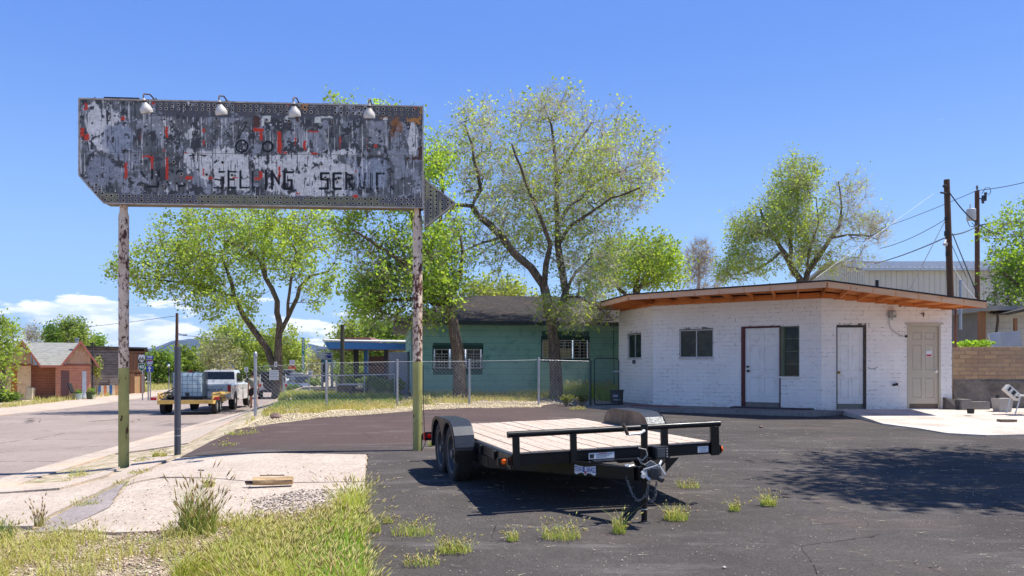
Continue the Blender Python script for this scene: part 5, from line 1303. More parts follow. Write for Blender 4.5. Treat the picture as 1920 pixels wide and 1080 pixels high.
mb = MB(); mb.lathe([(.035, 0), (.035, .03)], W3.p(W3.u(1698.5), W3.z(1698, 630.5), 0), 10, R=R_); mb.tube([W3.p(W3.u(1675), W3.z(1675, 721.5), .0), W3.p(W3.u(1675), W3.z(1675, 721.5), .08)], .03, 10); mb.tube([W3.p(W3.u(1678), W3.z(1678, 720.5), .03), W3.p(W3.u(1682), W3.z(1682, 720.5), .06)], .035, 10); mb.tube([W3.p(W3.u(u), W3.z(u, v), .006) for u, v in ((1627, 689), (1633, 692), (1640, 691), (1646, 687.5))], .006, 5); mb.build('pipe_stub', mat_plain('black_stub', srgb(38, 34, 32), .7), wb, True)
mb = MB(); a = W3.p(W3.u(1726), W3.z(1726, 588), .02); mb.beam(a, W3.p(W3.u(1733), W3.z(1733, 589), .02), .02, .02); mb.beam(W3.p(W3.u(1731), W3.z(1731, 586), .02), W3.p(W3.u(1731), W3.z(1731, 594), .02), .02, .02); mb.build('rusty_bracket', mat_plain('rust', srgb(110, 76, 60), .9), wb, True)
# chips in the paint
mb = MB(); rc = random.Random(5)
for W, n_ in ((W1, 16), (W2, 26), (W3, 26)):
    for k in range(n_):
        l, z = rc.uniform(.1, W.L - .1), rc.uniform(.4, 3.0)
        if any(o[0] - .05 < l < o[1] + .05 and o[2] - .05 < z < o[3] + .05 for o in (O1 if W is W1 else O2 if W is W2 else O3)): continue
        w_, h_ = rc.uniform(.008, .03), rc.uniform(.006, .022); W.box(mb, l, l + w_, z, z + h_, -.004, .0048)
mb.build('paint_chips', mat_plain('bare_brick_chip', srgb(84, 70, 62), .9), wall, True, kind='stuff')
# eaves: fascia boards, rafters, roof
E = [Vector((2.72, 27.9, 0)), Vector((3.52, 24.05, 0)), Vector((8.08, 20.62, 0)), Vector((12.28, 20.66, 0))]
def efit(u, vb, X0=None):   # keep the photographed columns: depth from the eave height
    return None
EZB = 3.43
def ept(u, vb, z): Y = (z - H) * F / (CY - vb); return Vector(((u - CX) / F * Y, Y, 0))
E0_ = ept(1107.5, 580.5, EZB); E1_ = ept(1178.5, 562.5, EZB); E2_ = ept(1551, 538.5, EZB); E3_ = Vector((889 / F * (E2_.y + .05), E2_.y + .05, 0))
zE3 = H + (CY - 577.5) / F * E3_.y
EE = [(E0_, EZB), (E1_, EZB), (E2_, EZB), (E3_, zE3)]
FH = .145
print('eaves', E0_, E1_, E2_, E3_, zE3)
def zup(p, z): return Vector((p.x, p.y, z))
for i in range(3):
    (a, za), (b, zb) = EE[i], EE[i + 1]; d = (b - a).normalized(); n_ = Vector((d.y, -d.x, 0)); mb = MB()
    mb.prism([zup(a, za), zup(b, zb), zup(b, zb + FH), zup(a, za + FH)], -n_ * .035); mb.build('fascia_board', M_FAS, wb, True)
    mb = MB(); o_ = n_ * .03; mb.prism([zup(a + o_, za + FH + .001), zup(b + o_, zb + FH + .001), zup(b + o_, zb + FH + .036), zup(a + o_, za + FH + .036)], -n_ * .2); mb.build('roof_edge', M_ROOFB, wb, True)
B0, B1 = Vector((4.6, 30.2, 0)), Vector((13.2, 28.0, 0))
mb = MB(); ring = [(E0_, EZB), (E1_, EZB), (E2_, EZB), (E3_, zE3), (B1, 3.0), (B0, EZB)]
cen = Vector((7.8, 24.8, 0)); vs_ = [zup(p, z + FH + .002) for p, z in ring] + [zup(cen, 3.62)]
mb.add(vs_, [(i, (i + 1) % 6, 6) for i in range(6)])
mb.build('roof', M_ROOFB, wb, True)
# sheathing boards seen from below and rafters
mb = MB(); wallp = [(KA, WZT), (KB, WZT), (KC, WZT - .02), (KD, 2.99)]
for i in range(3):
    a, za = EE[i]; b, zb = EE[i + 1]; c_, zc = wallp[i + 1]; d_, zd = wallp[i]
    mb.add([zup(a, za + FH - .03), zup(b, zb + FH - .03), zup(c_, zc + .20 if i < 2 else zc + .06), zup(d_, zd + .20)], [(0, 1, 2, 3)])
mb.build('roof_deck_underside', M_RAF, wb, True)
for i, n_r in ((0, 6), (1, 8), (2, 7)):
    a, za = EE[i]; b, zb = EE[i + 1]; c_, zc = wallp[i + 1]; d_, zd = wallp[i]
    for k in range(n_r + 1):
        f0 = k / n_r; p = a.lerp(b, f0) * 1.0; zp = za + (zb - za) * f0; q = d_.lerp(c_, f0); zq = zd + (zc - zd) * f0 + .10
        mb = MB(); mb.beam(zup(p, zp + .062), zup(q, zq), .04, .115); mb.build('rafter', M_RAF, wb, True)
    # blocking above the wall
    W = (W1, W2, W3)[i]; mb = MB(); mb.prism([W.p(0, W.top(0) + .001, -.03), W.p(W.L, W.top(W.L) + .001, -.03), W.p(W.L, W.top(W.L) + .16, -.03), W.p(0, W.top(0) + .16, -.03)], -W.n * .05); mb.build('wall_plate', M_RAF, wb, True)
mb = MB(); p = P(1644.5, 530, 22.2); mb.lathe([(.045, 3.3), (.045, p.z + .07)], (p.x, p.y, 0), 10); mb.build('roof_vent', mat_plain('black_vent', srgb(30, 30, 32), .6), wb, True)
mb = MB(); mb.tube([P(1792, 565, 22.0), P(1791.5, 652, 22.0)], .03, 8); mb.build('downpipe', mat_plain('rusty_pipe', srgb(112, 70, 52), .8), wb, True)

# things by the building
q = P(1167, 745, 24.2); z_ = .33
bk = thing('storage_bin', 'black plastic bin with a grey label beside the left corner of the white building', 'bin', (q.x - .12, 24.6, z_))
mb = MB(); mb.box((0, 0, .21), (.34, .34, .42), taper=1.08); mb.build('bin_body', mat_plain('black_plastic', (.014, .014, .016), .4, var=.2), bk, bevel=.02)
mb = MB(); mb.box((0, 0, .43), (.42, .42, .04)); mb.build('lid', mat_plain('black_lid', (.016, .016, .018), .4, var=.2), bk, bevel=.01)
mb = MB(); mb.box((-.05, -.192, .27), (.18, .006, .07)); mb.box((-.02, -.190, .15), (.2, .006, .035)); mb.build('bin_label', mat_plain('grey_label', srgb(150, 156, 168), .5), bk)
mb = MB(); a, b = P(1183, 761, 23.6), P(1274, 763, 22.9); a.z = b.z = .345; mb.beam(a, b, .03, .02); rd = mb.build('broom_handle', mat_plain('dark_red_stick', srgb(140, 30, 36), .5), None, origin=tuple(a)); tag(rd, 'dark red stick lying along the foot of the white wall', 'stick')
# ------------------------------------------------------------------ green house
M_SIDE = mat_plain('green_siding_paint', srgb(136, 178, 160), .75, var=.08, scale=1.2, space='pos', dirt=srgb(100, 146, 132))
M_DGRN = mat_plain('dark_green_trim', srgb(30, 62, 52), .7, var=.1)
M_GAP = mat_plain('dark_joint', srgb(62, 96, 86), .9)
t = NT('dark_asphalt_shingles', .95, 0, .2); br = t.n.new('ShaderNodeTexBrick'); t.l.new(t.vec(t.pos, (1, 1, 1)), br.inputs['Vector']) if False else None
v = t.vec(t.pos, (1, 1, 2.2)); n1 = t.noise(v, 6, 5, .75); z = t.math('FRACT', t.math('MULTIPLY', t.xyz(t.pos, 2), 14.0)); n2 = t.noise(t.pos, 1.1, 4)
c = t.mix(t.map(n1, .35, .65), srgb(36, 35, 35), srgb(74, 69, 66)); c = t.mix(t.map(z, .14, .02, 0, .8), c, (.008, .008, .008)); c = t.mix(t.map(n2, .45, .7, 0, .4), c, srgb(84, 72, 60)); t.color(c); t.bump(z, .5, .02); M_SHG = t.m
hr = math.radians(9)
def plank_rows(W, O, parent, rows, zb, zt, seg_l, mat, proud=.014, seed=1, name='siding_board', gap=.006):
    rr = random.Random(seed); hgt = (zt - zb) / rows
    for r in range(rows):
        z0, z1 = zb + r * hgt, zb + (r + 1) * hgt - gap; cuts = [0.0]; x = rr.uniform(.4, 1) * seg_l
        while x < W.L - .4: cuts.append(x); x += seg_l
        cuts.append(W.L)
        for l0, l1 in zip(cuts[:-1], cuts[1:]):
            segs = [(l0 + .002, l1 - .004)]
            for (a, b, c_, d_) in O:
                if z1 > c_ + .02 and z0 < d_ - .02:
                    ns = []
                    for p_, q_ in segs:
                        if q_ <= a or p_ >= b: ns.append((p_, q_))
                        else:
                            if a - p_ > .05: ns.append((p_, a))
                            if q_ - b > .05: ns.append((b, q_))
                    segs = ns
            for p_, q_ in segs:
                mb = MB(); a, b = W.p(p_, z0), W.p(q_, z0); n_ = W.n; up = Vector((0, 0, z1 - z0)); j = rr.uniform(-.002, .002)
                mb.add([a, b, b + up, a + up, a + n_ * (proud + j), b + n_ * (proud + j), b + up + n_ * (.004 + j), a + up + n_ * (.004 + j)], [(3, 2, 1, 0), (4, 5, 6, 7), (0, 1, 5, 4), (1, 2, 6, 5), (2, 3, 7, 6), (3, 0, 4, 7)]); mb.build(name, mat, parent, True)
gh = thing('green_house', 'green clapboard house with a dark shingle roof and white window bars behind the wire fence', 'house', (1, 30, .44))
HA = Vector(((772 - CX) / F * 29, 29, 0)); fd = Vector((math.cos(hr), math.sin(hr), 0)); sd_ = Vector((-math.sin(hr), math.cos(hr), 0)); HL, HD = 10.4, 8.6
HBk = HA + fd * HL; HZ0, HZT = .40, 3.06
HWf = Wall(HA, HBk, HZT, HZT, HZ0); HWs = Wall(HA + sd_ * HD, HA, HZT, HZT, HZ0)
HO = [op(HWf, 812, 904.5, 647.5, 692.5), op(HWf, 1015.5, 1104.5, 630.5, 674)]
mb = MB(); lx = sorted({0.0, HL, *[x for o in HO for x in o[:2]]})
for l0, l1 in zip(lx[:-1], lx[1:]):
    mid = (l0 + l1) / 2; hs_ = [(o[2], o[3]) for o in HO if o[0] < mid < o[1]]
    if hs_: HWf.box(mb, l0, l1, HZ0, hs_[0][0], -.002, -.15); HWf.box(mb, l0, l1, hs_[0][1], HZT, -.002, -.15)
    else: HWf.box(mb, l0, l1, HZ0, HZT, -.002, -.15)
HWs.box(mb, 0, HD, HZ0, HZT, -.002, -.15); a = HA + fd * HL; mb.prism([zup(a, HZ0), zup(a + sd_ * HD, HZ0), zup(a + sd_ * HD, HZT), zup(a, HZT)], -fd * .15)
wl_ = mb.build('wall', M_GAP, gh, True)
plank_rows(HWf, HO, wl_, 11, HZ0 + .12, HZT, 3.7, M_SIDE, seed=2); plank_rows(HWs, [], wl_, 11, HZ0 + .12, HZT, 3.7, M_SIDE, seed=4)
mb = MB(); HWf.box(mb, -.02, .10, HZ0, HZT, .0, .035); HWs.box(mb, HD - .10, HD + .035, HZ0, HZT, .0, .035); mb.build('corner_trim', mat_plain('pale_green_trim', srgb(150, 176, 166), .7), gh, True)
mb = MB(); HWf.box(mb, 0, HL, .05, HZ0 + .12, .0, .04); HWs.box(mb, 0, HD, .05, HZ0 + .12, .0, .04); mb.build('foundation', mat_plain('brown_foundation', srgb(96, 74, 64), .95, var=.4, scale=5, space='pos'), gh, True)
M_BAR = mat_plain('white_window_bars', srgb(206, 200, 190), .6, dirt=srgb(150, 110, 80), scale=8)
M_CURT = mat_plain('yellow_curtain', srgb(178, 160, 112), .9, var=.1, space='pos')
for oi, O in enumerate(HO):
    l0, l1, z0, z1 = O; hh = .14
    mb = MB(); HWf.box(mb, l0 - .02, l1 + .02, z1 - hh, z1, -.1, .02); HWf.box(mb, l0 - .02, l0 + .035, z0, z1 - hh, -.1, .02); HWf.box(mb, l1 - .035, l1 + .02, z0, z1 - hh, -.1, .02); HWf.box(mb, l0 + .035, l1 - .035, z0, z0 + .03, -.1, .02)
    fr = mb.build('window', M_DGRN, gh, True); a0, a1, b0, b1 = l0 + .035, l1 - .035, z0 + .03, z1 - hh
    for k in range(3):
        c0, c1 = a0 + (a1 - a0) * k / 3, a0 + (a1 - a0) * (k + 1) / 3; s = MB(); e = .03
        HWf.box(s, c0 + .02, c1 - .02, b1 - e, b1, -.09, -.05); HWf.box(s, c0 + .02, c1 - .02, b0, b0 + e, -.09, -.05); HWf.box(s, c0 + .02, c0 + .02 + e, b0 + e, b1 - e, -.09, -.05); HWf.box(s, c1 - .02 - e, c1 - .02, b0 + e, b1 - e, -.09, -.05); HWf.box(s, (c0 + c1) / 2 - .01, (c0 + c1) / 2 + .01, b0 + e, b1 - e, -.088, -.052)
        s.build('sash', M_BAR, fr, True)
        g = MB(); HWf.box(g, c0 + .05, c1 - .05, b0 + .03, b1 - .03, -.085, -.08); g.build('pane', M_GLASS, fr, True)
        if oi == 1 and k < 2: g = MB(); HWf.box(g, c0 + .055, c1 - .055, b0 + .035, b1 - (.04 if k == 0 else .33), -.079, -.076); g.build('curtain', M_CURT, fr, True)
    g = MB(); zt_ = b1 - (.18 if oi == 0 else .10)
    for k in range(6): z = b0 + .03 + (zt_ - b0 - .03) * k / 5; g.tube([HWf.p(a0 - .02, z, .07), HWf.p(a1 + .02, z, .07)], .011 if k in (0, 5) else .007, 6)
    for k in range(10): x = a0 - .02 + (a1 - a0 + .04) * k / 9; g.tube([HWf.p(x, b0 + .03, .07), HWf.p(x, zt_, .07)], .011 if k in (0, 9) else .006, 6)
    for x in (a0, a1): 
        for z in (b0 + .05, zt_ - .03): g.tube([HWf.p(x, z, .0), HWf.p(x, z, .07)], .01, 6)
    g.build('window_bars', M_BAR, fr, True)
# hip roof
ov = .62; c4 = [HA - fd * ov - sd_ * ov, HBk + fd * ov - sd_ * ov, HBk + fd * ov + sd_ * (HD + ov), HA - fd * ov + sd_ * (HD + ov)]
r0, r1 = HA + fd * 2.6 + sd_ * HD / 2, HA + fd * (HL - 3.2) + sd_ * HD / 2; ez, rz_ = 3.02, 4.50
mb = MB(); tp = [zup(c, ez + .12) for c in c4] + [zup(r0, rz_), zup(r1, rz_)]; mb.add(tp, [(0, 1, 5, 4), (1, 2, 5), (2, 3, 4, 5), (3, 0, 4)]); mb.build('roof', M_SHG, gh, True)
mb = MB(); mb.add([zup(c, ez) for c in c4], [(3, 2, 1, 0)]); mb.build('soffit', mat_plain('grey_soffit', srgb(120, 122, 112), .8), gh, True)
for i in range(4):
    mb = MB(); mb.beam(zup(c4[i], ez + .055), zup(c4[(i + 1) % 4], ez + .055), .03, .13); mb.build('eave_board', mat_plain('dark_eave_board', srgb(46, 58, 56), .8), gh, True)
mb = MB(); mb.prism([P(1150, 610, 29.2), P(1150.8, 720, 29.2), P(1152, 720, 29.2), P(1151, 610, 29.2)], (0, .03, 0)); mb.build('drain_pipe', M_DGRN, gh, True)

# grey block wall left of the house
gb = thing('garden_wall', 'pale grey rendered wall standing left of the green house', 'wall', (-4.6, 31.5, .4))
mb = MB(); a, b = P(733, 700, 32), P(768, 700, 31); mb.beam((a.x, a.y, 1.2), (b.x, b.y, 1.2), .2, 1.75); mb.build('wall_face', mat_plain('grey_render', srgb(122, 126, 134), .9, space='pos'), gh if False else gb, True)

# ------------------------------------------------------------------ chain-link fence
M_GALV = mat_plain('galvanised_steel', srgb(158, 160, 166), .45, .55, var=.15, scale=5)
M_WIRE = mat_plain('galvanised_wire', srgb(150, 154, 160), .4, .4, var=.1)
M_DPOST = mat_plain('dark_green_steel', srgb(48, 60, 62), .5, .2)
FP = []
for u, v, Y in ((479, 785.5, 20.5), (612, 772, 21.2), (745, 766.7, 21.9), (880, 757, 22.5), (1010, 755, 22.9), (1107, 752, 23.7)):
    p = P(u, v, Y); FP.append(Vector((p.x, p.y, gz(p.x, p.y))))
fn = thing('wire_fence', 'waist-high galvanised chain-link fence along the gravel in front of the green house', 'fence', tuple(FP[2]))
hts = [1.6, 1.28, 1.30, 1.30, 1.38, 1.42]
for i, p in enumerate(FP):
    r = .042 if i == 0 else .030; mb = MB(); mb.lathe([(r, -.03), (r, hts[i] - .03), (r * .98, hts[i] - .01), (r * .5, hts[i])], p, 12)
    if i == 0: mb.lathe([(r * 1.25, hts[i] - .10), (r * 1.25, hts[i] - .03), (r * .8, hts[i] + .02), (r * .2, hts[i] + .04)], p, 12); [mb.lathe([(r * 1.15, z), (r * 1.15, z + .03)], p, 12) for z in (.3, .62, .95, 1.15)]
    mb.build('post', M_DPOST if i == 5 else M_GALV, fn, True, smooth=True)
def mesh_panel(a, b, h0, ha, hb, name, parent, pitch=.105, r=.0022, mat=None):
    mb = MB(); d = (b - a); L = math.hypot(d.x, d.y); e = d / L; hm = (ha + hb) / 2 - h0; n = int((L + hm) / pitch)
    for s_ in (1, -1):
        for k in range(n + 1):
            x0 = k * pitch - (hm if s_ > 0 else 0); x1 = x0 + s_ * hm if s_ > 0 else x0 - hm
            # clip to 0..L
            p0, p1 = (x0, 0.0), (x1, hm); q = []
            for t_ in (0, 1):
                pass
            def at(x): return (x - p0[0]) / (p1[0] - p0[0])
            t0, t1 = 0.0, 1.0
            lo, hi = min(at(0), at(L)), max(at(0), at(L)); t0, t1 = max(t0, lo), min(t1, hi)
            if t1 - t0 < .02: continue
            f = lambda t_: (p0[0] + (p1[0] - p0[0]) * t_, p0[1] + (p1[1] - p0[1]) * t_)
            (xa, za), (xb, zb_) = f(t0), f(t1)
            A_ = a + e * xa; B_ = a + e * xb; off = Vector((-e.y, e.x, 0)) * (.004 * s_)
            gA, gB = A_.z, B_.z
            mb.tube([Vector((A_.x, A_.y, gA + h0 + za)) + off, Vector((B_.x, B_.y, gB + h0 + zb_)) + off], r, 3, cap=False)
    mb.tube([a + Vector((0, 0, ha)), b + Vector((0, 0, hb))], .004, 4); mb.tube([a + Vector((0, 0, h0 + .01)), b + Vector((0, 0, h0 + .01))], .003, 4)
    return mb.build(name, mat or M_WIRE, parent, True, fix=False, kind='stuff')
for i in range(5): mesh_panel(FP[i], FP[i + 1], .06, hts[i] - (.35 if i == 0 else .07), hts[i + 1] - .07, 'chain_link', fn)
ga, gb_ = P(1114.5, 0, 24.0), P(1160, 0, 24.4); ga.z = gz(ga.x, ga.y) + .05; gb_.z = ga.z
gt = thing('wire_gate', 'small dark-framed chain-link gate between the fence and the white building', 'gate', tuple(ga))
d = (gb_ - ga).normalized(); Lg = (gb_ - ga).length; H1 = 1.40; rr_ = .10; pts = []
for cx_, cz_, t0 in ((Lg - rr_, H1 - rr_, 0), (rr_, H1 - rr_, 90), (rr_, rr_, 180), (Lg - rr_, rr_, 270)):
    for k in range(5): th = math.radians(t0 + 22.5 * k); pts.append(ga + d * (cx_ + rr_ * math.cos(th)) + Vector((0, 0, cz_ + rr_ * math.sin(th))))
mb = MB(); mb.tube(pts, .020, 8, closed=True); mb.build('gate_frame', M_DPOST, gt, True, smooth=True)
mesh_panel(ga, gb_, .02, H1 - .02, H1 - .02, 'chain_link', gt)
mb = MB(); mb.box(ga + d * (Lg - .04) + Vector((0, -.03, 1.0)), (.28, .03, .03)); mb.build('latch', M_GALV, gt, True)

# ------------------------------------------------------------------ yard across the fence
M_RWOOD = mat_plain('old_brown_wood', srgb(120, 104, 88), .9, var=.25, space='pos', scale=4)
p = P(642, 745, 29.5); g0 = gz(p.x, p.y); mb = MB(); zt = P(0, 609, 29.5).z; mb.lathe([(.085, g0 - .1), (.075, zt)], (p.x, p.y, 0), 10); mb.build('pole', mat_plain('dark_green_pole', srgb(66, 66, 52), .8, var=.3, space='pos'), None, origin=(p.x, p.y, g0)); o = bpy.context.scene.objects['pole']; o.name = 'yard_pole'; tag(o, 'dark slim pole without wires in the yard, left of the blue canopy posts', 'pole')
def boxthing(name, label, cat, parts, loc, group=None):
    r = thing(name, label, cat, loc, group=group)
    for nm, mat, fnn in parts: mb = MB(); fnn(mb); mb.build(nm, mat, r, True)
    return r
def flatbox(mb, u0, u1, v0, v1, Y, d): a = P(u0, v0, Y); b = P(u1, v1, Y); mb.bx(a.x, b.x, Y, Y + d, b.z, a.z)
M_BLUE = mat_plain('blue_canopy_paint', srgb(58, 118, 180), .6, var=.12, space='pos', scale=2)
def _can(mb): a = [P(607, 641, 38), P(770, 644, 38), P(770, 656, 38), P(615, 654, 38)]; mb.prism(a, (0, .15, 0))
def _cant(mb): a = [P(605, 640, 38), P(770, 643, 38), P(770, 640, 44), P(612, 638, 44)]; mb.prism(a, (0, 0, .06))
def _canu(mb): a = [P(615, 654.5, 38.2), P(770, 656, 38.2), P(770, 659, 44), P(630, 658, 44)]; mb.prism(a, (0, 0, .03))
boxthing('blue_canopy', 'flat canopy with a blue front edge behind the phone booth', 'canopy', [('fascia', M_BLUE, _can), ('roof', mat_plain('pale_roofing', srgb(190, 190, 188), .8), _cant), ('soffit', mat_plain('brown_soffit', srgb(90, 66, 58), .9), _canu),
  ('column', M_BLUE, lambda mb: flatbox(mb, 682, 689, 655, 722, 40, .3)), ('column', mat_plain('black_column', srgb(30, 28, 30), .8), lambda mb: flatbox(mb, 663, 671, 654, 725, 38.5, .25)), ('column', mat_plain('dark_column', srgb(58, 56, 60), .8), lambda mb: flatbox(mb, 720, 727, 655, 725, 38.5, .25))], (-7, 38, -.1))
def _r2(mb): mb.prism([P(636, 634, 43), P(692, 632, 43), P(700, 640, 43), P(633, 641, 43)], (0, 3.0, 0))
boxthing('brick_shop', 'low dark shop front with a red-brown roof under the trees beyond the blue canopy', 'building', [('roof', mat_plain('red_brown_roof', srgb(122, 84, 74), .9, var=.2, space='pos'), _r2), ('wall', mat_plain('dark_shop_wall', srgb(86, 66, 60), .9, var=.4, scale=1.6, space='pos'), lambda mb: flatbox(mb, 690, 758, 668, 735, 45, 3)), ('rail', mat_plain('black_rail', srgb(26, 24, 26), .7), lambda mb: [flatbox(mb, 652, 735, 683, 685.5, 38.8, .06), flatbox(mb, 664, 735, 700, 712, 38.8, .05)])], (-7, 45, -.2))
# phone booth
pb = thing('phone_booth', 'aluminium telephone booth with a blue sign on top', 'phone booth', (-9.6, 42, -.2))
for nm, mat, bxs in (('booth_frame', M_GALV, [(602, 604.6, 676, 746), (613, 615.4, 676, 746), (621.6, 624.5, 673, 746), (602, 624.5, 699, 701), (602, 624.5, 740, 746), (601, 624.5, 671.5, 674)]), ('booth_header', mat_plain('teal_header', srgb(50, 120, 140), .6), [(602, 621, 674, 679.5)]), ('pane', M_GLASS, [(604.6, 613, 679.5, 699)]), ('phone_box', mat_plain('dark_phone', srgb(50, 54, 62), .5), [(606, 612, 701, 717)])):
    mb = MB(); [flatbox(mb, *b_, 42 + (.02 if nm in ('pane', 'phone_box') else 0), .05 if nm != 'booth_frame' else .07) for b_ in bxs]; mb.build(nm, mat, pb, True)
mb = MB(); [flatbox(mb, *b_, 42.7, .07) for b_ in ((603.5, 606, 676, 745), (620, 622.5, 676, 745))]; mb.build('booth_frame', M_GALV, pb, True)
M_SBL = mat_plain('blue_sign_face', srgb(34, 62, 160), .5, var=.05); M_SGR = mat_plain('green_sign_face', srgb(14, 96, 70), .5, var=.05); M_SWH = mat_plain('white_sign_face', srgb(222, 222, 220), .5, var=.04); M_SBK = mat_plain('black_sign_print', (.012, .012, .012), .6)
mb = MB(); flatbox(mb, 610, 621.5, 661.5, 672, 42.1, .05); ps = mb.build('blue_sign', M_SBL, pb, True)
p = P(617, 665, 42.07); text_mesh('lettering', 'PHONE', .12, M_SWH, ps, face_M(p, (1, 0, 0)), .002)
mb = MB(); mb.tube([P(u, v, 42.06) for u, v in ((613.5, 663), (611.5, 665), (611.5, 668.5), (613.5, 671))], .02, 6); mb.build('handset_symbol', M_SWH, ps, True)
# bench, planter, satellite dish-like arch branches are trees; low rail
ben = thing('stone_bench', 'low brown bench beyond the fence below the phone booth', 'bench', (-8, 30.5, .2))
mb = MB(); flatbox(mb, 588, 628, 729.5, 733, 30, .45); mb.build('seat', M_RWOOD, ben, True)
mb = MB(); flatbox(mb, 620, 627, 733, 745, 30.05, .35); mb.build('leg', mat_plain('tan_block', srgb(150, 126, 106), .9), ben, True); mb = MB(); flatbox(mb, 592, 598, 733, 744, 30.05, .35); mb.build('leg', M_RWOOD, ben, True)
pl = thing('planter_box', 'square brown planter box beside the slim yard pole', 'planter', (-6.2, 29, .3))
mb = MB(); flatbox(mb, 632, 660, 722.5, 745, 28.6, .6); mb.build('planter_body', mat_plain('brown_planter', srgb(112, 94, 88), .95, var=.15, space='pos'), pl, True); mb = MB(); flatbox(mb, 631, 680, 720.2, 722.4, 28.5, .8); mb.build('planter_rim', M_GALV, pl, True)
pl2 = thing('planter_box', 'smaller brown planter box half hidden by shrubs right of the square planter', 'planter', (-5, 29, .3))
mb = MB(); flatbox(mb, 666, 685, 731, 746, 29.0, .5); mb.build('planter_body', mat_plain('dark_brown_planter', srgb(92, 76, 70), .95, var=.15, space='pos'), pl2, True); mb = MB(); flatbox(mb, 664, 687, 729, 731, 28.9, .7); mb.build('planter_rim', M_RWOOD, pl2, True)
rf = thing('rail_fence', 'thin grey pipe-rail fence with wire mesh in the yard behind the fence', 'fence', (-8, 27, .2))
ra, rb_ = P(531, 0, 30.5), P(740, 0, 27.5); ra.z = gz(ra.x, ra.y); rb_.z = gz(rb_.x, rb_.y)
for k in range(5):
    q = ra.lerp(rb_, k / 4); mb = MB(); mb.lathe([(.022, 0), (.022, .82)], q, 8); mb.build('post', M_GALV, rf, True)
mb = MB(); mb.tube([ra + Vector((0, 0, .80)), rb_ + Vector((0, 0, .80))], .02, 6); mb.build('rail', M_GALV, rf, True)
mesh_panel(ra, rb_, .06, .78, .78, 'chain_link', rf, .11, .003, mat_plain('dull_wire', srgb(120, 124, 124), .6))

# ------------------------------------------------------------------ motor-court cabins across the road
t = NT('red_brick', .9, 0, .2); bk_ = t.n.new('ShaderNodeTexBrick'); cm = t.n.new('ShaderNodeCombineXYZ'); t.l.new(t.math('ADD', t.xyz(t.pos, 0), t.xyz(t.pos, 1)), cm.inputs[0]); t.l.new(t.xyz(t.pos, 2), cm.inputs[1]); t.l.new(cm.outputs[0], bk_.inputs['Vector'])
bk_.inputs['Scale'].default_value = 1.0; bk_.inputs['Brick Width'].default_value = .30; bk_.inputs['Row Height'].default_value = .105; bk_.inputs['Mortar Size'].default_value = .012
bk_.inputs['Color1'].default_value = (*srgb(220, 138, 110), 1); bk_.inputs['Color2'].default_value = (*srgb(196, 116, 90), 1); bk_.inputs['Mortar'].default_value = (*srgb(226, 190, 168), 1)
t.color(t.mix(t.map(t.noise(t.pos, 1.2, 4), .35, .65, 0, .35), bk_.outputs['Color'], srgb(204, 140, 116))); t.bump(bk_.outputs['Fac'], .4, -.01); M_RBRK = t.m
M_PEACH = mat_plain('peach_wall_paint', srgb(236, 200, 166), .85, var=.08, space='pos', scale=1.5, dirt=srgb(196, 150, 118)); M_PINE = mat_plain('pink_gable_boards', srgb(226, 182, 154), .8, var=.12, space='pos', scale=3)
M_BARGE = mat_plain('red_brown_barge', srgb(158, 92, 80), .8, var=.1, space='pos'); M_GSH = NT('grey_shingles', .95, 0, .2); _z = M_GSH.math('FRACT', M_GSH.math('MULTIPLY', M_GSH.xyz(M_GSH.pos, 2), 7.0)); _n = M_GSH.noise(M_GSH.vec(M_GSH.pos, (1, 1, 4)), 3, 5, .7)
M_GSH.color(M_GSH.mix(M_GSH.map(_z, .2, .0, 0, .5), M_GSH.mix(M_GSH.map(_n, .35, .65), srgb(118, 118, 114), srgb(146, 146, 140)), srgb(96, 96, 92))); M_GSH = M_GSH.m
CYY = 50.0; CTH = math.radians(30); CCX0 = (112 - CX) / F * CYY
cab = thing('tourist_cabins', 'small brick tourist cabins with two pointed gables and a grey shingle roof across the road', 'building', (CCX0, CYY, -.55), CTH)
CCX = (112 - CX) / F * CYY
def gw(u, Y=50.0): return (u - CX) / F * Y
def gx(u, Y=CYY):   # along the cabins' front, which is turned to face the street corner
    k = (u - CX) / F
    if abs(Y - CYY) > 2: return k * Y
    return CCX + (k * CYY - CCX) / (math.cos(CTH) - k * math.sin(CTH))
gzc = gz(-29, 51); RZ = P(0, 641, CYY).z; EZ_ = P(0, 688, CYY).z
x0, x1, x2, x3 = gx(8), gx(58), gx(104), gx(170)
def wallbox(name, mat, xa, xb, ya, yb, z0, z1): mb = MB(); mb.bx(xa, xb, ya, yb, z0, z1); return mb.build(name, mat, cab, True)
wR = wallbox('wall', M_RBRK, x2, x3, CYY, CYY + 6, gzc - .1, EZ_ + .12); wL = wallbox('wall', M_PEACH, gx(-60), x1, CYY, CYY + 6, gzc - .1, EZ_ + .12); wM = wallbox('wall', M_RBRK, x1 + .01, x2 - .01, CYY + 1.4, CYY + 6, gzc - .1, EZ_ + .12)
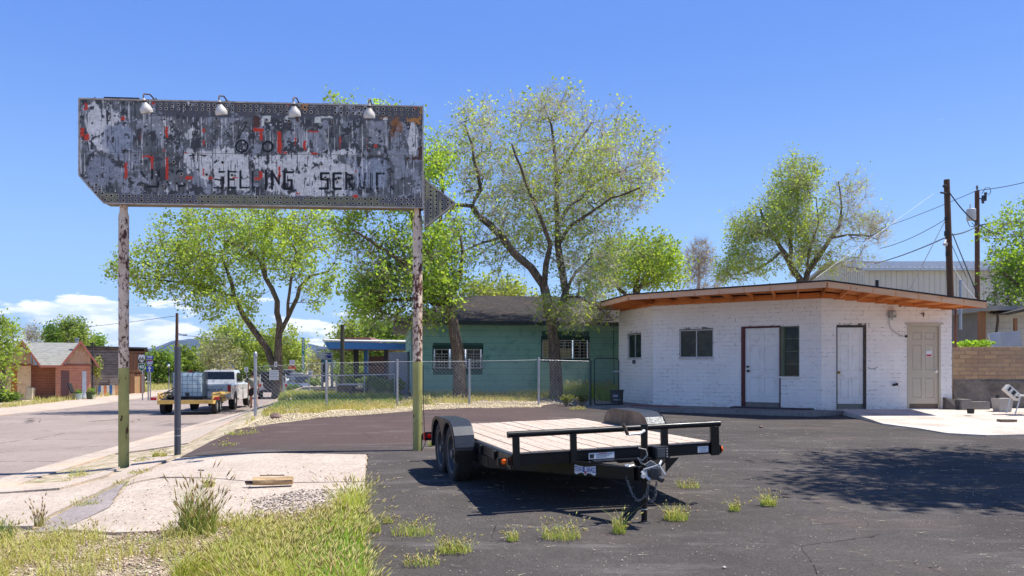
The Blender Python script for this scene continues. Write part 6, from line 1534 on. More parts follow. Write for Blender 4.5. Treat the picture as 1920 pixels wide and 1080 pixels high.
def gable(xa, xm, xb, wall, wxa, wxb, nm):
    yf = CYY - .75; yb = CYY + 5.2
    for (ax, bx_) in ((xa, xm), (xb, xm)):
        mb = MB(); mb.prism([(ax, yf, EZ_), (bx_, yf, RZ), (bx_, yf, RZ + .07), (ax, yf, EZ_ + .07)], (0, yb - yf, 0)); mb.build('roof', M_GSH, cab, True)
        mb = MB(); mb.prism([(ax, yf - .03, EZ_ - .10), (bx_, yf - .03, RZ - .10), (bx_, yf - .03, RZ + .10), (ax, yf - .03, EZ_ + .10)], (0, .05, 0)); mb.build('barge_board', M_BARGE, cab, True)
    zz = EZ_ + .12; n = 9
    for k in range(n):
        a, b = wxa + (wxb - wxa) * k / n, wxa + (wxb - wxa) * (k + 1) / n - .01
        def top(x): return (EZ_ + (RZ - EZ_) * (x - xa) / (xm - xa)) if x < xm else (EZ_ + (RZ - EZ_) * (xb - x) / (xb - xm))
        ta_, tb_ = top(a) - .05, top(b) - .05
        if min(ta_, tb_) > zz + .02: mb = MB(); mb.prism([(a, CYY + .02, zz), (b, CYY + .02, zz), (b, CYY + .02, tb_), (a, CYY + .02, ta_)], (0, .05, 0)); mb.build('gable_board', M_PINE, wall, True)
    mb = MB(); mb.beam((wxa - .1, CYY - .02, zz), (wxb + .1, CYY - .02, zz), .08, .10); mb.build('beam', M_BARGE, cab, True)
gable(gx(113), gx(151), gx(184), wR, x2 + .2, x3, 'r'); gable(gx(-2), gx(42), gx(77), wL, gx(0), x1, 'l')
mb = MB(); mb.prism([(gx(42), CYY + 3.4, RZ - .02), (gx(152), CYY + 3.4, RZ - .02), (gx(118), CYY - .45, EZ_ + .05), (gx(72), CYY - .45, EZ_ + .05)], (0, 0, .06)); mb.build('roof', M_GSH, cab, True)
mb = MB(); mb.beam((gx(76), CYY - .47, EZ_ + .03), (gx(114), CYY - .47, EZ_ + .03), .05, .12); mb.build('eave_board', M_BARGE, cab, True)
def leafdoor(u0, u1, v0, v1, mat, nm, panels=True):
    mb = MB(); a, b = P(u0, v0, CYY), P(u1, v1, CYY); mb.bx(a.x, b.x, CYY - .03, CYY + .03, gzc + .02, a.z); d = mb.build(nm, mat, cab, True)
    if panels:
        for (f0, f1) in ((.08, .42), (.55, .93)): mb = MB(); mb.bx(a.x + .08, b.x - .08, CYY - .045, CYY - .028, gzc + (a.z - gzc) * f0, gzc + (a.z - gzc) * f1); mb.build('door_panel', mat, d, True)
    return d
leafdoor(114, 127.5, 695, 750, mat_plain('mauve_door', srgb(128, 90, 88), .7), 'door'); leafdoor(149, 156, 696, 748, mat_plain('pale_door', srgb(214, 220, 228), .6), 'door', False); leafdoor(35, 44, 688, 748, mat_plain('orange_wood_door', srgb(180, 108, 56), .6, var=.15), 'door', False)
mb = MB(); mb.lathe([(.10, RZ), (.10, RZ + .25), (.15, RZ + .27), (.15, RZ + .33)], (gx(146), CYY + 2, 0), 10); mb.build('roof_vent', M_GALV, cab, True)
# oddments in front of the cabins
dv = thing('upturned_sofa', 'beige sofa standing on its end by the cabin wall', 'sofa', (gw(55), 49.3, gzc))
mb = MB(); mb.box((gw(40, 49.3), 49.4, gzc + .32), (1.0, .5, .62)); mb.build('seat', mat_plain('beige_cloth', srgb(196, 178, 150), .9), dv, True, bevel=.05); mb = MB(); mb.box((gw(55, 49.1), 49.2, gzc + .38), (.42, .3, .74), Matrix.Rotation(.12, 3, 'Y')); mb.build('armrest', mat_plain('beige_cloth_light', srgb(208, 194, 170), .9), dv, True, bevel=.04)
for u, lab, col_ in ((139, 'black folding chair leaning beside the mauve cabin door', srgb(30, 30, 34)),):
    ch_ = thing('folding_chair', lab, 'chair', (gw(u, 49.4), 49.4, gzc)); b = Vector((gw(u, 49.4), 49.4, gzc))
    mb = MB(); mb.box(b + Vector((.12, 0, .42)), (.5, .4, .05)); mb.build('seat', mat_plain('black_cloth', col_, .9), ch_, True); mb = MB(); mb.box(b + Vector((-.2, 0, .72)), (.05, .4, .6), Matrix.Rotation(-.35, 3, 'Y')); mb.build('backrest', mat_plain('black_cloth_back', col_, .9), ch_, True)
    for s_ in (-1, 1):
        mb = MB(); mb.beam(b + Vector((-.2, .18 * s_, .45)), b + Vector((.3, .18 * s_, 0)), .03, .03); mb.beam(b + Vector((.3, .18 * s_, .42)), b + Vector((-.15, .18 * s_, 0)), .03, .03); mb.build('leg', M_GALV, ch_, True)
for u, lab, r_, col_ in ((147.5, 'white bucket planter between the two cabin doors', .2, srgb(190, 200, 196)), (170, 'dark green tub planter at the right cabin corner', .26, srgb(70, 80, 50)), (174.5, 'small pale flowerpot against the dark green tub', .16, srgb(190, 190, 160))):
    q = Vector((gw(u, 49.3), 49.3, gzc)); tb = thing('planter', lab, 'planter', tuple(q)); mb = MB(); mb.lathe([(r_ * .8, 0), (r_, r_ * 1.6), (r_ * 1.08, r_ * 1.62), (r_ * 1.08, r_ * 1.8)], q, 14); mb.build('planter_body', mat_plain('planter_paint', col_, .8), tb, True, smooth=True)
    rg = np.random.default_rng(int(u)); C_ = np.array(q) + [0, 0, r_ * 2.0] + rg.normal(0, r_ * .45, (130, 3)); Lv, Lq = leaves_np(C_, .12, rg); mesh_obj('foliage', np_mesh('foliage', Lv - np.array(q), Lq, cols=vary(rg, 130, srgb(110, 140, 70), .3, per=4)), M_LEAF, tb)

# old plank shed and the painted board fence beside it
M_GREYW = m_wood('grey_weathered_boards', srgb(104, 94, 88), srgb(150, 140, 132), srgb(40, 34, 30), (2, 2, 12)); M_BRW = m_wood('brown_weathered_boards', srgb(150, 110, 80), srgb(120, 84, 60), srgb(60, 40, 30), (8, 8, 1))
SYY = 60.0; STH = math.radians(24); sh_ = thing('plank_shed', 'tall old shed of grey and brown weathered planks beyond the brick cabins', 'shed', (gw(215, SYY), SYY, -.6), STH)
sg = gz(-30, SYY); stp = P(0, 653, SYY).z
k_ = lambda u: gw(215, SYY) + ((u - CX) / F * SYY - gw(215, SYY)) / (math.cos(STH) - (u - CX) / F * math.sin(STH)); sx0, sx1, sx2 = k_(160), k_(241), k_(270)
mb = MB(); mb.bx(sx0, sx2, SYY + .06, SYY + 5, sg - .2, stp); swl = mb.build('wall', mat_plain('dark_shed_inside', srgb(40, 32, 28), .95), sh_, True)
rr = random.Random(9); z = sg
while z < stp - .05:
    h_ = rr.uniform(.16, .24); xa = sx0
    while xa < sx1 - .1:
        xb = min(sx1, xa + rr.uniform(.9, 2.0)); mb = MB(); mb.bx(xa + .01, xb - .01, SYY + rr.uniform(-.02, .03), SYY + .055, z, min(stp, z + h_ - rr.uniform(.01, .04))); mb.build('board', M_GREYW, swl, True); xa = xb
    z += h_
for (za, zb_) in ((sg, sg + 1.55), (sg + 1.6, stp - .35)):
    x = sx1
    while x < sx2 - .05: w_ = rr.uniform(.12, .2); mb = MB(); mb.bx(x, min(sx2, x + w_ - .02), SYY - .03 + rr.uniform(-.02, .02), SYY + .055, za, zb_ - rr.uniform(0, .05)); mb.build('board', M_BRW, swl, True); x += w_
mb = MB(); mb.bx(sx1 - .1, sx2 + .1, SYY - .06, SYY + .05, stp - .33, stp - .22); mb.build('beam', M_BRW, sh_, True)
mb = MB(); a = [(sx0 - .2, SYY - .3, stp + .06), (sx2 + .25, SYY - .3, stp - .02), (sx2 + .25, SYY + 5, stp - .2), (sx0 - .2, SYY + 5, stp - .1)]; mb.prism(a, (0, 0, .1)); mb.build('roof', mat_plain('dark_shed_roof', srgb(66, 60, 56), .95, var=.4, space='pos', scale=2), sh_, True)
mb = MB(); flatbox(mb, 248, 257, 706, 740, SYY - .06, .03); mb.build('door', mat_plain('tan_shed_door', srgb(204, 164, 116), .8), sh_, True)
mb = MB(); flatbox(mb, 206, 228, 708, 722, SYY - .06, .03); mb.build('boarded_window', M_GREYW, sh_, True)
bf = thing('board_fence', 'low fence of upright boards, its left part painted in blue, orange and white squares', 'fence', (gw(200, 57), 57, -.6), math.radians(20))
cl_ = {0: srgb(120, 130, 116), 1: srgb(206, 206, 200), 2: srgb(56, 102, 160), 3: srgb(206, 206, 200), 4: srgb(206, 128, 92), 5: srgb(206, 206, 200), 6: srgb(56, 102, 160), 7: srgb(210, 196, 176)}
u = 176.0; k = 0
while u < 224:
    w_ = 4.8 if k < 8 else 3.4; mb = MB(); flatbox(mb, u, u + w_ - .35, 723 + rr.uniform(-.8, .8), 746, 57, .04); c_ = cl_.get(k, srgb(206, 162, 116)); mb.build('fence_board', mat_plain('board_paint', c_, .85, var=.25, scale=4, space='pos'), bf, True); u += w_; k += 1

p = P(173.5, 740, 52); g0 = gz(p.x, 52); mb = MB(); mb.lathe([(.05, g0), (.04, P(0, 646, 52).z)], (p.x, 52, 0), 8); mb.box((p.x, 52, P(0, 644.5, 52).z), (.22, .2, .1)); o = mb.build('lamp_pole', M_DST, None, origin=(p.x, 52, g0)); tag(o, 'thin dark yard pole with a small square head beside the right brick cabin', 'pole')
# ------------------------------------------------------------------ metal building, poles, wires
M_MET = mat_plain('pale_metal_cladding', srgb(186, 184, 174), .6, .0, var=.05, scale=.6, space='pos'); M_METR = mat_plain('galvanised_roofing', srgb(176, 180, 184), .4, .4, var=.06, space='pos')
mbd = thing('metal_building', 'large pale corrugated metal building rising behind the white building', 'building', (25, 52, .3))
mx0, mY = 22.05, 50.0; zE = P(0, 505, 50).z; zR = P(0, 493.5, 55.2).z
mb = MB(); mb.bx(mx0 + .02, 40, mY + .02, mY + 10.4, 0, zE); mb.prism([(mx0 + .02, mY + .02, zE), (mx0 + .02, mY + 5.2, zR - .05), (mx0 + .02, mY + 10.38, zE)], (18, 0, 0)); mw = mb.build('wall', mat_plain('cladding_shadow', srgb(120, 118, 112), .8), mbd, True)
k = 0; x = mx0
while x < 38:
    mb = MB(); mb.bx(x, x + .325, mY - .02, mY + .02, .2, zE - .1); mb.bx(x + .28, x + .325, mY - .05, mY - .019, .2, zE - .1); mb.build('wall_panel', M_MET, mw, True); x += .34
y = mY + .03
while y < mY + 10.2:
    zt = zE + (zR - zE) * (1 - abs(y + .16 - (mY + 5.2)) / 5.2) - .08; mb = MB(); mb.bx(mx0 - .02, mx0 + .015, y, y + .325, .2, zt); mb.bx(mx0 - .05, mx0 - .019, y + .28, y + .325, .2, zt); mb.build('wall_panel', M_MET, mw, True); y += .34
mb = MB(); mb.prism([(mx0 - .3, mY - .35, zE - .02), (mx0 - .3, mY + 5.2, zR + .02), (mx0 - .3, mY + 5.2, zR + .12), (mx0 - .3, mY - .35, zE + .08)], (18.6, 0, 0)); mb.prism([(mx0 - .3, mY + 5.2, zR + .02), (mx0 - .3, mY + 10.8, zE - .04), (mx0 - .3, mY + 10.8, zE + .06), (mx0 - .3, mY + 5.2, zR + .12)], (18.6, 0, 0)); mr = mb.build('roof', M_METR, mbd, True)
x = mx0 - .2
mb = MB()
while x < 40: mb.beam((x, mY - .36, zE + .10), (x, mY + 5.2, zR + .14), .05, .04); x += .34
mb.build('roof_rib', M_METR, mr, True, kind='stuff')
mb = MB(); mb.bx(mx0 - .3, 40, mY - .42, mY - .34, zE - .12, zE + .05); mb.build('gutter', M_METR, mbd, True)
M_POLE = m_wood('creosoted_pole', srgb(102, 74, 56), srgb(72, 52, 42), srgb(30, 22, 18), (14, 14, .8))
def pole(label, pts, r0, r1, Y, grp=None):
    p0, p1 = P(*pts[0], Y), P(*pts[1], Y); d = (p1 - p0); b = p0 - d * ((p0.z - gz(p0.x, p0.y)) / d.z)
    t_ = thing('utility_pole', label, 'pole', tuple(b)); mb = MB(); mb.tube([b, b.lerp(p1, .5), p1], [r0, (r0 + r1) / 2, r1], 14); mb.build('pole_shaft', M_POLE, t_, True, smooth=True); return t_
up1 = pole('nearer brown utility pole with bunched wires, standing behind the white building', ((1782, 550), (1775, 337)), .15, .115, 33)
mb = MB(); q = P(1771, 349, 32.8); mb.lathe([(.05, -.06), (.08, 0), (.05, .06)], q, 10, axis='x'); mb.tube([P(1775, 363, 32.9), P(1764, 361, 32.7)], .04, 6); mb.box(P(1774, 410, 32.8), (.1, .1, .14)); mb.box(P(1774, 438, 32.8), (.12, .1, .2)); mb.box(P(1775, 476, 32.8), (.05, .1, .2)); mb.build('insulator', mat_plain('black_fitting', srgb(30, 30, 32), .5), up1, True)
mb = MB(); mb.lathe([(.05, 0), (.09, .1), (.06, .14)], P(1769, 458, 32.6), 10, axis='x'); mb.tube([P(1774, 450, 32.7), P(1770, 457, 32.6)], .03, 6); mb.build('floodlight', M_WFR, up1, True)
up2 = pole('farther utility pole carrying a grey transformer', ((1832.5, 494), (1832, 358)), .145, .12, 44)
mb = MB(); c_ = P(1821, 403, 43.6); hh = 12 / 1500 * 44; mb.lathe([(.22, -hh / 1.2), (.24, -hh / 1.2 + .05), (.24, hh / 1.2), (.2, hh / 1.2 + .04)], c_, 16); mb.tube([c_ + Vector((-.05, 0, hh)), c_ + Vector((-.05, 0, hh + .22))], .04, 6); mb.build('transformer', mat_plain('transformer_grey', srgb(168, 172, 176), .5), up2, True, smooth=True)
mb = MB(); mb.beam(P(1833, 372, 43.7), P(1846, 373, 43.6), .05, .05); mb.lathe([(.06, -.22), (.09, 0), (.06, .22)], P(1843, 374, 43.5), 8); mb.build('insulator', M_DST, up2, True); mb = MB(); mb.lathe([(.05, -.25), (.07, .1), (.09, .2)], P(1848, 368, 43.5), 8); mb.build('cutout_switch', M_DST, up2, True); mb = MB(); mb.lathe([(.04, 0), (.07, .15), (.03, .25)], P(1832, 356, 44), 8); mb.build('insulator', mat_plain('grey_insulator', srgb(92, 92, 96), .5), up2, True)
M_JW2 = mat_plain('black_wire', srgb(30, 30, 32), .6)
for q in ([(1841, 363), (1848, 352), (1856, 352), (1858, 360), (1853, 366)], [(1816, 397), (1814, 415), (1818, 424), (1830, 425)], [(1822, 417), (1828, 424), (1832, 424)], [(1841, 421), (1848, 430), (1852, 434)]): mb = MB(); mb.tube([P(a, b, 43.6) for a, b in q], .018, 5); mb.build('jumper_wire', M_JW2, up2, True, smooth=True)
pr3 = pole('slim distant wooden pole with a small arm lamp above the hedge across the road', ((331, 700), (332, 587)), .16, .11, 66)
mb = MB(); mb.tube([P(333, 625, 66), P(342, 628, 65.8), P(347, 628, 65.6)], .03, 6); mb.box(P(347, 628, 65.6), (.25, .2, .08)); mb.build('arm_lamp', M_DST, pr3, True)
def wire(label, a, b, sag, r, mat, n=24, grp=None, pts=None):
    a, b = Vector(a), Vector(b); q = [a.lerp(b, k / n) - Vector((0, 0, sag * 4 * (k / n) * (1 - k / n))) for k in range(n + 1)]
    mb = MB(); mb.tube(q, r, 4, cap=False); o = mb.build('overhead_wire', mat, None, origin=tuple(a), smooth=True); return tag(o, label, 'wire', grp)
M_WK = mat_plain('black_cable', srgb(26, 34, 34), .6); M_WW = mat_plain('white_cable_wrap', srgb(206, 208, 206), .5)
wire('white wrapped cable rising from the building roof to the top of the nearer pole', P(1530, 521, 23.5), P(1752, 362, 32.7), .0, .0045, M_WW)
wire('thin wire passing behind both poles high up', P(1640, 432, 60), P(1832, 357, 44), .1, .018, M_WK)
wire('thin wire running off to the right from the top of the farther pole', P(1832, 357, 44), P(1960, 331, 40), .1, .018, M_WK)
wire('thin wire sloping down left from the middle of the nearer pole', P(1650, 466, 40), P(1773, 411, 32.9), .15, .015, M_WK)
wire('thick black cable sloping down left from the nearer pole to the metal building', P(1640, 494, 49), P(1776, 444, 32.9), .1, .026, M_WK)
wire('thick black cable between the nearer pole and the farther pole', P(1776, 441, 32.9), P(1833, 423, 43.9), .12, .03, M_WK)
wire('thick black cable leaving the farther pole towards the tree on the right', P(1833, 423, 43.9), P(1870, 416, 43), .0, .03, M_WK)
wire('dark cable drooping right from the top of the nearer pole', P(1781, 362, 32.9), P(1880, 440, 30), .35, .03, M_WK)
wire('thin guy wire falling steeply left from the nearer pole to the roof', P(1707, 541, 28), P(1771, 416, 32.9), .0, .014, M_WK)
wire('thin guy wire falling steeply right from the nearer pole, left one of two', P(1784, 458, 33), P(1812, 520, 31), 0, .014, M_WK)
wire('guy wire falling right from the nearer pole down to the eaves', P(1786, 438, 33), P(1834, 556, 29), 0, .022, M_WK)
wire('pale drooping cable from the nearer pole to the right end of the roof', P(1788, 500, 32.9), P(1840, 570, 24), .12, .006, M_WW)
wire('thin wire crossing the sky above the brick cabins', P(-40, 628, 90), P(332, 592, 66), .25, .02, M_WK)
wire('thin wire running right from the distant pole', P(334, 628, 66), P(620, 640, 120), .3, .02, M_WK)
wire('thin guy wire slanting left from the distant pole', P(331, 640, 66), P(250, 680, 66), .0, .016, M_WK)
for u, lb, v0 in ((1801, 'short grey stub pipe above the right end of the roof', 533),):
    q = P(u, 560, 24); mb = MB(); mb.lathe([(.04, 2.6), (.04, P(0, v0, 24).z), (.05, P(0, v0 - 1, 24).z), (.05, P(0, v0 - 1, 24).z + .1)], (q.x, q.y, 0), 10); 
    mb.build('stub_pipe', M_GALV, wb, True)

# ------------------------------------------------------------------ right edge: block wall and what lies by it
YB = 22.2
bw = thing('block_wall', 'tan block garden wall with rough grey render on its lower half, right of the tan door', 'wall', (13.5, YB, .36))
xa, xb = P(1787, 0, YB).x, P(2010, 0, YB).x; zt_, zm, zb0 = P(0, 650, YB).z, P(0, 711, YB).z, P(0, 765, YB).z
mb = MB(); mb.bx(xa, xb, YB + .012, YB + .2, zb0 - .2, zt_ - .012); wbk = mb.build('wall_core', mat_plain('grey_mortar', srgb(134, 122, 110), .95, var=.2, scale=6, space='pos'), bw, True)
M_BLK2 = NT('tan_block', .92, 0, .2); _r = M_BLK2.rnd(); _n = M_BLK2.noise(M_BLK2.pos, 5, 5, .7); M_BLK2.color(M_BLK2.mix(M_BLK2.map(_n, .5, .75, 0, .6), M_BLK2.mix(_r, srgb(182, 150, 116), srgb(160, 130, 102)), srgb(120, 106, 94))); M_BLK2 = M_BLK2.m
bh, bl = (zt_ - zm) / 8, .35; rr = random.Random(2)
for r in range(9):
    z0 = zt_ - (r + 1) * bh; x = xa + (0.0 if r % 2 else -.17)
    while x < xb:
        a, b = max(x, xa + .01), min(x + bl - .014, xb)
        if b - a > .05 and not (r == 8 and rr.random() < .55): mb = MB(); mb.box((0, 0, 0), (b - a, .05, bh - .014)); o = mb.build('block', M_BLK2, wbk, bevel=.004, seg=1); o.location = Vector(((a + b) / 2, YB + .03 + rr.uniform(-.006, .006) , z0 + bh / 2)) - world_of(wbk)
        x += bl
t = NT('rough_grey_render', .95, 0, .15); n1 = t.noise(t.pos, 2.2, 6, .7); n2 = t.noise(t.pos, 9, 5, .7); t.color(t.mix(t.map(n1, .38, .62), srgb(108, 98, 90), srgb(146, 134, 122))); t.bump(t.math('ADD', n1, n2), 1, .05); M_REND = t.m
V = []; nx, nz = 70, 16
for j in range(nz):
    for i in range(nx):
        x = xa + (xb - xa) * i / (nx - 1); k = j / (nz - 1); ztop = zm - .02 + .06 * mnoise.noise(Vector((x * 1.4, 3, 0))) + .03 * mnoise.noise(Vector((x * 5, 1, 0))); V.append((x, YB - .015 - .035 * (1 - k) + .02 * mnoise.noise(Vector((x * 3, k * 3, 5))), zb0 - .1 + (ztop - zb0 + .1) * k))
I = np.arange(nx * nz).reshape(nz, nx); Q = np.stack([I[:-1, :-1], I[:-1, 1:], I[1:, 1:], I[1:, :-1]], -1).reshape(-1, 4); top = [(x, YB + .02, z) for (x, y, z) in V[-nx:]]; V2 = V + top; It = np.arange(nx) + len(V); Q2 = np.stack([I[-1, :-1], I[-1, 1:], It[1:], It[:-1]], -1)
mesh_obj('render_coat', np_mesh('render_coat', np.array(V2) - np.array(world_of(bw)), np.concatenate([Q, Q2])), M_REND, bw, smooth=True)
stp_ = thing('concrete_blocks', 'low L-shaped heap of grey concrete kerb pieces at the foot of the block wall', 'kerb', (12.2, 21.6, .33))
mb = MB(); a, b = P(1773, 757, 21.3), P(1853, 763, 21.7); mb.prism([(a.x, 21.3, .3), (P(1800, 0, 21.2).x, 21.2, .3), (P(1800, 0, 21.2).x, 21.2, .56), (P(1790, 0, 21.3).x, 21.3, .60), (a.x, 21.3, .66)], (0, .5, 0)); mb.build('block', mat_plain('dark_concrete', srgb(92, 86, 82), .95, var=.2, space='pos'), stp_, True)
mb = MB(); c0 = P(1806, 0, 21.15).x; mb.bx(c0 - .06, P(1822, 0, 21.1).x, 21.1, 21.5, .3, .62); mb.bx(P(1822, 0, 21.1).x + .01, P(1852, 0, 21.4).x, 21.3, 21.55, .3, .55); mb.build('block', mat_plain('mid_concrete', srgb(128, 124, 118), .95, var=.15, space='pos'), stp_, True)
q = P(1820, 770, 19.5); q.z = .34; mb = MB(); mb.lathe([(.075, 0), (.08, .06), (.085, .12), (.05, .125)], q, 12); o = mb.build('paint_can', mat_plain('black_can', srgb(36, 34, 34), .7, var=.3), None, origin=tuple(q)); tag(o, 'small black can standing on the white concrete pad', 'can')
q = P(1879, 766, 20.6); q.z = .33; cbk = thing('planter_pot', 'square grey pot beside the tipped chair', 'planter', tuple(q)); mb = MB(); mb.box(q + Vector((0, 0, .17)), (.30, .28, .34), taper=1.25); mb.build('pot_body', mat_plain('grey_pot', srgb(168, 164, 158), .9, var=.15), cbk, True); mb = MB(); mb.box(q + Vector((-.12, 0, .38)), (.05, .08, .1)); mb.build('pot_clip', M_DST, cbk, True)
q = P(1912, 770, 19.6); q.z = .33
chx = thing('metal_chair', 'chrome-legged chair at the right edge with a white radio lying on it', 'chair', tuple(q)); bx0 = q.x
mb = MB(); mb.box((bx0 + .18, 19.7, .33 + .44), (.5, .42, .035)); mb.build('seat', mat_plain('white_seat', srgb(196, 194, 188), .5), chx, True, bevel=.01)
for (xt, xb_, y) in ((-.03, -.16, 19.52), (-.03, -.14, 19.9), (.36, .3, 19.52), (.36, .34, 19.9)): mb = MB(); mb.tube([(bx0 + xt, y, .76), (bx0 + xb_, y, .33)], .016, 8); mb.build('leg', M_SIL, chx, True, smooth=True)
rd_ = thing('tipped_radio', 'white radio case with black grilles tipped against the chrome chair', 'radio', (bx0 - .1, 19.75, .8)); Rr = Matrix.Rotation(.72, 3, 'Y'); cc = Vector((bx0 - .07, 19.8, .84))
mb = MB(); mb.box(cc, (.42, .16, .17), Rr); mb.build('case', mat_plain('white_plastic_case', srgb(206, 204, 198), .5), rd_, True, bevel=.008)
for k, (dx, w_) in enumerate(((-.14, .05), (.0, .09), (.13, .05))): mb = MB(); mb.box(cc + Rr @ Vector((dx, -.083, 0)), (w_, .006, .11), Rr); mb.build('grille', mat_plain('black_grille', (.02, .02, .02), .6), rd_, True)
q = P(1893, 784, 18.2); mb = MB(); mb.box((q.x, 18.3, pad_z(q.x, 18.3) + .03), (.35, .2, .05)); o = mb.build('wood_offcut', M_RWOOD, None, origin=(q.x, 18.3, pad_z(q.x, 18.3))); tag(o, 'short brown board offcut on the white concrete near the chair', 'board')
# structures behind the block wall
ck = thing('cinder_building', 'grey cinder-block outbuilding behind the garden wall at the right edge', 'building', (15.5, 27, .4))
cx0 = P(1848, 0, 27).x; M_CIN = mat_plain('cinder_block', srgb(176, 172, 164), .9, var=.08, scale=2, space='pos')
mb = MB(); mb.bx(cx0 + .01, 22, 27.03, 32, 0, 3.35); cw = mb.build('wall', mat_plain('cinder_joint', srgb(120, 116, 110), .95), ck, True)
for r in range(17):
    x = cx0 + (0 if r % 2 else -.2)
    while x < 18.5:
        a, b = max(x, cx0), x + .392
        if b > cx0 + .05: mb = MB(); mb.bx(a, b, 27.0, 27.035, r * .2, r * .2 + .192); mb.build('cinder_block', M_CIN, cw, True)
        x += .4
mb = MB(); mb.bx(cx0 - .3, 22, 26.3, 33, 3.35, 3.5); mb.build('roof', mat_plain('grey_roof_slab', srgb(140, 138, 132), .9), ck, True)
mb = MB(); mb.bx(cx0 - .28, cx0 - .05, 26.9, 27.0, .4, 3.35); mb.bx(P(1903, 0, 26.4).x, P(1908, 0, 26.4).x, 26.4, 26.5, .4, 3.1); mb.build('timber_post', M_BRW, ck, True)
mb = MB(); mb.prism([P(1880, 588, 26.2), P(1925, 578, 26.0), P(1925, 583, 26.0), P(1890, 591, 26.2)], (0, 1.0, .1)); mb.build('awning', mat_plain('dark_awning', srgb(66, 62, 58), .9), ck, True)
mb = MB(); mb.tube([P(1869, 575, 26.6), P(1871, 600, 26.7), P(1868, 625, 26.8), P(1866, 640, 26.9)], .04, 6); mb.tube([P(1862, 578, 26.5), P(1856, 588, 26.5), P(1863, 592, 26.5), P(1868, 582, 26.5)], .015, 5); mb.build('hanging_cable', mat_plain('brown_cable', srgb(70, 60, 54), .8), ck, True, smooth=True)
ln = thing('lean_to_shelter', 'dark lean-to shelter with a sloping roof just right of the white building', 'shelter', (13.5, 31, .4))
mb = MB(); mb.prism([P(1795, 601, 30), P(1840, 578, 30), P(1846, 578, 30), P(1846, 583, 30), P(1800, 603, 30)], (0, 4, 0)); mb.build('roof', mat_plain('grey_leanto_roof', srgb(96, 94, 92), .85), ln, True)
mb = MB(); flatbox(mb, 1790, 1846, 618, 655, 31.5, .1); mb.build('back_wall', mat_plain('dark_brown_inside', srgb(44, 34, 30), .95, var=.3, space='pos'), ln, True); mb = MB(); flatbox(mb, 1836, 1846, 610, 652, 31.2, .15); mb.build('orange_board', M_BRW, ln, True)
mb = MB(); mb.tube([P(1804, 579, 29.5), P(1802.5, 650, 29.5)], .07, 8); mb.build('steel_post', M_GALV, ln, True)
hd = thing('white_hood', 'pale blue-white sheet-metal panels leaning above the garden wall', 'panel', (16.3, 24, 1.2))
mb = MB(); mb.prism([P(1853, 626, 24), P(1877, 622, 24), P(1873, 650, 24), P(1862, 652, 24)], (0, .06, 0)); mb.build('metal_sheet', mat_plain('pale_blue_sheet', srgb(170, 176, 184), .5), hd, True); mb = MB(); mb.prism([P(1878, 623, 24.3), P(1912, 620, 24.3), P(1917, 650, 24.3), P(1876, 650, 24.3)], (0, .06, 0)); mb.build('metal_sheet', mat_plain('pale_blue_sheet_b', srgb(160, 164, 172), .5), hd, True)
# ------------------------------------------------------------------ vehicles on the road
M_CARW = mat_plain('silver_car_paint', srgb(202, 202, 202), .3, .1, var=.04, scale=1, coat=.4); M_CARG = mat_plain('tinted_glass', (.012, .013, .015), .05); M_CHR = mat_plain('chrome', srgb(190, 190, 190), .15, .9); M_TAILR = mat_plain('tail_lens_red', srgb(170, 24, 20), .25)
def small_wheel(root, x, y, z, R_, wd, side, rimmat=None):
    mb = MB(); mb.lathe([(R_ * .6, -wd / 2), (R_ * .92, -wd / 2), (R_, -wd / 2 + .03), (R_, wd / 2 - .03), (R_ * .92, wd / 2), (R_ * .6, wd / 2)], (0, 0, 0), 28, axis='x', cap=False); mb.lathe([(R_ * .61, -wd / 2 + .05), (R_ * .61, wd / 2 - .05)], (0, 0, 0), 20, axis='x'); w = mb.build('wheel', M_RUB, root, smooth=True); w.location = (x, y, z)
    mb = MB(); s = side; mb.lathe([(R_ * .62, s * (wd / 2 - .02)), (R_ * .52, s * (wd / 2 - .05)), (R_ * .3, s * (wd / 2 - .01)), (R_ * .1, s * (wd / 2)), (.01, s * (wd / 2 + .01))], (0, 0, 0), 20, axis='x', cap=False); mb.build('rim', rimmat or M_SIL, w, smooth=True); return w
def loft(mb, secs, cap=True):
    """secs: list of closed outlines with the same count"""
    b = len(mb.v); n = len(secs[0])
    for s in secs: mb.v.extend([Vector(p) for p in s])
    for i in range(len(secs) - 1):
        for j in range(n):
            j2 = (j + 1) % n; mb.f.append((b + i * n + j, b + i * n + j2, b + (i + 1) * n + j2, b + (i + 1) * n + j)); mb.m.append(mb.mi)
    if cap: mb.f.append(tuple(b + j for j in reversed(range(n)))); mb.m.append(mb.mi); mb.f.append(tuple(b + (len(secs) - 1) * n + j for j in range(n))); mb.m.append(mb.mi)
def hsec(x0, x1, y, z0, z1, r=.1):  # cross section in xz at y, rounded upper corners
    return [(x0, y, z0), (x0 - .0, y, z0 + (z1 - z0) * .5), (x0 + r * .15, y, z1 - r), (x0 + r, y, z1), (x1 - r, y, z1), (x1 - r * .15, y, z1 - r), (x1, y, z0 + (z1 - z0) * .5), (x1, y, z0)]
hd_rz = math.atan2(RD.y, RD.x) - PI / 2
def on_road(u, Y): p = P(u, 0, Y); return p.x, Y
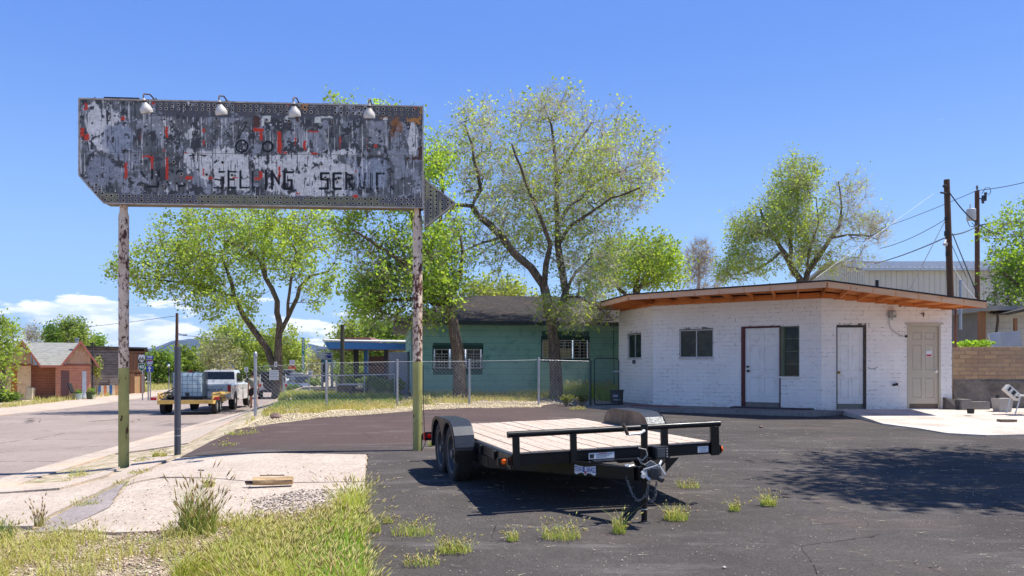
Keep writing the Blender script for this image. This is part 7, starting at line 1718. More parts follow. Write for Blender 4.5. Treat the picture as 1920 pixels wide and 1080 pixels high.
# pickup: local y forward, origin at rear bumper centre on the ground
px, py = on_road(391, 36.6); pg = gz(px, py) + .006
pk = thing('pickup_truck', 'silver crew-cab pickup truck parked at the kerb with a yellow trailer hitched behind', 'pickup truck', (px, py, pg), hd_rz - .03)
pk.scale = (1.0,) * 3
mb = MB(); hw = .98
loft(mb, [hsec(-hw + .02, hw - .02, .10, .62, 1.20, .05), hsec(-hw, hw, .35, .50, 1.21, .05), hsec(-hw, hw, 2.15, .50, 1.22, .05)]); bed = mb.build('bed', M_CARW, pk, bevel=.01)
mb = MB(); loft(mb, [hsec(-hw, hw, 2.16, .42, 1.23, .07), hsec(-hw, hw, 4.55, .42, 1.22, .07), hsec(-hw + .02, hw - .02, 5.9, .45, 1.14, .10), hsec(-hw + .10, hw - .10, 6.05, .5, 1.05, .1)]); mb.build('body', M_CARW, pk, bevel=.01)
mb = MB(); loft(mb, [hsec(-.86, .86, 2.20, 1.2, 1.22, .01), hsec(-.80, .80, 2.36, 1.2, 1.84, .14), hsec(-.80, .80, 3.7, 1.2, 1.86, .14), hsec(-.84, .84, 4.55, 1.2, 1.23, .01)]); cabn = mb.build('cab', M_CARW, pk, smooth=True)
mb = MB(); mb.add([(-.76, 2.235, 1.30), (.76, 2.235, 1.30), (.70, 2.335, 1.77), (-.70, 2.335, 1.77)], [(0, 1, 2, 3)]); mb.add([(-.76, 2.225, 1.30), (.76, 2.225, 1.30), (.70, 2.325, 1.77), (-.70, 2.325, 1.77)], [(3, 2, 1, 0)]); mb.build('rear_window', M_CARG, cabn)
for s_ in (-1, 1):
    for (ya, yb, yc, yd) in ((2.42, 3.10, 3.10, 2.50), (3.2, 3.98, 3.72, 3.2)):
        mb = MB(); mb.prism([(s_ * .845, ya, 1.29), (s_ * .845, yb, 1.29), (s_ * .812, yc, 1.73), (s_ * .812, yd, 1.73)], (s_ * .012, 0, 0)); mb.build('side_window', M_CARG, cabn)
    mb = MB(); mb.box((s_ * (hw + .14), 4.05, 1.32), (.22, .1, .24)); mb.box((s_ * (hw + .02), 4.05, 1.25), (.12, .04, .05)); mb.build('mirror', mat_plain('black_mirror', (.02, .02, .022), .4), pk, bevel=.01)
    mb = MB(); mb.box((s_ * .90, .085, 1.0), (.13, .05, .36)); mb.build('tail_lamp', M_TAILR, pk, bevel=.008)
    for y in (1.15, 4.95): small_wheel(pk, s_ * .86, y, .40, .40, .27, s_)
    mb = MB()
    for yy in (1.15, 4.95): mb.lathe([(.46, -.01), (.46, .01)], (s_ * (hw - .005), yy, .42), 24, axis='x')
    mb.build('wheel_arch', mat_plain('dark_arch', (.02, .02, .02), .9), pk)
    mb = MB(); mb.box((s_ * (hw + .005), 3.15, .95), (.01, 1.3, .01)); mb.box((s_ * (hw + .003), 3.14, .8), (.008, .012, .7)); mb.build('door_seam', M_DST, pk)
mb = MB(); mb.box((0, .06, .90), (1.58, .05, .52)); mb.box((0, .05, 1.14), (1.6, .07, .05)); tg_ = mb.build('tailgate', M_CARW, pk, bevel=.012)
text_mesh('lettering', 'CHEVROLET', .19, mat_plain('dark_lettering', srgb(70, 66, 66), .5), tg_, face_M((0, .028, .93), (1, 0, 0)) , .004, 1.15, world=False, spacing=1.05)
mb = MB(); mb.box((0, -.02, .60), (1.9, .16, .17)); mb.build('bumper', mat_plain('dusty_chrome', srgb(206, 190, 166), .4, .3), pk, bevel=.02)
mb = MB(); mb.box((0, .2, .42), (1.2, .2, .15)); mb.build('underbody', M_DST, pk)
# yellow utility trailer, local y forward, origin rear centre
ux, uy = on_road(347.5, 32.2); ug = gz(ux, uy) + .006
M_YEL = mat_plain('worn_yellow_paint', srgb(214, 176, 92), .6, var=.15, scale=3, dirt=srgb(170, 120, 60))
ut = thing('utility_trailer', 'low yellow utility trailer behind the silver pickup carrying the water tank', 'trailer', (ux, uy, ug), hd_rz - .0)
mb = MB(); mb.beam((-1.06, 0, .52), (1.06, 0, .52), .06, .15); mb.beam((-1.03, 0, .50), (-1.03, 3.4, .50), .06, .13); mb.beam((1.03, 0, .50), (1.03, 3.4, .50), .06, .13); mb.beam((-1.06, 3.4, .5), (1.06, 3.4, .5), .06, .13); mb.beam((-1.03, 3.4, .48), (0, 4.4, .48), .08, .1); mb.beam((1.03, 3.4, .48), (0, 4.4, .48), .08, .1); mb.build('frame', M_YEL, ut)
for k in range(10): mb = MB(); mb.box((-.92 + k * .2045, 1.7, .56), (.195, 3.3, .03)); mb.build('deck_board', mat_plain('grey_deck', srgb(74, 62, 60), .9, var=.2) if k == 0 else bpy.data.materials['grey_deck'], ut)
for s_ in (-1, 1):
    mb = MB(); mb.beam((s_ * 1.03, .0, .86), (s_ * 1.03, 3.0, .86), .05, .05)
    for k in range(6): mb.beam((s_ * 1.03, .05 + k * .58, .5), (s_ * 1.03, .05 + k * .58, .86), .05, .05, (0, 1, 0))
    mb.beam((s_ * 1.04, .0, .70), (s_ * 1.04, 3.0, .70), .03, .12); mb.build('side_rail', M_YEL, ut)
    mb = MB(); mb.prism([(s_ * 1.07, 1.5, .78), (s_ * 1.07, 2.0, .86), (s_ * 1.07, 2.6, .86), (s_ * 1.07, 3.1, .78)], (s_ * .24, 0, 0)); mb.build('fender', M_YEL, ut)
    for y in (.55, 1.35): small_wheel(ut, s_ * 1.0, y + .3, .33, .33, .2, s_)
    mb = MB(); mb.box((s_ * 1.20 - .0, .02, .66), (.22, .06, .12)); mb.build('tail_lamp', M_TAILR, ut, bevel=.02)
mb = MB(); mb.beam((-1.0, .1, .8), (-.55, 1.8, 1.15), .03, .06, (0, 1, 0)); mb.beam((-.9, .1, .62), (-.45, 1.7, 1.25), .03, .05, (0, 1, 0)); mb.build('ramp_strut', M_DST, ut)
# tank in its cage
yt = 1.25
tk = thing('water_tank', 'square pale blue plastic water tank in a wire cage on the yellow trailer', 'tank', tuple((Matrix.Translation((ux, uy, ug)) @ Matrix.Rotation(hd_rz, 4, 'Z')) @ Vector((-.18, yt, .58))), hd_rz)
M_TANK = NT('translucent_blue_plastic', .35, 0, .4); M_TANK.color(srgb(206, 226, 230)); M_TANK.b.inputs['Subsurface Weight'].default_value = 0.5; M_TANK.b.inputs['Subsurface Radius'].default_value = (.3, .35, .4); M_TANK = M_TANK.m
mb = MB(); mb.box((0, .55, .62), (1.12, 1.0, 1.0)); mb.build('tank_body', M_TANK, tk, bevel=.05, smooth=True)
mb = MB(); mb.lathe([(.10, 0), (.10, .06), (.07, .08)], (.05, .5, 1.12), 14); mb.build('tank_cap', M_REDL, tk)
mb = MB(); M_CAGE = mat_plain('cage_steel', srgb(110, 120, 128), .5, .3)
for k in range(7):
    z = .13 + k * .165
    for a, b in (((-.60, .0), (.60, .0)), ((.60, 0), (.60, 1.1)), ((-.60, 0), (-.60, 1.1)), ((-.6, 1.1), (.6, 1.1))): mb.beam((*a, z), (*b, z), .013, .013)
for k in range(7):
    x = -.60 + k * .2
    for y in (0, 1.1): mb.beam((x, y, .1), (x, y, 1.14), .013, .013, (0, 1, 0))
    mb.beam((.6, k * .183, .1), (.6, k * .183, 1.14), .022, .022, (1, 0, 0)); mb.beam((-.6, k * .183, .1), (-.6, k * .183, 1.14), .022, .022, (1, 0, 0))
for x in (-.3, .3): mb.beam((x, 0, 1.15), (x, 1.1, 1.15), .03, .03)
mb.build('wire_cage', M_CAGE, tk)
mb = MB(); mb.box((0, .55, .06), (1.22, 1.12, .10)); mb.build('pallet', mat_plain('dark_pallet', srgb(50, 44, 42), .9), tk); mb = MB(); mb.lathe([(.07, -.08), (.08, 0)], (0, .04, .2), 10, axis='y'); mb.box((0, -.05, .26), (.16, .04, .04)); mb.build('valve', M_DST, tk)
mb = MB(); mb.beam((.05, -.03, 1.12), (.95, 1.9, .15), .012, .03, (0, 1, 0)); mb.beam((.1, -.03, .6), (.9, 1.9, .08), .012, .03, (0, 1, 0)); mb.build('tie_strap', mat_plain('pale_strap', srgb(200, 196, 180), .7), tk)
# jeep behind the tree
jx_, jy_ = on_road(512, 52); jg = gz(jx_, jy_)
jp = thing('jeep', 'white jeep with a rear spare wheel half hidden behind the leaning tree trunk', 'jeep', (jx_, jy_, jg), hd_rz + .10)
M_JW = mat_plain('white_jeep_paint', srgb(214, 214, 210), .35, var=.03)
mb = MB(); loft(mb, [hsec(-.85, .85, 0, .55, 1.08, .04), hsec(-.85, .85, 3.2, .55, 1.1, .04), hsec(-.7, .7, 4.0, .6, 1.05, .06)]); mb.build('body', M_JW, jp, bevel=.01)
mb = MB(); loft(mb, [hsec(-.8, .8, .02, 1.08, 1.62, .03), hsec(-.8, .8, 1.9, 1.08, 1.62, .03), hsec(-.78, .78, 2.3, 1.08, 1.1, .01)]); mb.build('side_glass', M_CARG, jp)
mb = MB(); mb.box((0, 1.0, 1.70), (1.66, 2.1, .16)); mb.build('roof', mat_plain('black_soft_top', (.015, .015, .016), .7), jp, bevel=.03)
for s_ in (-1, 1):
    for y in (.55, 3.2): small_wheel(jp, s_ * .80, y, .40, .40, .26, s_)
    mb = MB(); mb.box((s_ * .8, -.02, .9), (.14, .05, .2)); mb.build('tail_lamp', M_TAILR, jp)
    mb = MB(); mb.box((s_ * .79, .0, 1.35), (.06, .06, .55)); mb.build('pillar', M_JW, jp)
sp = MB(); sp.lathe([(.22, -.1), (.34, -.12), (.38, -.07), (.38, .07), (.34, .12)], (0, 0, 0), 26, axis='y'); spw = sp.build('spare_wheel', M_RUB, jp, smooth=True); spw.location = (-.25, -.16, .98)
sp = MB(); sp.lathe([(.21, -.09), (.18, -.05), (.08, -.08), (.01, -.09)], (0, 0, 0), 18, axis='y', cap=False); sp.build('rim', M_SIL, spw, smooth=True)
mb = MB(); mb.box((0, -.12, .52), (1.5, .12, .16)); mb.build('bumper', M_DST, jp); mb = MB(); mb.box((.3, -.14, .50), (1.1, .05, .14)); mb.build('mud_flap', mat_plain('pale_plate', srgb(200, 196, 190), .6), jp)
def simple_car(label, u, Y, rz, color, L_=4.4, hh=1.45, wd=1.7, cat='car', lift=0, fat=False):
    x, y = on_road(u, Y); r = thing('parked_car', label, cat, (x, y, gz(x, y) + lift), rz); w = wd / 2
    mb = MB(); loft(mb, [hsec(-w + .08, w - .08, 0, .38, .82, .1), hsec(-w, w, .35, .30, .92, .12), hsec(-w, w, L_ * .55, .30, .95, .12), hsec(-w, w, L_ * .85, .32, .86, .14), hsec(-w + .12, w - .12, L_, .38, .70, .1)]); mb.build('body', mat_plain('car_paint', color, .3, coat=.3), r, smooth=True)
    mb = MB(); loft(mb, [hsec(-w + .12, w - .12, L_ * .10, .88, .92, .01), hsec(-w + .24, w - .24, L_ * .22, .88, hh - .05, .12), hsec(-w + .24, w - .24, L_ * .50, .88, hh - .03, .12), hsec(-w + .14, w - .14, L_ * .66, .88, .94, .01)]); cb = mb.build('glasshouse', M_CARG, r, smooth=True)
    mb = MB(); mb.box((0, L_ * .36, hh), (wd - .55, L_ * .26, .06)); mb.build('roof', mat_plain('car_roof_paint', color, .3), r, bevel=.02)
    for s_ in (-1, 1):
        for yy in (L_ * .2, L_ * .8): small_wheel(r, s_ * (w - .1), yy, .31, .31, .19, s_)
        mb = MB(); mb.lathe([(.09, 0), (.08, .05)], (s_ * (w - .28), L_ - .03, .62), 12, axis='y'); mb.build('headlight', M_SWH, r); mb = MB(); mb.box((s_ * (w - .2), .02, .7), (.2, .05, .12)); mb.build('tail_lamp', M_TAILR, r)
    return r
simple_car('dark grey old car parked beyond the tree under the lounge sign', 553, 62, hd_rz + PI + .35, srgb(92, 98, 106), hh=1.5)
simple_car('white car farther down the street, right of the grey old car', 564, 88, hd_rz + PI - .2, srgb(204, 206, 206))
simple_car('small white van-like car just above the grey old car', 544, 96, hd_rz + PI, srgb(214, 216, 216), hh=1.8)

# ------------------------------------------------------------------ the man by the kerb
qx, qy = P(475.5, 0, 40.0).x, 40.0; qg = gz(qx, qy) + .02
man = thing('person', 'man in a grey T-shirt and black shorts walking away behind the thick fence post', 'person', (qx, qy, qg), .5)
def skin(name, verts, edges, rads, mat, parent, root=0, sub=2):
    me = bpy.data.meshes.new(name); me.from_pydata(verts, edges, []); o = bpy.data.objects.new(name, me); COL.objects.link(o)
    md = o.modifiers.new('skin', 'SKIN'); md.use_smooth_shade = True
    for i, r in enumerate(rads): me.skin_vertices[0].data[i].radius = (r, r) if not isinstance(r, tuple) else r
    me.skin_vertices[0].data[root].use_root = True
    s = o.modifiers.new('sub', 'SUBSURF'); s.levels = sub; s.render_levels = sub
    dg = bpy.context.evaluated_depsgraph_get(); m2 = bpy.data.meshes.new_from_object(o.evaluated_get(dg)); bpy.data.objects.remove(o)
    m2.name = name; m2.materials.clear(); return mesh_obj(name, m2, mat, parent, smooth=True)
M_SKIN = mat_plain('skin', srgb(176, 122, 98), .55, var=.06); M_SHIRT = mat_plain('grey_shirt_cloth', srgb(128, 130, 122), .9, var=.08, scale=5); M_SHORT = mat_plain('black_shorts_cloth', srgb(26, 26, 30), .9, var=.2)
vs_ = [(0, 0, .98), (0, 0, 1.12), (0, -.01, 1.30), (0, -.01, 1.42), (0, .0, 1.50), (0, .02, 1.58), (0, .03, 1.66), (0, .02, 1.73),
       (-.10, 0, .93), (-.11, .10, .52), (-.11, .02, .10), (-.11, .14, .04), (.10, 0, .93), (.11, -.10, .54), (.11, -.30, .16), (.11, -.22, .06),
       (-.19, 0, 1.41), (-.25, -.02, 1.14), (-.25, .09, .90), (-.25, .12, .82), (.19, 0, 1.41), (.25, .02, 1.14), (.26, .14, .92), (.26, .17, .84)]
es_ = [(0, 1), (1, 2), (2, 3), (3, 4), (4, 5), (5, 6), (6, 7), (0, 8), (8, 9), (9, 10), (10, 11), (0, 12), (12, 13), (13, 14), (14, 15), (3, 16), (16, 17), (17, 18), (18, 19), (3, 20), (20, 21), (21, 22), (22, 23)]
rd_ = [.12, .12, .13, .11, .065, .075, .10, .07, .10, .07, .045, .04, .10, .07, .045, .04, .065, .047, .033, .03, .065, .047, .033, .03]
body = skin('body', vs_, es_, rd_, M_SKIN, man)
skin('shirt', [(0, 0, 1.0), (0, 0, 1.15), (0, -.01, 1.32), (0, -.01, 1.43), (-.19, 0, 1.41), (-.235, -.01, 1.22), (.19, 0, 1.41), (.235, .01, 1.22)], [(0, 1), (1, 2), (2, 3), (3, 4), (4, 5), (3, 6), (6, 7)], [.20, .20, .215, .16, .10, .09, .10, .09], M_SHIRT, man)
skin('shorts', [(0, 0, 1.02), (0, 0, .93), (-.11, .03, .78), (-.115, .09, .56), (.11, -.03, .78), (.115, -.09, .58)], [(0, 1), (1, 2), (2, 3), (1, 4), (4, 5)], [.19, .19, .14, .125, .14, .125], M_SHORT, man)
mb = MB(); mb.lathe([(.02, .11), (.075, .085), (.105, .02), (.10, -.04), (.085, -.075)], (0, .005, 1.70), 14); mb.build('hair', mat_plain('brown_hair', srgb(60, 46, 38), .9), body, smooth=True)
mb = MB(); mb.lathe([(.014, 0), (.02, .02), (.012, .05)], (0, .12, 1.64), 8, axis='y')
for s_ in (-1, 1): mb.lathe([(.012, 0), (.03, .01), (.02, .03)], (s_ * .095, .03, 1.65), 8, axis='x')
mb.build('nose_and_ears', M_SKIN, body, smooth=True)
for s_, (fx, fy, fz_) in ((-1, (-.11, .14, .04)), (1, (.11, -.22, .08))): mb = MB(); mb.box((fx, fy - .02, fz_), (.10, .27, .085)); mb.build('shoe', mat_plain('grey_shoe', srgb(110, 104, 100), .8), man, bevel=.03)
for s_, (hx, hy, hz_) in ((-1, (-.25, .13, .80)), (1, (.26, .18, .82))):
    mb = MB(); mb.box((hx, hy, hz_ - .02), (.035, .08, .09))
    for k in range(4): mb.tube([(hx, hy - .03 + .02 * k, hz_ - .06), (hx + .005, hy - .025 + .02 * k, hz_ - .105), (hx + .012, hy - .02 + .018 * k, hz_ - .135 - .006 * (k in (1, 2)))], [.011, .010, .008], 6)
    mb.tube([(hx, hy + .03, hz_ + .0), (hx, hy + .065, hz_ - .04), (hx, hy + .07, hz_ - .07)], [.012, .011, .009], 6); mb.build('hand', M_SKIN, body, smooth=True)

# ------------------------------------------------------------------ signs
def sign_post(name, label, u, Y, v0, faces, posts, cat='road sign'):
    x = P(u, 0, Y).x; g = gz(x, Y); r = thing(name, label, cat, (x, Y, g))
    for pu in posts: mb = MB(); xx = P(pu, 0, Y).x; mb.bx(xx - .03, xx + .03, Y, Y + .05, g - .2, P(0, v0, Y).z); mb.build('post', M_GALV, r, True)
    return r
def plate(r, u0, u1, v0, v1, Y, mat, name='sign_plate', shape='rect', out_=.03):
    a, b = P(u0, v0, Y), P(u1, v1, Y); w, h = b.x - a.x, a.z - b.z; cx_, cz_ = (a.x + b.x) / 2, (a.z + b.z) / 2
    if shape == 'rect': pts = [(-.5, -.5), (.5, -.5), (.5, .5), (-.5, .5)]
    elif shape == 'shield': pts = [(0, -.52), (.3, -.36), (.46, -.12), (.48, .15), (.40, .36), (.44, .46), (.22, .5), (0, .44), (-.22, .5), (-.44, .46), (-.40, .36), (-.48, .15), (-.46, -.12), (-.3, -.36)]
    else: pts = [(-.5, -.5), (.5, -.5), (.5, .5), (-.5, .5)]
    mb = MB(); mb.prism([(cx_ + p_[0] * w, Y - out_, cz_ + p_[1] * h) for p_ in pts], (0, .012, 0)); return mb.build(name, mat, r, True)
def stext(par, txt, u, v, Y, size_px, mat, bold=.0, sq=1.0, out_=.036): p = P(u, v, Y); p.y -= out_; return text_mesh('lettering', txt, size_px / F * Y * 1.38, mat, par, face_M(p, (1, 0, 0)), .003, sq, bold=bold)
SY = 50.0
r1 = sign_post('route_sign', 'pair of stacked route shields, black-on-white 66 above green 40, left of the blue signs', 266, SY, 665, None, (267,))
s = plate(r1, 259, 273, 664.5, 679.5, SY, M_SBK, 'sign_plate', out_=.025); s2 = plate(r1, 259.6, 272.4, 665, 679, SY, M_SWH, 'shield_face', 'shield', .034); stext(s2, '66', 266, 673, SY, 7, M_SBK, .006, out_=.042)
s = plate(r1, 259, 273, 681, 696, SY, M_SWH, 'shield_edge', 'shield', .028); s2 = plate(r1, 259.8, 272.2, 681.6, 695.2, SY, M_SGR, 'shield_face', 'shield', .034); stext(s2, '40', 266, 688, SY, 6.5, M_SWH, .006, out_=.042)
r2 = sign_post('route_sign', 'blue TO interstate 40 sign with a white arrow pointing up, on two posts', 281, SY, 667, None, (277.5, 281.5))
s = plate(r2, 274.5, 287.5, 667, 673, SY, M_SBL); stext(s, 'TO', 281, 670, SY, 4, M_SWH, .006, 1.2)
s = plate(r2, 274.8, 287.2, 674, 685.5, SY, M_SWH, 'shield_edge', 'shield', .028); s2 = plate(r2, 275.3, 286.7, 674.5, 685, SY, M_SBL, 'shield_face', 'shield', .034); s3 = plate(r2, 275.8, 286.2, 674.6, 676.6, SY, M_REDL, 'shield_band', out_=.040); stext(s2, '40', 281, 680.7, SY, 6, M_SWH, .008, out_=.045)
s = plate(r2, 274.3, 287.2, 687, 697, SY, M_SBL); mb = MB(); p = P(281, 692, SY); mb.bx(p.x - .035, p.x + .035, SY - .046, SY - .042, p.z - .16, p.z + .08); mb.prism([(p.x - .12, SY - .046, p.z + .03), (p.x + .12, SY - .046, p.z + .03), (p.x, SY - .046, p.z + .17)], (0, .004, 0)); mb.build('arrow', M_SWH, s, True)
r3 = sign_post('street_lamp', 'short lamp post with a green street-name plate on top beside the hedge', 316, 62, 684, None, (316.5,), 'street lamp'); s = plate(r3, 312, 320, 678.5, 683, 62, M_SGR, 'name_plate'); mb = MB(); q = P(316, 686, 62); mb.lathe([(.06, -.1), (.11, 0), (.08, .12)], q, 10); mb.build('lamp_head', M_SWH, r3, True); mb = MB(); mb.tube([P(316, 689, 62), P(317, 705, 62)], .06, 8); mb.build('lamp_collar', M_DST, r3, True)
r4 = sign_post('speed_limit_sign', 'small white speed limit 30 sign beyond the pickup', 461.5, 80, 692, None, (462,)); s = plate(r4, 458.5, 465.5, 688.5, 697.5, 80, M_SWH); stext(s, 'SPEED', 462, 690.3, 80, 1.2, M_SBK); stext(s, 'LIMIT', 462, 692, 80, 1.2, M_SBK); stext(s, '30', 462, 695, 80, 3.2, M_SBK, .006)
r5 = sign_post('shop_sign', 'white and red shop sign down the street behind the pickup roof', 378, 96, 686, None, (374,), 'sign'); s = plate(r5, 372, 380, 681.5, 691.5, 96, M_SWH); mb = MB(); flatbox(mb, 374, 376.5, 683, 690, 95.9, .01); mb.build('red_figure', M_REDL, s, True); mb = MB(); flatbox(mb, 380, 390, 682.5, 690, 97, .1); mb.build('red_roof_board', M_RBRK, r5, True)
r6 = sign_post('lounge_sign', 'tall narrow green vertical sign reading OASIS LOUNGE', 568.5, 78, 634, None, (568.8,), 'sign'); s = plate(r6, 566, 571.3, 633, 693, 78, mat_plain('teal_sign', srgb(40, 120, 104), .6), out_=.05)
for k, ch_ in enumerate('OASIS LOUNGE'):
    if ch_ != ' ': stext(s, ch_, 568.6, 637.2 + k * 4.7, 78, 3.6, M_SWH, .012, out_=.058)
r7 = sign_post('route_sign', 'small white 66 shield low in the shrubs left of the phone booth', 582, 66, 696, None, (582,)); s = plate(r7, 577.5, 586.5, 695, 704.5, 66, M_SWH, 'shield_face', 'shield'); stext(s, '66', 582, 700, 66, 4.2, M_SBK, .004)
r8 = sign_post('shop_sign', 'orange and white arrow sign on a tall pole behind the grey old car', 547, 84, 690, None, (549,), 'sign'); s = plate(r8, 541.5, 555, 685.5, 692.5, 84, mat_plain('orange_sign', srgb(214, 110, 60), .6)); s2 = plate(r8, 543, 553, 675, 684.5, 84, mat_plain('pale_sign', srgb(190, 186, 182), .6), 'upper_plate'); mb = MB(); flatbox(mb, 546, 554, 687.2, 689.2, 83.9, .01); mb.build('print', M_REDL, s, True)
r9 = sign_post('hanging_sign', 'pale boxy sign on an arm above the phone booth', 600, 70, 655, None, (602.5,), 'sign'); mb = MB(); flatbox(mb, 593, 614, 654, 672, 71, .15); mb.build('sign_box', mat_plain('grey_green_sign', srgb(140, 150, 142), .7), r9, True); mb = MB(); flatbox(mb, 594, 603, 658.5, 660, 70, .1); mb.build('arm', M_SWH, r9, True)
# ------------------------------------------------------------------ trees
M_TWIG2 = mat_plain('pale_twigs', srgb(200, 190, 174), .9, var=.2, scale=2, space='pos')
def lm(Y, *pts): return [T3(u, v, Y + (dy[0] if dy else 0), r) for u, v, r, *dy in pts]
def base_at(u, Y): p = P(u, 0, Y); return (p.x, p.y, gz(p.x, p.y) - .05)
G1, G2 = srgb(146, 174, 78), srgb(190, 206, 106)
YA = 36.0
b = base_at(522, YA)
tree('cottonwood_tree', 'spreading cottonwood with a forked trunk and a paper notice beside the road', b,
  [[(b[0], b[1], b[2], .33), T3(521, 725, YA, .24), T3(520, 695, YA, .22), T3(521, 660, YA, .17), T3(523, 626, YA, .15), T3(520, 565, YA - .3, .12), T3(498, 521, YA - .6, .10), T3(488, 489, YA - .8, .08), T3(456, 464, YA - 1.2, .06), T3(421, 450, YA - 1.6, .04)],
   lm(YA, (519, 700, .17), (508, 675, .16), (491, 640, .15), (456, 591, .12), (439, 556, .10), (428, 514, .07), (412, 470, .05)),
   lm(YA, (441, 560, .07), (407, 545, .06, -.8), (340, 528, .045, -1.4), (294, 524, .03, -1.8)),
   lm(YA, (524, 630, .10), (548, 577, .10, .3), (562, 538, .09, .5), (583, 517, .07, .8), (614, 510, .06, 1.0), (628, 492, .04, 1.2)),
   lm(YA, (499, 522, .07), (494, 470, .06, .4), (505, 425, .04, .6)), lm(YA, (538, 590, .07), (545, 530, .06, -.6), (556, 470, .04, -1))],
  [EL(425, 470, YA, 150, 72, 3.2, 3), EL(325, 505, YA - 1, 105, 58, 2.4, 2.2), EL(560, 455, YA, 95, 82, 3.0, 2.0), EL(470, 425, YA, 130, 38, 2.6, 1.4), EL(420, 560, YA - 1, 80, 38, 2.0, .8), EL(590, 540, YA, 50, 40, 1.8, .4), EL(255, 520, YA - 1, 35, 40, 1.2, .3)],
  900, leaf=.125, nleaf=7.6, twigs=2, seed=21, col=G1, col2=G2, p2=.35, spread=.30, twl=.55, step=.42)
YBt = 25.9
b = base_at(866, YBt)
tree('leaning_tree', 'leafy tree with a leaning trunk before the green house, its crown behind the sign', b,
  [[(b[0], b[1], b[2], .26), T3(862, 700, YBt, .21), T3(857, 650, YBt, .19), T3(850, 605, YBt, .17), T3(838, 572, YBt, .16), T3(822, 535, YBt, .14), T3(800, 480, YBt, .12), T3(772, 400, YBt, .10), T3(742, 310, YBt, .07), T3(722, 230, YBt, .04)],
   lm(YBt, (824, 540, .10), (780, 505, .09, -.5), (735, 478, .07, -.9), (690, 448, .05, -1.2), (660, 430, .03, -1.4)), lm(YBt, (842, 580, .09), (862, 520, .07, -.3), (868, 470, .05, -.4), (860, 430, .03, -.4)),
   lm(YBt, (800, 480, .08), (826, 420, .06, .4), (830, 350, .05, .6), (822, 290, .03, .6)), lm(YBt, (835, 575, .07), (770, 560, .06, -.6), (715, 565, .04, -1.0))],
  [EL(735, 320, YBt, 90, 115, 2.3, 1.8), EL(765, 500, YBt, 95, 85, 2.2, 2.4), EL(700, 520, YBt, 55, 95, 1.8, 1.4), EL(840, 470, YBt, 50, 85, 1.6, 1.3), EL(818, 310, YBt, 30, 55, 1.2, .5), EL(640, 200, YBt, 30, 16, .8, .12), EL(690, 560, YBt - .4, 34, 45, 1.1, .7), EL(820, 545, YBt - .3, 55, 42, 1.3, .9), EL(775, 600, YBt - .5, 50, 26, 1.0, .4), EL(660, 440, YBt, 40, 70, 1.2, .5)],
  1050, leaf=.105, nleaf=5.9, twigs=2, seed=5, col=srgb(146, 180, 74), col2=srgb(192, 212, 106), p2=.3, spread=.26, twl=.5, step=.38)
YC = 27.0
b = base_at(1043, YC)
def c_thin(p): return 0.55 + .75 * max(0, mnoise.noise(Vector(p * .35) + Vector((9, 2, 4))) + .35)
tree('tall_elm_tree', 'tallest tree in view, thinly leafed and grey-twigged, rising in front of the green house', b,
  [[(b[0], b[1], b[2], .26), T3(1043, 720, YC, .22), T3(1041, 682, YC, .21), T3(1038, 640, YC, .19), T3(1034, 600, YC, .19), T3(1027, 570, YC, .18), T3(1020, 537, YC, .15), T3(996, 502, YC, .14), T3(963, 474, YC, .13), T3(942, 445, YC, .13), T3(918, 421, YC, .12), T3(896, 404, YC, .11), T3(885, 386, YC, .09), T3(857, 384, YC - .3, .06), T3(835, 405, YC - .6, .03)],
   lm(YC, (891, 390, .08), (901, 355, .075), (896, 323, .06), (886, 274, .045), (872, 235, .03)),
   lm(YC, (1034, 596, .15), (1052, 574, .15), (1061, 552, .14, .3), (1055, 514, .13, .4), (1046, 461, .12, .4), (1046, 421, .10, .4), (1044, 364, .08, .4), (1040, 294, .06, .3), (1034, 235, .04, .2), (1020, 200, .02)),
   lm(YC, (1022, 545, .10), (1024, 494, .10, -.4), (1032, 460, .08, -.6), (1010, 400, .06, -.9), (985, 340, .05, -1.1), (960, 270, .03, -1.2)),
   lm(YC, (1046, 421, .07), (1068, 385, .06, .2), (1126, 335, .05, .6), (1175, 318, .03, .8)), lm(YC, (1047, 440, .07), (1090, 410, .055, -.4), (1145, 372, .04, -.9), (1200, 352, .03, -1.1)), lm(YC, (1042, 330, .05), (1075, 280, .04, .4), (1110, 230, .03, .8)),
   lm(YC, (1050, 560, .06), (1085, 556, .05, -1.0), (1120, 575, .035, -1.4), (1150, 600, .02, -1.6)), lm(YC, (1058, 545, .06), (1080, 510, .05, .5), (1110, 480, .03, .9)), lm(YC, (942, 445, .06), (905, 455, .04, .4), (870, 470, .03, .8))],
  [EL(1030, 300, YC + .9, 115, 125, 3, 3), EL(895, 290, YC + .9, 62, 95, 2.1, 1.5), EL(1140, 310, YC + .9, 95, 100, 2.8, 2.4), EL(970, 400, YC + .9, 120, 85, 2.8, 2.2), EL(1090, 430, YC + .9, 95, 90, 2.8, 2.0), EL(1100, 520, YC - .5, 60, 70, 1.7, .8), EL(1110, 590, YC - 1, 50, 28, 1.2, .4), EL(1195, 340, YC + .9, 45, 55, 1.9, .7), EL(1030, 215, YC + .9, 70, 35, 1.9, .6), EL(930, 470, YC + .9, 70, 55, 2, .6), EL(1040, 580, YC - .6, 26, 22, .7, .25)],
  1350, leaf=.094, nleaf=3.3, twigs=4, seed=8, col=srgb(158, 184, 92), col2=srgb(200, 212, 122), p2=.5, bark=M_BARK2, spread=.26, twl=.62, step=.40, thin=c_thin, twm=M_TWIG2, twr=.0055)
YD = 42.0
b = base_at(1195, YD)
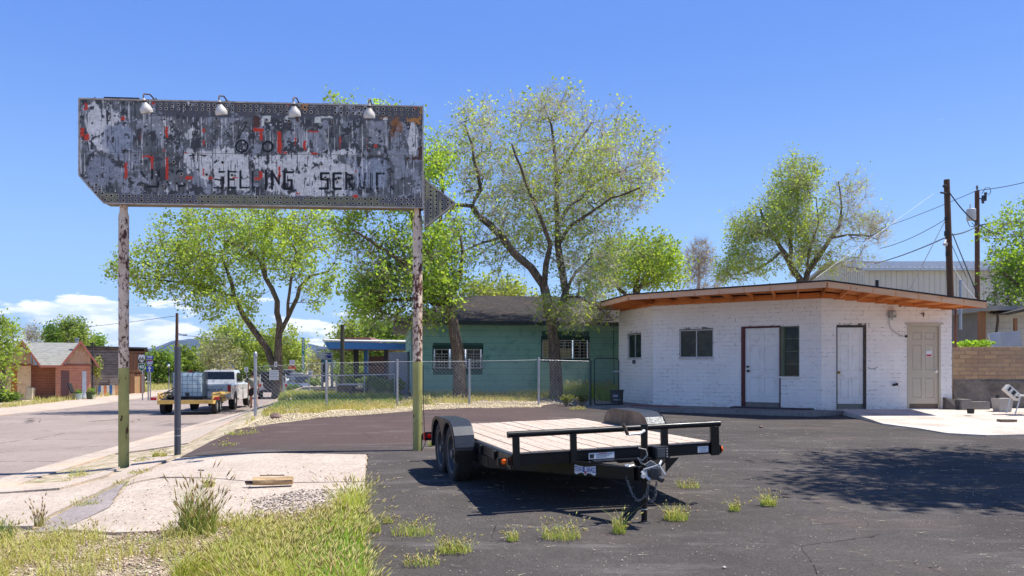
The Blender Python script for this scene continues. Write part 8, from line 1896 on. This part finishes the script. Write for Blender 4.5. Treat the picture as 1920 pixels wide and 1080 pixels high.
tree('green_tree', 'bright green rounded tree behind the left end of the white building', b, [[(b[0], b[1], b[2], .25), T3(1190, 600, YD, .2), T3(1192, 540, YD, .15), T3(1200, 500, YD, .1)], lm(YD, (1190, 560, .12), (1215, 510, .09), (1235, 480, .05)), lm(YD, (1190, 570, .12), (1150, 530, .08), (1125, 510, .05))],
  [EL(1190, 490, YD, 75, 58, 2.4, 3), EL(1238, 500, YD, 50, 45, 1.8, 1.4), EL(1130, 520, YD, 45, 55, 1.8, 1.1)], 520, leaf=.15, nleaf=5.6, twigs=2, seed=31, col=srgb(144, 172, 80), col2=srgb(190, 206, 110), step=.5, spread=.35, twl=.6)
YE = 39.0
b = base_at(1502, YE)
def e_thin(p): u = p[0] / p[1] * F + CX; return 1.0 if u < 1545 else (.10 if u > 1570 else .4)
tree('half_bare_tree', 'rounded tree behind the white building, green on its left and bare twigs on its right', b,
  [[(b[0], b[1], b[2], .3), T3(1503, 560, YE, .24), T3(1500, 523, YE, .18), T3(1480, 490, YE, .15), T3(1467, 470, YE, .13), T3(1440, 430, YE, .08), T3(1425, 390, YE, .05)],
   lm(YE, (1484, 495, .12), (1482, 450, .11, .3), (1482, 417, .10, .4), (1497, 380, .07, .5), (1496, 330, .04, .5)), lm(YE, (1503, 545, .16), (1514, 512, .14), (1533, 483, .13), (1557, 447, .11), (1573, 427, .09), (1578, 390, .05), (1572, 340, .03)), lm(YE, (1562, 442, .07), (1590, 440, .055), (1633, 443, .04), (1660, 425, .02)), lm(YE, (1470, 480, .08), (1440, 493, .06), (1400, 512, .04), (1365, 515, .02)), lm(YE, (1514, 512, .08), (1518, 470, .06, -.6), (1535, 420, .04, -.9), (1530, 370, .02, -1))],
  [EL(1492, 345, YE, 40, 56, 1.6, 1.7), EL(1470, 405, YE, 62, 58, 1.9, 2.0), EL(1415, 440, YE, 55, 52, 1.8, 1.6), EL(1528, 450, YE, 42, 58, 1.6, 1.5), EL(1588, 388, YE, 42, 70, 1.6, 1.6), EL(1636, 428, YE, 46, 36, 1.4, 1.1), EL(1385, 505, YE, 48, 30, 1.5, 1.0), EL(1590, 490, YE, 50, 32, 1.4, .7), EL(1480, 480, YE, 60, 40, 1.5, .6)],
  1100, leaf=.105, nleaf=4.4, twigs=4, twm=M_TWIG2, twr=.006, seed=12, col=srgb(154, 178, 88), col2=srgb(194, 208, 112), bark=M_BARK2, spread=.28, twl=.6, step=.45, thin=e_thin)
YF = 60.0
b = base_at(1312, YF)
tree('bare_tree', 'small leafless pinkish tree on the skyline between the two green trees', b, [[(b[0], b[1], b[2], .2), T3(1312, 560, YF, .16), T3(1311, 510, YF, .1), T3(1310, 480, YF, .05)]], [EL(1311, 490, YF, 28, 40, 1.4, 3), EL(1320, 530, YF, 40, 20, 1.6, 1)], 260, leaf=.16, nleaf=.25, twigs=5, seed=3, col=srgb(190, 160, 140), col2=srgb(200, 180, 150), bark=mat_plain('pinkish_bark', srgb(176, 156, 144), .9, var=.15, space='pos'), step=.5, twl=.8)
YG = 29.0
b = base_at(1945, YG)
tree('green_tree', 'bright green leafy tree cut off by the right edge, over the block wall', b, [[(b[0], b[1], b[2], .2), T3(1940, 600, YG, .16), T3(1935, 520, YG, .12), T3(1925, 440, YG, .07)], lm(YG, (1938, 570, .09), (1905, 530, .06, -.8), (1880, 510, .03, -1))],
  [EL(1945, 450, YG, 92, 72, 1.9, 2.5), EL(1905, 520, YG - .5, 45, 52, 1.2, 1.1), EL(1890, 560, YG - 1, 38, 18, .9, .3), EL(1990, 520, YG, 70, 60, 1.6, 1)], 430, leaf=.115, nleaf=6.5, twigs=2, seed=14, col=srgb(134, 168, 66), col2=srgb(176, 200, 92), spread=.26)
YH = 46.0
b = base_at(6, YH)
tree('green_tree', 'dense green tree cut off by the left edge in front of the peach cabin wall', b, [[(b[0], b[1], b[2], .16), T3(8, 700, YH, .12), T3(4, 660, YH, .1), T3(-5, 620, YH, .06)]], [EL(-22, 640, YH, 52, 54, 2.0, 3), EL(10, 660, YH - .5, 22, 45, 1.0, .7), EL(10, 718, YH - 1, 12, 18, .5, .15)], 260, leaf=.17, nleaf=5.5, twigs=2, seed=17, col=srgb(130, 160, 64), col2=srgb(176, 190, 96), spread=.3, step=.45)
for (name, lab, cu, cv, Y, rx, rv, nt, c1, c2, lf, nlf, sd, ex) in (
  ('green_tree', 'larger green tree showing above the grey roof of the cabins', 135, 626, 80, 28, 28, 200, srgb(140, 164, 92), srgb(170, 184, 110), .26, 4.5, 41, 0),
  ('green_tree', 'smaller dark green tree above the cabin roof, left of the larger one', 99, 632, 78, 12, 16, 90, srgb(96, 140, 62), srgb(120, 150, 76), .24, 5, 42, 0),
  ('bare_tree', 'pale leafless shrub-like tree above the left cabin gable', 60, 634, 76, 16, 24, 120, srgb(190, 186, 170), srgb(170, 170, 150), .18, .5, 43, 1),
  ('green_tree', 'small green treetop above the plank shed', 182, 645, 84, 12, 9, 60, srgb(120, 156, 76), srgb(150, 176, 92), .26, 5, 44, 0),
  ('green_tree', 'pale green tree spreading between the mountain and the leaning cottonwood trunk', 440, 640, 100, 62, 46, 420, srgb(150, 170, 92), srgb(182, 196, 118), .32, 4.4, 45, 1),
  ('green_tree', 'yellow-green tree seen through the fork of the cottonwood', 528, 652, 96, 45, 44, 330, srgb(160, 180, 92), srgb(190, 200, 110), .30, 4.4, 46, 0),
  ('grey_willow_tree', 'grey weeping willow-like tree above the silver pickup', 412, 672, 92, 38, 42, 300, srgb(160, 160, 128), srgb(178, 178, 150), .26, 1.4, 47, 1),
  ('green_tree', 'green tree behind the blue route signs, nearest the plank shed', 302, 688, 92, 32, 32, 280, srgb(120, 152, 66), srgb(150, 176, 84), .32, 5.5, 48, 0),
  ('green_tree', 'olive green tree behind the steel pipe and the tank', 355, 690, 95, 36, 38, 300, srgb(132, 156, 72), srgb(160, 180, 92), .32, 5.5, 49, 0),
  ('conifer', 'dark green pointed tree between the mountain and the lounge sign', 541, 672, 120, 11, 22, 90, srgb(76, 120, 60), srgb(90, 130, 66), .34, 5.5, 50, 0),
  ('green_tree', 'rounded dark green tree just right of the pointed tree', 556, 684, 118, 16, 20, 110, srgb(96, 132, 70), srgb(110, 146, 80), .34, 5, 51, 0),
  ('grey_bush', 'pale grey-green rounded bush right of the lounge sign', 592, 686, 90, 17, 22, 150, srgb(168, 172, 128), srgb(186, 186, 150), .26, 2.6, 52, 1),
  ('green_tree', 'light green tree behind the blue canopy', 668, 640, 62, 46, 48, 380, srgb(142, 166, 82), srgb(180, 192, 110), .24, 3.4, 53, 0),
  ('green_tree', 'green tree seen under the blue canopy roof', 668, 700, 66, 40, 34, 240, srgb(130, 156, 70), srgb(158, 176, 88), .26, 4.0, 54, 0),
  ('green_tree', 'dim green tree behind the brick shop wall', 730, 640, 56, 45, 50, 300, srgb(112, 142, 62), srgb(140, 166, 78), .24, 4.0, 55, 0),
  ('green_tree', 'low yellow-green treetops just over the green house roof', 930, 552, 52, 60, 26, 260, srgb(158, 176, 92), srgb(180, 190, 110), .22, 2.6, 56, 1),
  ('green_tree', 'green tree between the pickup and the cottonwood trunk', 478, 690, 110, 28, 22, 160, srgb(96, 130, 56), srgb(130, 150, 70), .32, 5.0, 57, 0)):
    b = base_at(cu, Y); zc = P(0, cv, Y).z; tall = zc - b[2]; br_ = M_BARK2 if ex else M_BARK
    lim = [[(b[0], b[1], b[2], .05 + tall * .035), (b[0] + .1, b[1], b[2] + tall * .5, .04 + tall * .022), (b[0], b[1], b[2] + tall * .9, .05)]]
    cr = [EL(cu, cv, Y, rx, rv, rx / F * Y * .8, 3)]
    if nt > 150: cr += [EL(cu - rx * .45, cv + rv * .25, Y, rx * .6, rv * .7, rx / F * Y * .5, 1), EL(cu + rx * .5, cv + rv * .3, Y, rx * .55, rv * .65, rx / F * Y * .5, 1)]
    if name == 'conifer': cr = [EL(cu, cv + 10, Y, rx, rv * .6, .8, 2), EL(cu, cv - 8, Y, rx * .5, rv * .6, .5, 1)]
    tree(name, lab, b, lim, cr, nt, leaf=lf, nleaf=nlf, twigs=2, seed=sd, col=c1, col2=c2, bark=br_, step=.7, spread=.5, twl=.9, cat='conifer' if name == 'conifer' else 'bush' if 'bush' in name else 'tree')
# the tree outside the frame whose shade falls on the right of the lot
b = (12.2, 10.6, gz(12.2, 10.6) - .05)
tree('shade_tree', 'tree standing right of the parking lot, known here by its dappled shade on the asphalt', b, [[(12.2, 10.6, b[2], .3), (12.0, 10.6, 3, .25), (11.7, 10.6, 5.5, .18), (11.3, 10.5, 8, .1)], [(12.0, 10.6, 3.5, .15), (10.2, 10.8, 6.5, .1), (9.0, 11, 8, .05)], [(11.9, 10.6, 4.5, .14), (11.5, 8.6, 7, .08), (11.2, 7.8, 8.5, .04)], [(11.9, 10.6, 4.5, .14), (12.0, 12.4, 7, .08), (12.0, 13.6, 8.5, .04)]],
  [((11.0, 10.4, 8.6), (3.2, 3.5, 1.9), 3), ((9.3, 10.0, 8.4), (2.0, 1.6, 1.1), .8), ((12.5, 10.6, 9), (3, 3.6, 2), 2)], 850, leaf=.15, nleaf=7, twigs=2, seed=77, col=G1, col2=G2, spread=.3, clump=.6)
# papers on the cottonwood trunk
pn = P(513.5, 703, YA - .45); t_ = thing('paper_notice', 'white handwritten paper notice fixed to the cottonwood trunk', 'notice', tuple(pn)); mb = MB(); flatbox(mb, 505, 522.5, 694, 712.5, YA - .45, .012); s = mb.build('sheet', M_SWH, t_, True)
for k, w_ in enumerate(('PLEASE DO', 'NOT PARK', 'IN FRONT OF', 'THIS GATE')): pass
mb = MB(); rr = random.Random(4)
for k in range(5):
    x = 507.0
    while x < 520: w_ = rr.uniform(1.2, 2.6); flatbox(mb, x, x + w_, 697 + k * 3 - .5, 697 + k * 3 + .4, YA - .455, .003); x += w_ + .6
mb.build('handwriting', mat_plain('grey_ink', srgb(96, 96, 112), .7), s, True)
t_ = thing('small_sign', 'little white sign nailed above the paper notice', 'sign', tuple(P(517, 683, YA - .4))); mb = MB(); flatbox(mb, 514.5, 519.5, 678, 688, YA - .4, .012); s = mb.build('sign_plate', M_SWH, t_, True); mb = MB(); flatbox(mb, 516.3, 517.8, 681, 685.5, YA - .405, .003); mb.build('print', M_SBK, s, True)

# ------------------------------------------------------------------ shrubs and ivy
def shrub(name, lab, u, v, Y, ru, rv, n, c1, c2, lf, sd, cat='bush', grp=None):
    rg = np.random.default_rng(sd); c = P(u, v, Y); g = gz(c.x, c.y); d = rg.normal(0, 1, (n, 3)); d /= np.linalg.norm(d, axis=1)[:, None]; rad = rg.random(n) ** .45
    rx, rz_ = ru / F * Y, rv / F * Y; C_ = np.array(c) + d * np.array([rx, rx * .7, rz_]) * rad[:, None] * (1 + .25 * np.sin(d[:, :1] * 7 + d[:, 2:] * 5))
    C_[:, 2] = np.maximum(C_[:, 2], g + .03); r = thing(name, lab, cat, (c.x, c.y, g), group=grp); L_, Q_ = leaves_np(C_, lf, rg); o_ = np.array([c.x, c.y, g])
    mesh_obj('foliage', np_mesh('foliage', L_ - o_, Q_, cols=vary(rg, n, c1, .28, c2, .4, 4)), M_LEAF, r)
    k = 24; tip = np.array(c) + rg.normal(0, .5, (k, 3)) * np.array([rx, rx * .6, rz_]); V_, Q_ = ribbons_np(np.tile(o_, (k, 1)), tip, np.full((k, 1), .012), np.full((k, 1), .004)); mesh_obj('stem', np_mesh('stem', V_ - o_, Q_), M_TWIG, r)
    return r
shrub('round_shrub', 'round dark green shrub in the yard right of the cottonwood trunk', 549, 732, 44, 13, 12, 1500, srgb(90, 120, 56), srgb(120, 146, 70), .10, 1)
shrub('dark_bush', 'dark green bush at the left edge in front of the peach cabin', 12, 745, 46, 26, 11, 1500, srgb(82, 106, 52), srgb(112, 136, 70), .12, 2)
shrub('yard_bush', 'large green bush behind the fence between the planter and the green house', 728, 728, 29.5, 30, 18, 2600, srgb(86, 118, 50), srgb(124, 150, 70), .09, 3)
shrub('yard_bush', 'smaller green bush between the two brown planter boxes', 690, 716, 31, 22, 11, 1200, srgb(92, 120, 54), srgb(130, 150, 76), .09, 4)
shrub('yard_bush', 'low green bush behind the phone booth', 590, 716, 46, 16, 9, 600, srgb(110, 136, 66), srgb(146, 160, 90), .11, 5)
shrub('ivy', 'green leafy ivy spilling over the block wall beside the white building', 1826, 645, 22.7, 32, 7, 800, srgb(122, 160, 56), srgb(160, 190, 80), .085, 6, 'ivy')
shrub('wall_shrub', 'tall thin shrub growing between the cabins and the plank shed', 182, 690, 56, 10, 24, 420, srgb(140, 150, 80), srgb(170, 180, 100), .14, 7)
shrub('dry_weed', 'pale dry weed at the foot of the thin left fence section by the house corner', 800, 755, 22.6, 12, 14, 260, srgb(196, 186, 150), srgb(170, 170, 120), .05, 8, 'weed')
shrub('dry_weed', 'dark scrubby weed at the fence foot below the tall tree', 1092, 748, 23.2, 12, 7, 360, srgb(120, 116, 80), srgb(90, 96, 60), .05, 9, 'weed')
shrub('dry_weed', 'greyish weed in front of the tall tree trunk', 1062, 747, 23.1, 14, 7, 360, srgb(130, 130, 86), srgb(100, 106, 66), .05, 10, 'weed')

# ------------------------------------------------------------------ grass
rg = np.random.default_rng(99)
GA, GB_, GD = srgb(158, 182, 72), srgb(198, 206, 110), srgb(220, 204, 156)
HEADC = (srgb(196, 196, 120), srgb(176, 150, 120))
def field(name, label, poly_px, n, h, width, clumpy=0.0, seed=0, col=GA, col2=GB_, pdry=.12, head=0.0, lean=.35, poly=None, off=0.0, headlen=.07, seg=3, dens=None, cat='grass', headc=None, hmap=None):
    r_ = np.random.default_rng(seed); pl_ = poly or [GP(u, v) for u, v in poly_px]
    q = poly_points(pl_, int(n * (2.6 if clumpy else 1)), r_)
    if clumpy:
        nz = np.array([mnoise.noise(Vector((a * 1.7, b_ * 1.7, seed))) + .6 * mnoise.noise(Vector((a * 6, b_ * 6, seed + 3))) for a, b_ in q]); keep = nz > np.quantile(nz, 1 - 1 / 2.6) - clumpy * 0 ; q = q[keep]
    B = with_z(q, off - .005); hh = np.full(len(B), float(h))
    if hmap is not None: hh = hh * np.array([hmap(a, b_) for a, b_ in q])
    V_, Q_, C_ = grass_np(B, hh, r_, width, lean, seg, col, col2, .5, GD, pdry, head, headc or HEADC, headlen, width * 1.5)
    return stuff_obj(name, V_, Q_, C_, M_GRASS, label, cat)
def g1h(x, y): return .70 + .75 * mnoise.noise(Vector((x * 1.3, y * 1.3, 2))) + (.25 if x > -2.0 else 0)
field('tall_grass', 'tall bright green wild barley grass in the bottom left foreground', [(430, 1022), (480, 1010), (560, 1000), (610, 990), (650, 965), (676, 955), (684, 1010), (690, 1180), (262, 1180), (320, 1095), (370, 1055)], 16500, .31, .0030, 1, 5, srgb(150, 180, 62), srgb(212, 214, 118), .22, .22, .55, headlen=.075, hmap=g1h)
field('tall_grass', 'denser lush green grass clump low in the foreground beside the asphalt', [(590, 1030), (670, 1020), (682, 1180), (560, 1180)], 5200, .30, .0036, 0, 15, srgb(100, 166, 40), srgb(146, 190, 60), .03, .12, .45, headlen=.07)
field('tall_grass', 'low mixed dry and green undergrowth below the tall barley grass', [(430, 1022), (480, 1010), (560, 1000), (610, 990), (650, 965), (676, 955), (684, 1010), (690, 1180), (262, 1180), (320, 1095), (370, 1055)], 9000, .13, .0032, 0, 25, srgb(140, 164, 60), srgb(206, 198, 120), .3, 0, .8)
field('sparse_grass', 'sparse half-dry grass over the gravelly soil at the bottom left', [(-90, 985), (110, 1003), (210, 1006), (300, 1000), (420, 985), (370, 1030), (300, 1070), (250, 1180), (-120, 1180)], 3900, .17, .0030, 1, 6, srgb(156, 170, 76), srgb(206, 202, 124), .34, .18, .55, headlen=.05)
field('sparse_grass', 'short dry grass along the front edge of the concrete apron', [(250, 1010), (330, 996), (430, 984), (500, 976), (620, 958), (672, 938), (686, 945), (684, 985), (420, 1004), (320, 1012)], 2600, .11, .0030, 1, 7, srgb(166, 168, 90), srgb(198, 190, 128), .4, .3, .5, headlen=.04)
def tuft(name, label, u, v, n, h, rad, seed, col=GA, col2=GB_, lean=.75, pdry=.3, head=.35, width=.0035, headc=None, headlen=.05, cat='grass', group=None, off=.012):
    r_ = np.random.default_rng(seed); x, y = GP(u, v); g = gz(x, y) + off; a = r_.random(n) * 2 * PI; rr_ = rad * np.sqrt(r_.random(n)); B = np.column_stack([x + np.cos(a) * rr_, y + np.sin(a) * rr_ * .8, np.full(n, g - .004)])
    V_, Q_, C_ = grass_np(B, np.full(n, h) * r_.uniform(.4, 1.1, n), r_, width, lean, 3, col, col2, .5, GD, pdry, head, headc or HEADC, headlen, width * 1.9)
    o_ = np.array([x, y, g]); o = mesh_obj(name, np_mesh(name, V_ - o_, Q_, cols=C_), M_GRASS, loc=(x, y, g)); tag(o, label, cat, group)
    return o
PUR = (srgb(150, 120, 110), srgb(176, 150, 116))
tuft('grass_tuft', 'tallest grass tuft with purplish seed heads standing up in front of the concrete apron', 372, 1003, 620, .50, .16, 1, srgb(128, 150, 84), srgb(160, 172, 100), .42, .08, .30, .0036, PUR, .10)
tuft('grass_tuft', 'blue-green spiky grass tuft at the left edge of the foreground', 8, 1012, 300, .22, .09, 2, srgb(98, 128, 96), srgb(120, 146, 104), .45, .05, .1)
tuft('grass_tuft', 'thin upright grass tuft left in the foreground with dark seed heads', 75, 990, 60, .26, .05, 3, srgb(140, 140, 90), srgb(160, 150, 100), .3, .3, .6, headc=PUR)
tuft('grass_tuft', 'small green grass clump growing from a crack behind the timber piece', 392, 915, 110, .11, .06, 4)
for k, (u, v, n, h, r_, lab) in enumerate(((775, 1005, 210, .15, .20, 'spreading grass tuft on the asphalt near the left shadow tip of the trailer'), (850, 1038, 330, .13, .15, 'fullest green tuft on the asphalt, lowest left of the trailer'), (961, 1016, 110, .11, .05, 'little tuft alone below the middle of the trailer shadow'), (1052, 1012, 260, .16, .17, 'pale straw-based tuft left of the trailer jack foot'), (1160, 1003, 130, .23, .06, 'upright tuft with seed heads right beside the trailer jack'), (1268, 978, 260, .18, .11, 'orange-based tuft right of the trailer jack'), (1378, 960, 130, .13, .06, 'small tuft on the open asphalt, second from the right'), (1440, 950, 190, .16, .08, 'rightmost tuft on the open asphalt by the tree shade'), (1290, 916, 130, .12, .14, 'low scattered tuft in a crack right of the coupler'), (1640, 768, 120, .2, .08, 'tuft against the white wall between the two right doors'), (790, 1062, 160, .08, .14, 'flat sprawling weed at the very bottom, below the fullest tuft'), (700, 1000, 100, .16, .07, 'tuft at the edge of the tall grass where the asphalt begins'), (728, 983, 60, .15, .05, 'thin tuft at the asphalt edge, farthest left of them'), (808, 838, 40, .30, .05, 'spindly weed beside the foot of the right sign post'))):
    tuft('asphalt_tuft', lab, u, v, n, h, r_, 40 + k, srgb(140, 168, 66), srgb(188, 196, 110), .75, .28, .25, .0030 if v > 850 else .006, headlen=.04)
for k, (u, v, n, h, r_, lab) in enumerate(((148, 893, 140, .09, .14, 'green weed in the pavement joint left of the left sign post'), (120, 905, 60, .06, .12, 'tiny weed lowest in the pavement joint left of the sign post'), (262, 889, 120, .05, .16, 'flat weed strip in the joint right of the left sign post'), (232, 908, 90, .05, .14, 'flat weed patch at the top of the grey asphalt patch'), (293, 858, 170, .14, .08, 'bushy green weed between the left sign post and the steel pipe'), (308, 858, 90, .12, .05, 'darker weed just left of the steel pipe'), (270, 866, 120, .06, .16, 'dry weeds at the foot of the left sign post'), (160, 948, 110, .08, .15, 'dry weeds at the edge of the grey asphalt patch'), (455, 815, 170, .10, .35, 'yellowish weed patch on the dark asphalt left of the gravel'), (425, 836, 60, .08, .22, 'thin weeds at the left edge of the dark asphalt'), (1082, 768, 120, .10, .25, 'dull weeds growing at the edge of the walk slab'))):
    tuft('joint_weed', lab, u, v, n, h, r_, 80 + k, srgb(140, 160, 74), srgb(190, 188, 120), .7, .35, .1, .004 if v > 840 else .008, cat='weed')
field('fence_grass', 'green and dry grass along the chain-link fence', [(445, 806), (480, 787), (620, 775), (745, 768), (860, 759), (1005, 755), (1005, 747), (860, 750), (740, 757), (620, 763), (500, 772)], 9000, .17, .007, 1, 8, srgb(150, 160, 84), srgb(196, 186, 126), .35, .1, .5, seg=2)
field('yard_grass', 'shaded green lawn behind the chain-link fence', [(490, 776), (620, 762), (740, 757), (760, 748), (740, 742), (560, 752), (520, 758)], 11000, .13, .009, 0, 9, srgb(100, 128, 56), srgb(140, 156, 76), .12, 0, .4, seg=2)
field('yard_grass', 'green grass in the yard beyond the low rail fence', [(520, 755), (620, 748), (750, 742), (750, 737), (560, 738), (530, 742)], 9000, .22, .014, 1, 10, srgb(128, 150, 66), srgb(176, 180, 96), .2, 0, .4, seg=2)
field('house_grass', 'tall bright green grass against the green house wall behind the gate', None, 5200, .55, .009, 0, 11, srgb(140, 172, 62), srgb(190, 196, 100), .1, .2, .35, poly=[(1.75, 27.2), (3.7, 26.9), (4.6, 29.5), (2.0, 29.2)], seg=3)
field('house_grass', 'mixed weeds along the foot of the green house', None, 4200, .24, .009, 1, 12, srgb(120, 146, 62), srgb(180, 180, 104), .3, .1, .5, poly=[(-3.4, 27.0), (1.8, 26.6), (1.8, 29.2), (-3.4, 28.7)], seg=2)
field('verge_grass', 'weedy verge across the road between the shed and the pipe', None, 9000, .35, .03, 1, 13, srgb(130, 146, 72), srgb(190, 182, 120), .35, 0, .4, poly=[xy(-RW - 2.8, 36), xy(-RW - 2.8, 100), xy(-RW - 12, 100), xy(-RW - 12, 50)], seg=2)
field('verge_grass', 'dry weeds in front of the brick cabins', None, 3200, .22, .016, 1, 14, srgb(140, 150, 84), srgb(200, 188, 136), .45, 0, .5, poly=[xy(-RW - 2.7, 22), xy(-RW - 2.7, 44), xy(-RW - 4.2, 44), xy(-RW - 4.2, 20)], seg=2)

# ------------------------------------------------------------------ stones, chips and litter
def pebbles(name, label, poly, n, s0, s1, seed, c1, c2, mat, flat=.6, cat='gravel', clump=False):
    r_ = np.random.default_rng(seed); q = poly_points(poly, n, r_)
    if clump: nz = np.array([mnoise.noise(Vector((a * 1.1, b_ * 1.1, seed))) for a, b_ in q]); q = q[nz > -.02]
    n = len(q); B = with_z(q, .012); s = s0 * (s1 / s0) ** (r_.random(n) ** 2.2)
    oct_ = np.array([(1, 0, 0), (0, 1, 0), (-1, 0, 0), (0, -1, 0), (0, 0, 1), (0, 0, -1)], float); fc = np.array([(0, 1, 4), (1, 2, 4), (2, 3, 4), (3, 0, 4), (1, 0, 5), (2, 1, 5), (3, 2, 5), (0, 3, 5)])
    th = r_.random(n) * 2 * PI; jit_ = r_.uniform(.6, 1.35, (n, 6, 3)); L_ = oct_[None] * jit_ * s[:, None, None]; L_[:, :, 2] *= flat; c, s_ = np.cos(th)[:, None], np.sin(th)[:, None]
    X = L_[:, :, 0] * c - L_[:, :, 1] * s_; Y_ = L_[:, :, 0] * s_ + L_[:, :, 1] * c; V_ = np.stack([X, Y_, L_[:, :, 2] + s[:, None] * .3], -1) + B[:, None]
    Q_ = (np.arange(n)[:, None, None] * 6 + fc[None]).reshape(-1, 3)
    return stuff_obj(name, V_.reshape(-1, 3), Q_, vary(r_, n, c1, .25, c2, .5, 6), mat, label, cat)
t = NT('stone_chips', .9, 0, .2); t.color(t.attr('Col')); M_PEB = t.m
soilp = [GP(u, v) for u, v in ((-60, 995), (200, 1010), (430, 985), (640, 950), (686, 950), (688, 1180), (-120, 1180))]
pebbles('gravel', 'loose pale gravel and bark chips over the soil at the bottom left', soilp, 14000, .004, .020, 1, srgb(206, 186, 164), srgb(128, 106, 92), M_PEB)
pebbles('grit', 'pale grit scattered over the near asphalt', [(-.9, 3.2), (8, 3.2), (9, 15), (-2.5, 15), (-1.7, 8)], 5200, .002, .009, 2, srgb(200, 192, 178), srgb(150, 142, 134), M_PEB)
pebbles('gravel', 'dark crumbs of asphalt scattered on the concrete apron', [GP(u, v) for u, v in ((250, 900), (680, 870), (680, 940), (420, 972), (220, 990), (200, 950))], 1300, .003, .012, 3, srgb(110, 96, 90), srgb(80, 74, 72), M_PEB, clump=True)
pebbles('gravel', 'broken grey asphalt crumbs where the concrete apron meets the tall grass', [GP(u, v) for u, v in ((470, 940), (560, 922), (670, 918), (684, 950), (600, 966), (480, 984))], 2600, .004, .018, 13, srgb(140, 128, 122), srgb(104, 96, 92), M_PEB)
pebbles('gravel', 'pale gravel stones beside the dark asphalt along the fence', [GP(u, v) for u, v in ((1012, 765), (860, 767), (745, 773), (600, 785), (450, 806), (500, 783), (600, 773), (740, 765), (860, 757), (1010, 753))], 7000, .012, .035, 4, srgb(214, 198, 166), srgb(176, 160, 134), M_PEB)
pebbles('gravel', 'stones and rubble on the ground between the fence and the house', [(-3.2, 23.0), (3.0, 24.6), (3.0, 27.4), (-3.2, 27.0)], 3500, .015, .05, 5, srgb(188, 172, 150), srgb(140, 124, 108), M_PEB)
# straw slivers and twigs lying flat
r_ = np.random.default_rng(8); q = poly_points([(-.8, 4.2), (6.5, 4.2), (8.5, 17), (1, 17), (-2, 11)], 520, r_); B = with_z(q, .018); th = r_.normal(0, .5, len(q)); L_ = r_.uniform(.02, .10, len(q)); D = np.stack([np.cos(th), np.sin(th), np.zeros(len(q))], 1) * L_[:, None] * .5
V_, Q_ = ribbons_np(B - D, B + D, np.full((len(q), 1), .0028), np.full((len(q), 1), .0012)); stuff_obj('straw', V_, Q_, vary(r_, len(q), srgb(206, 192, 164), .2, srgb(170, 156, 130), .4, 6), M_PEB, 'dry straws and twigs lying on the asphalt', 'straw')
# timber piece, stub and stones
x, y = GP(512, 916); g = gz(x, y) + .03
tb_ = thing('broken_timber', 'short splintered tan timber lying on the concrete apron', 'timber', (x, y, g)); 
t = NT('split_timber', .9, 0, .2); n = t.noise(t.vec(t.pos, (3, 30, 30)), 1, 5, .7); t.color(t.mix(t.map(n, .35, .65), srgb(196, 168, 128), srgb(140, 112, 82))); t.bump(n, .9, .01); M_TIM = t.m
mb = MB(); ring_ = []
for k in range(9):
    xx = -.22 + .44 * k / 8; sec = []
    for j in range(9): a_ = 2 * PI * j / 9; rr_ = .055 * (1 + .22 * mnoise.noise(Vector((xx * 5, math.cos(a_) * 2, math.sin(a_) * 2)))); sec.append((xx + (.012 * mnoise.noise(Vector((j * 3.1, k, 1))) if k in (0, 8) else 0), rr_ * 1.1 * math.cos(a_), .052 + rr_ * .85 * math.sin(a_)))
    ring_.append(sec)
loft(mb, ring_); a = mb.build('timber_body', M_TIM, tb_, smooth=False); a.rotation_euler = (0, 0, .12)
mb = MB(); mb.box((-.27, .02, .035), (.11, .035, .03)); mb.box((-.25, -.03, .02), (.10, .03, .015)); mb.build('rusty_bracket', mat_plain('rusty_brown', srgb(90, 70, 62), .8, var=.3), tb_)
mb = MB(); mb.beam((-.16, .03, .11), (.12, .035, .112), .012, .014); mb.build('splinter', M_TIM, tb_)
x, y = GP(377, 888); g = gz(x, y) + .03; mb = MB(); mb.box((x, y, g + .008), (.075, .018, .016)); o = mb.build('steel_scrap', mat_plain('grey_scrap', srgb(110, 108, 108), .6), None, origin=(x, y, g)); tag(o, 'small flat grey metal scrap on the concrete right of the steel pipe', 'scrap')
for u, v, s_, lab in ((518, 786, .11, 'brown stone at the edge of the gravel left of the fence'), (1427, 803, .035, 'small dark stone alone on the asphalt before the white building'), (575, 1000, .035, 'small stone at the foot of the tall grass'), (1358, 1069, .011, 'pale pebble near the bottom of the open asphalt')):
    x, y = GP(u, v); g = gz(x, y) + .01; bm = bmesh.new(); bmesh.ops.create_icosphere(bm, subdivisions=2, radius=s_)
    for v_ in bm.verts: v_.co = Vector((v_.co.x * 1.3, v_.co.y, v_.co.z * .75 + s_ * .5)) * (1 + .25 * mnoise.noise(v_.co * (3 / s_) * .4))
    me = bpy.data.meshes.new('stone'); bm.to_mesh(me); bm.free(); o = mesh_obj('stone', me, mat_plain('stone_grey', srgb(120, 100, 90) if v < 900 else srgb(190, 184, 174), .9, var=.3, scale=9), loc=(x, y, g)); tag(o, lab, 'stone')
# black pinch-bar-like strip by the slab is left out: too small to tell
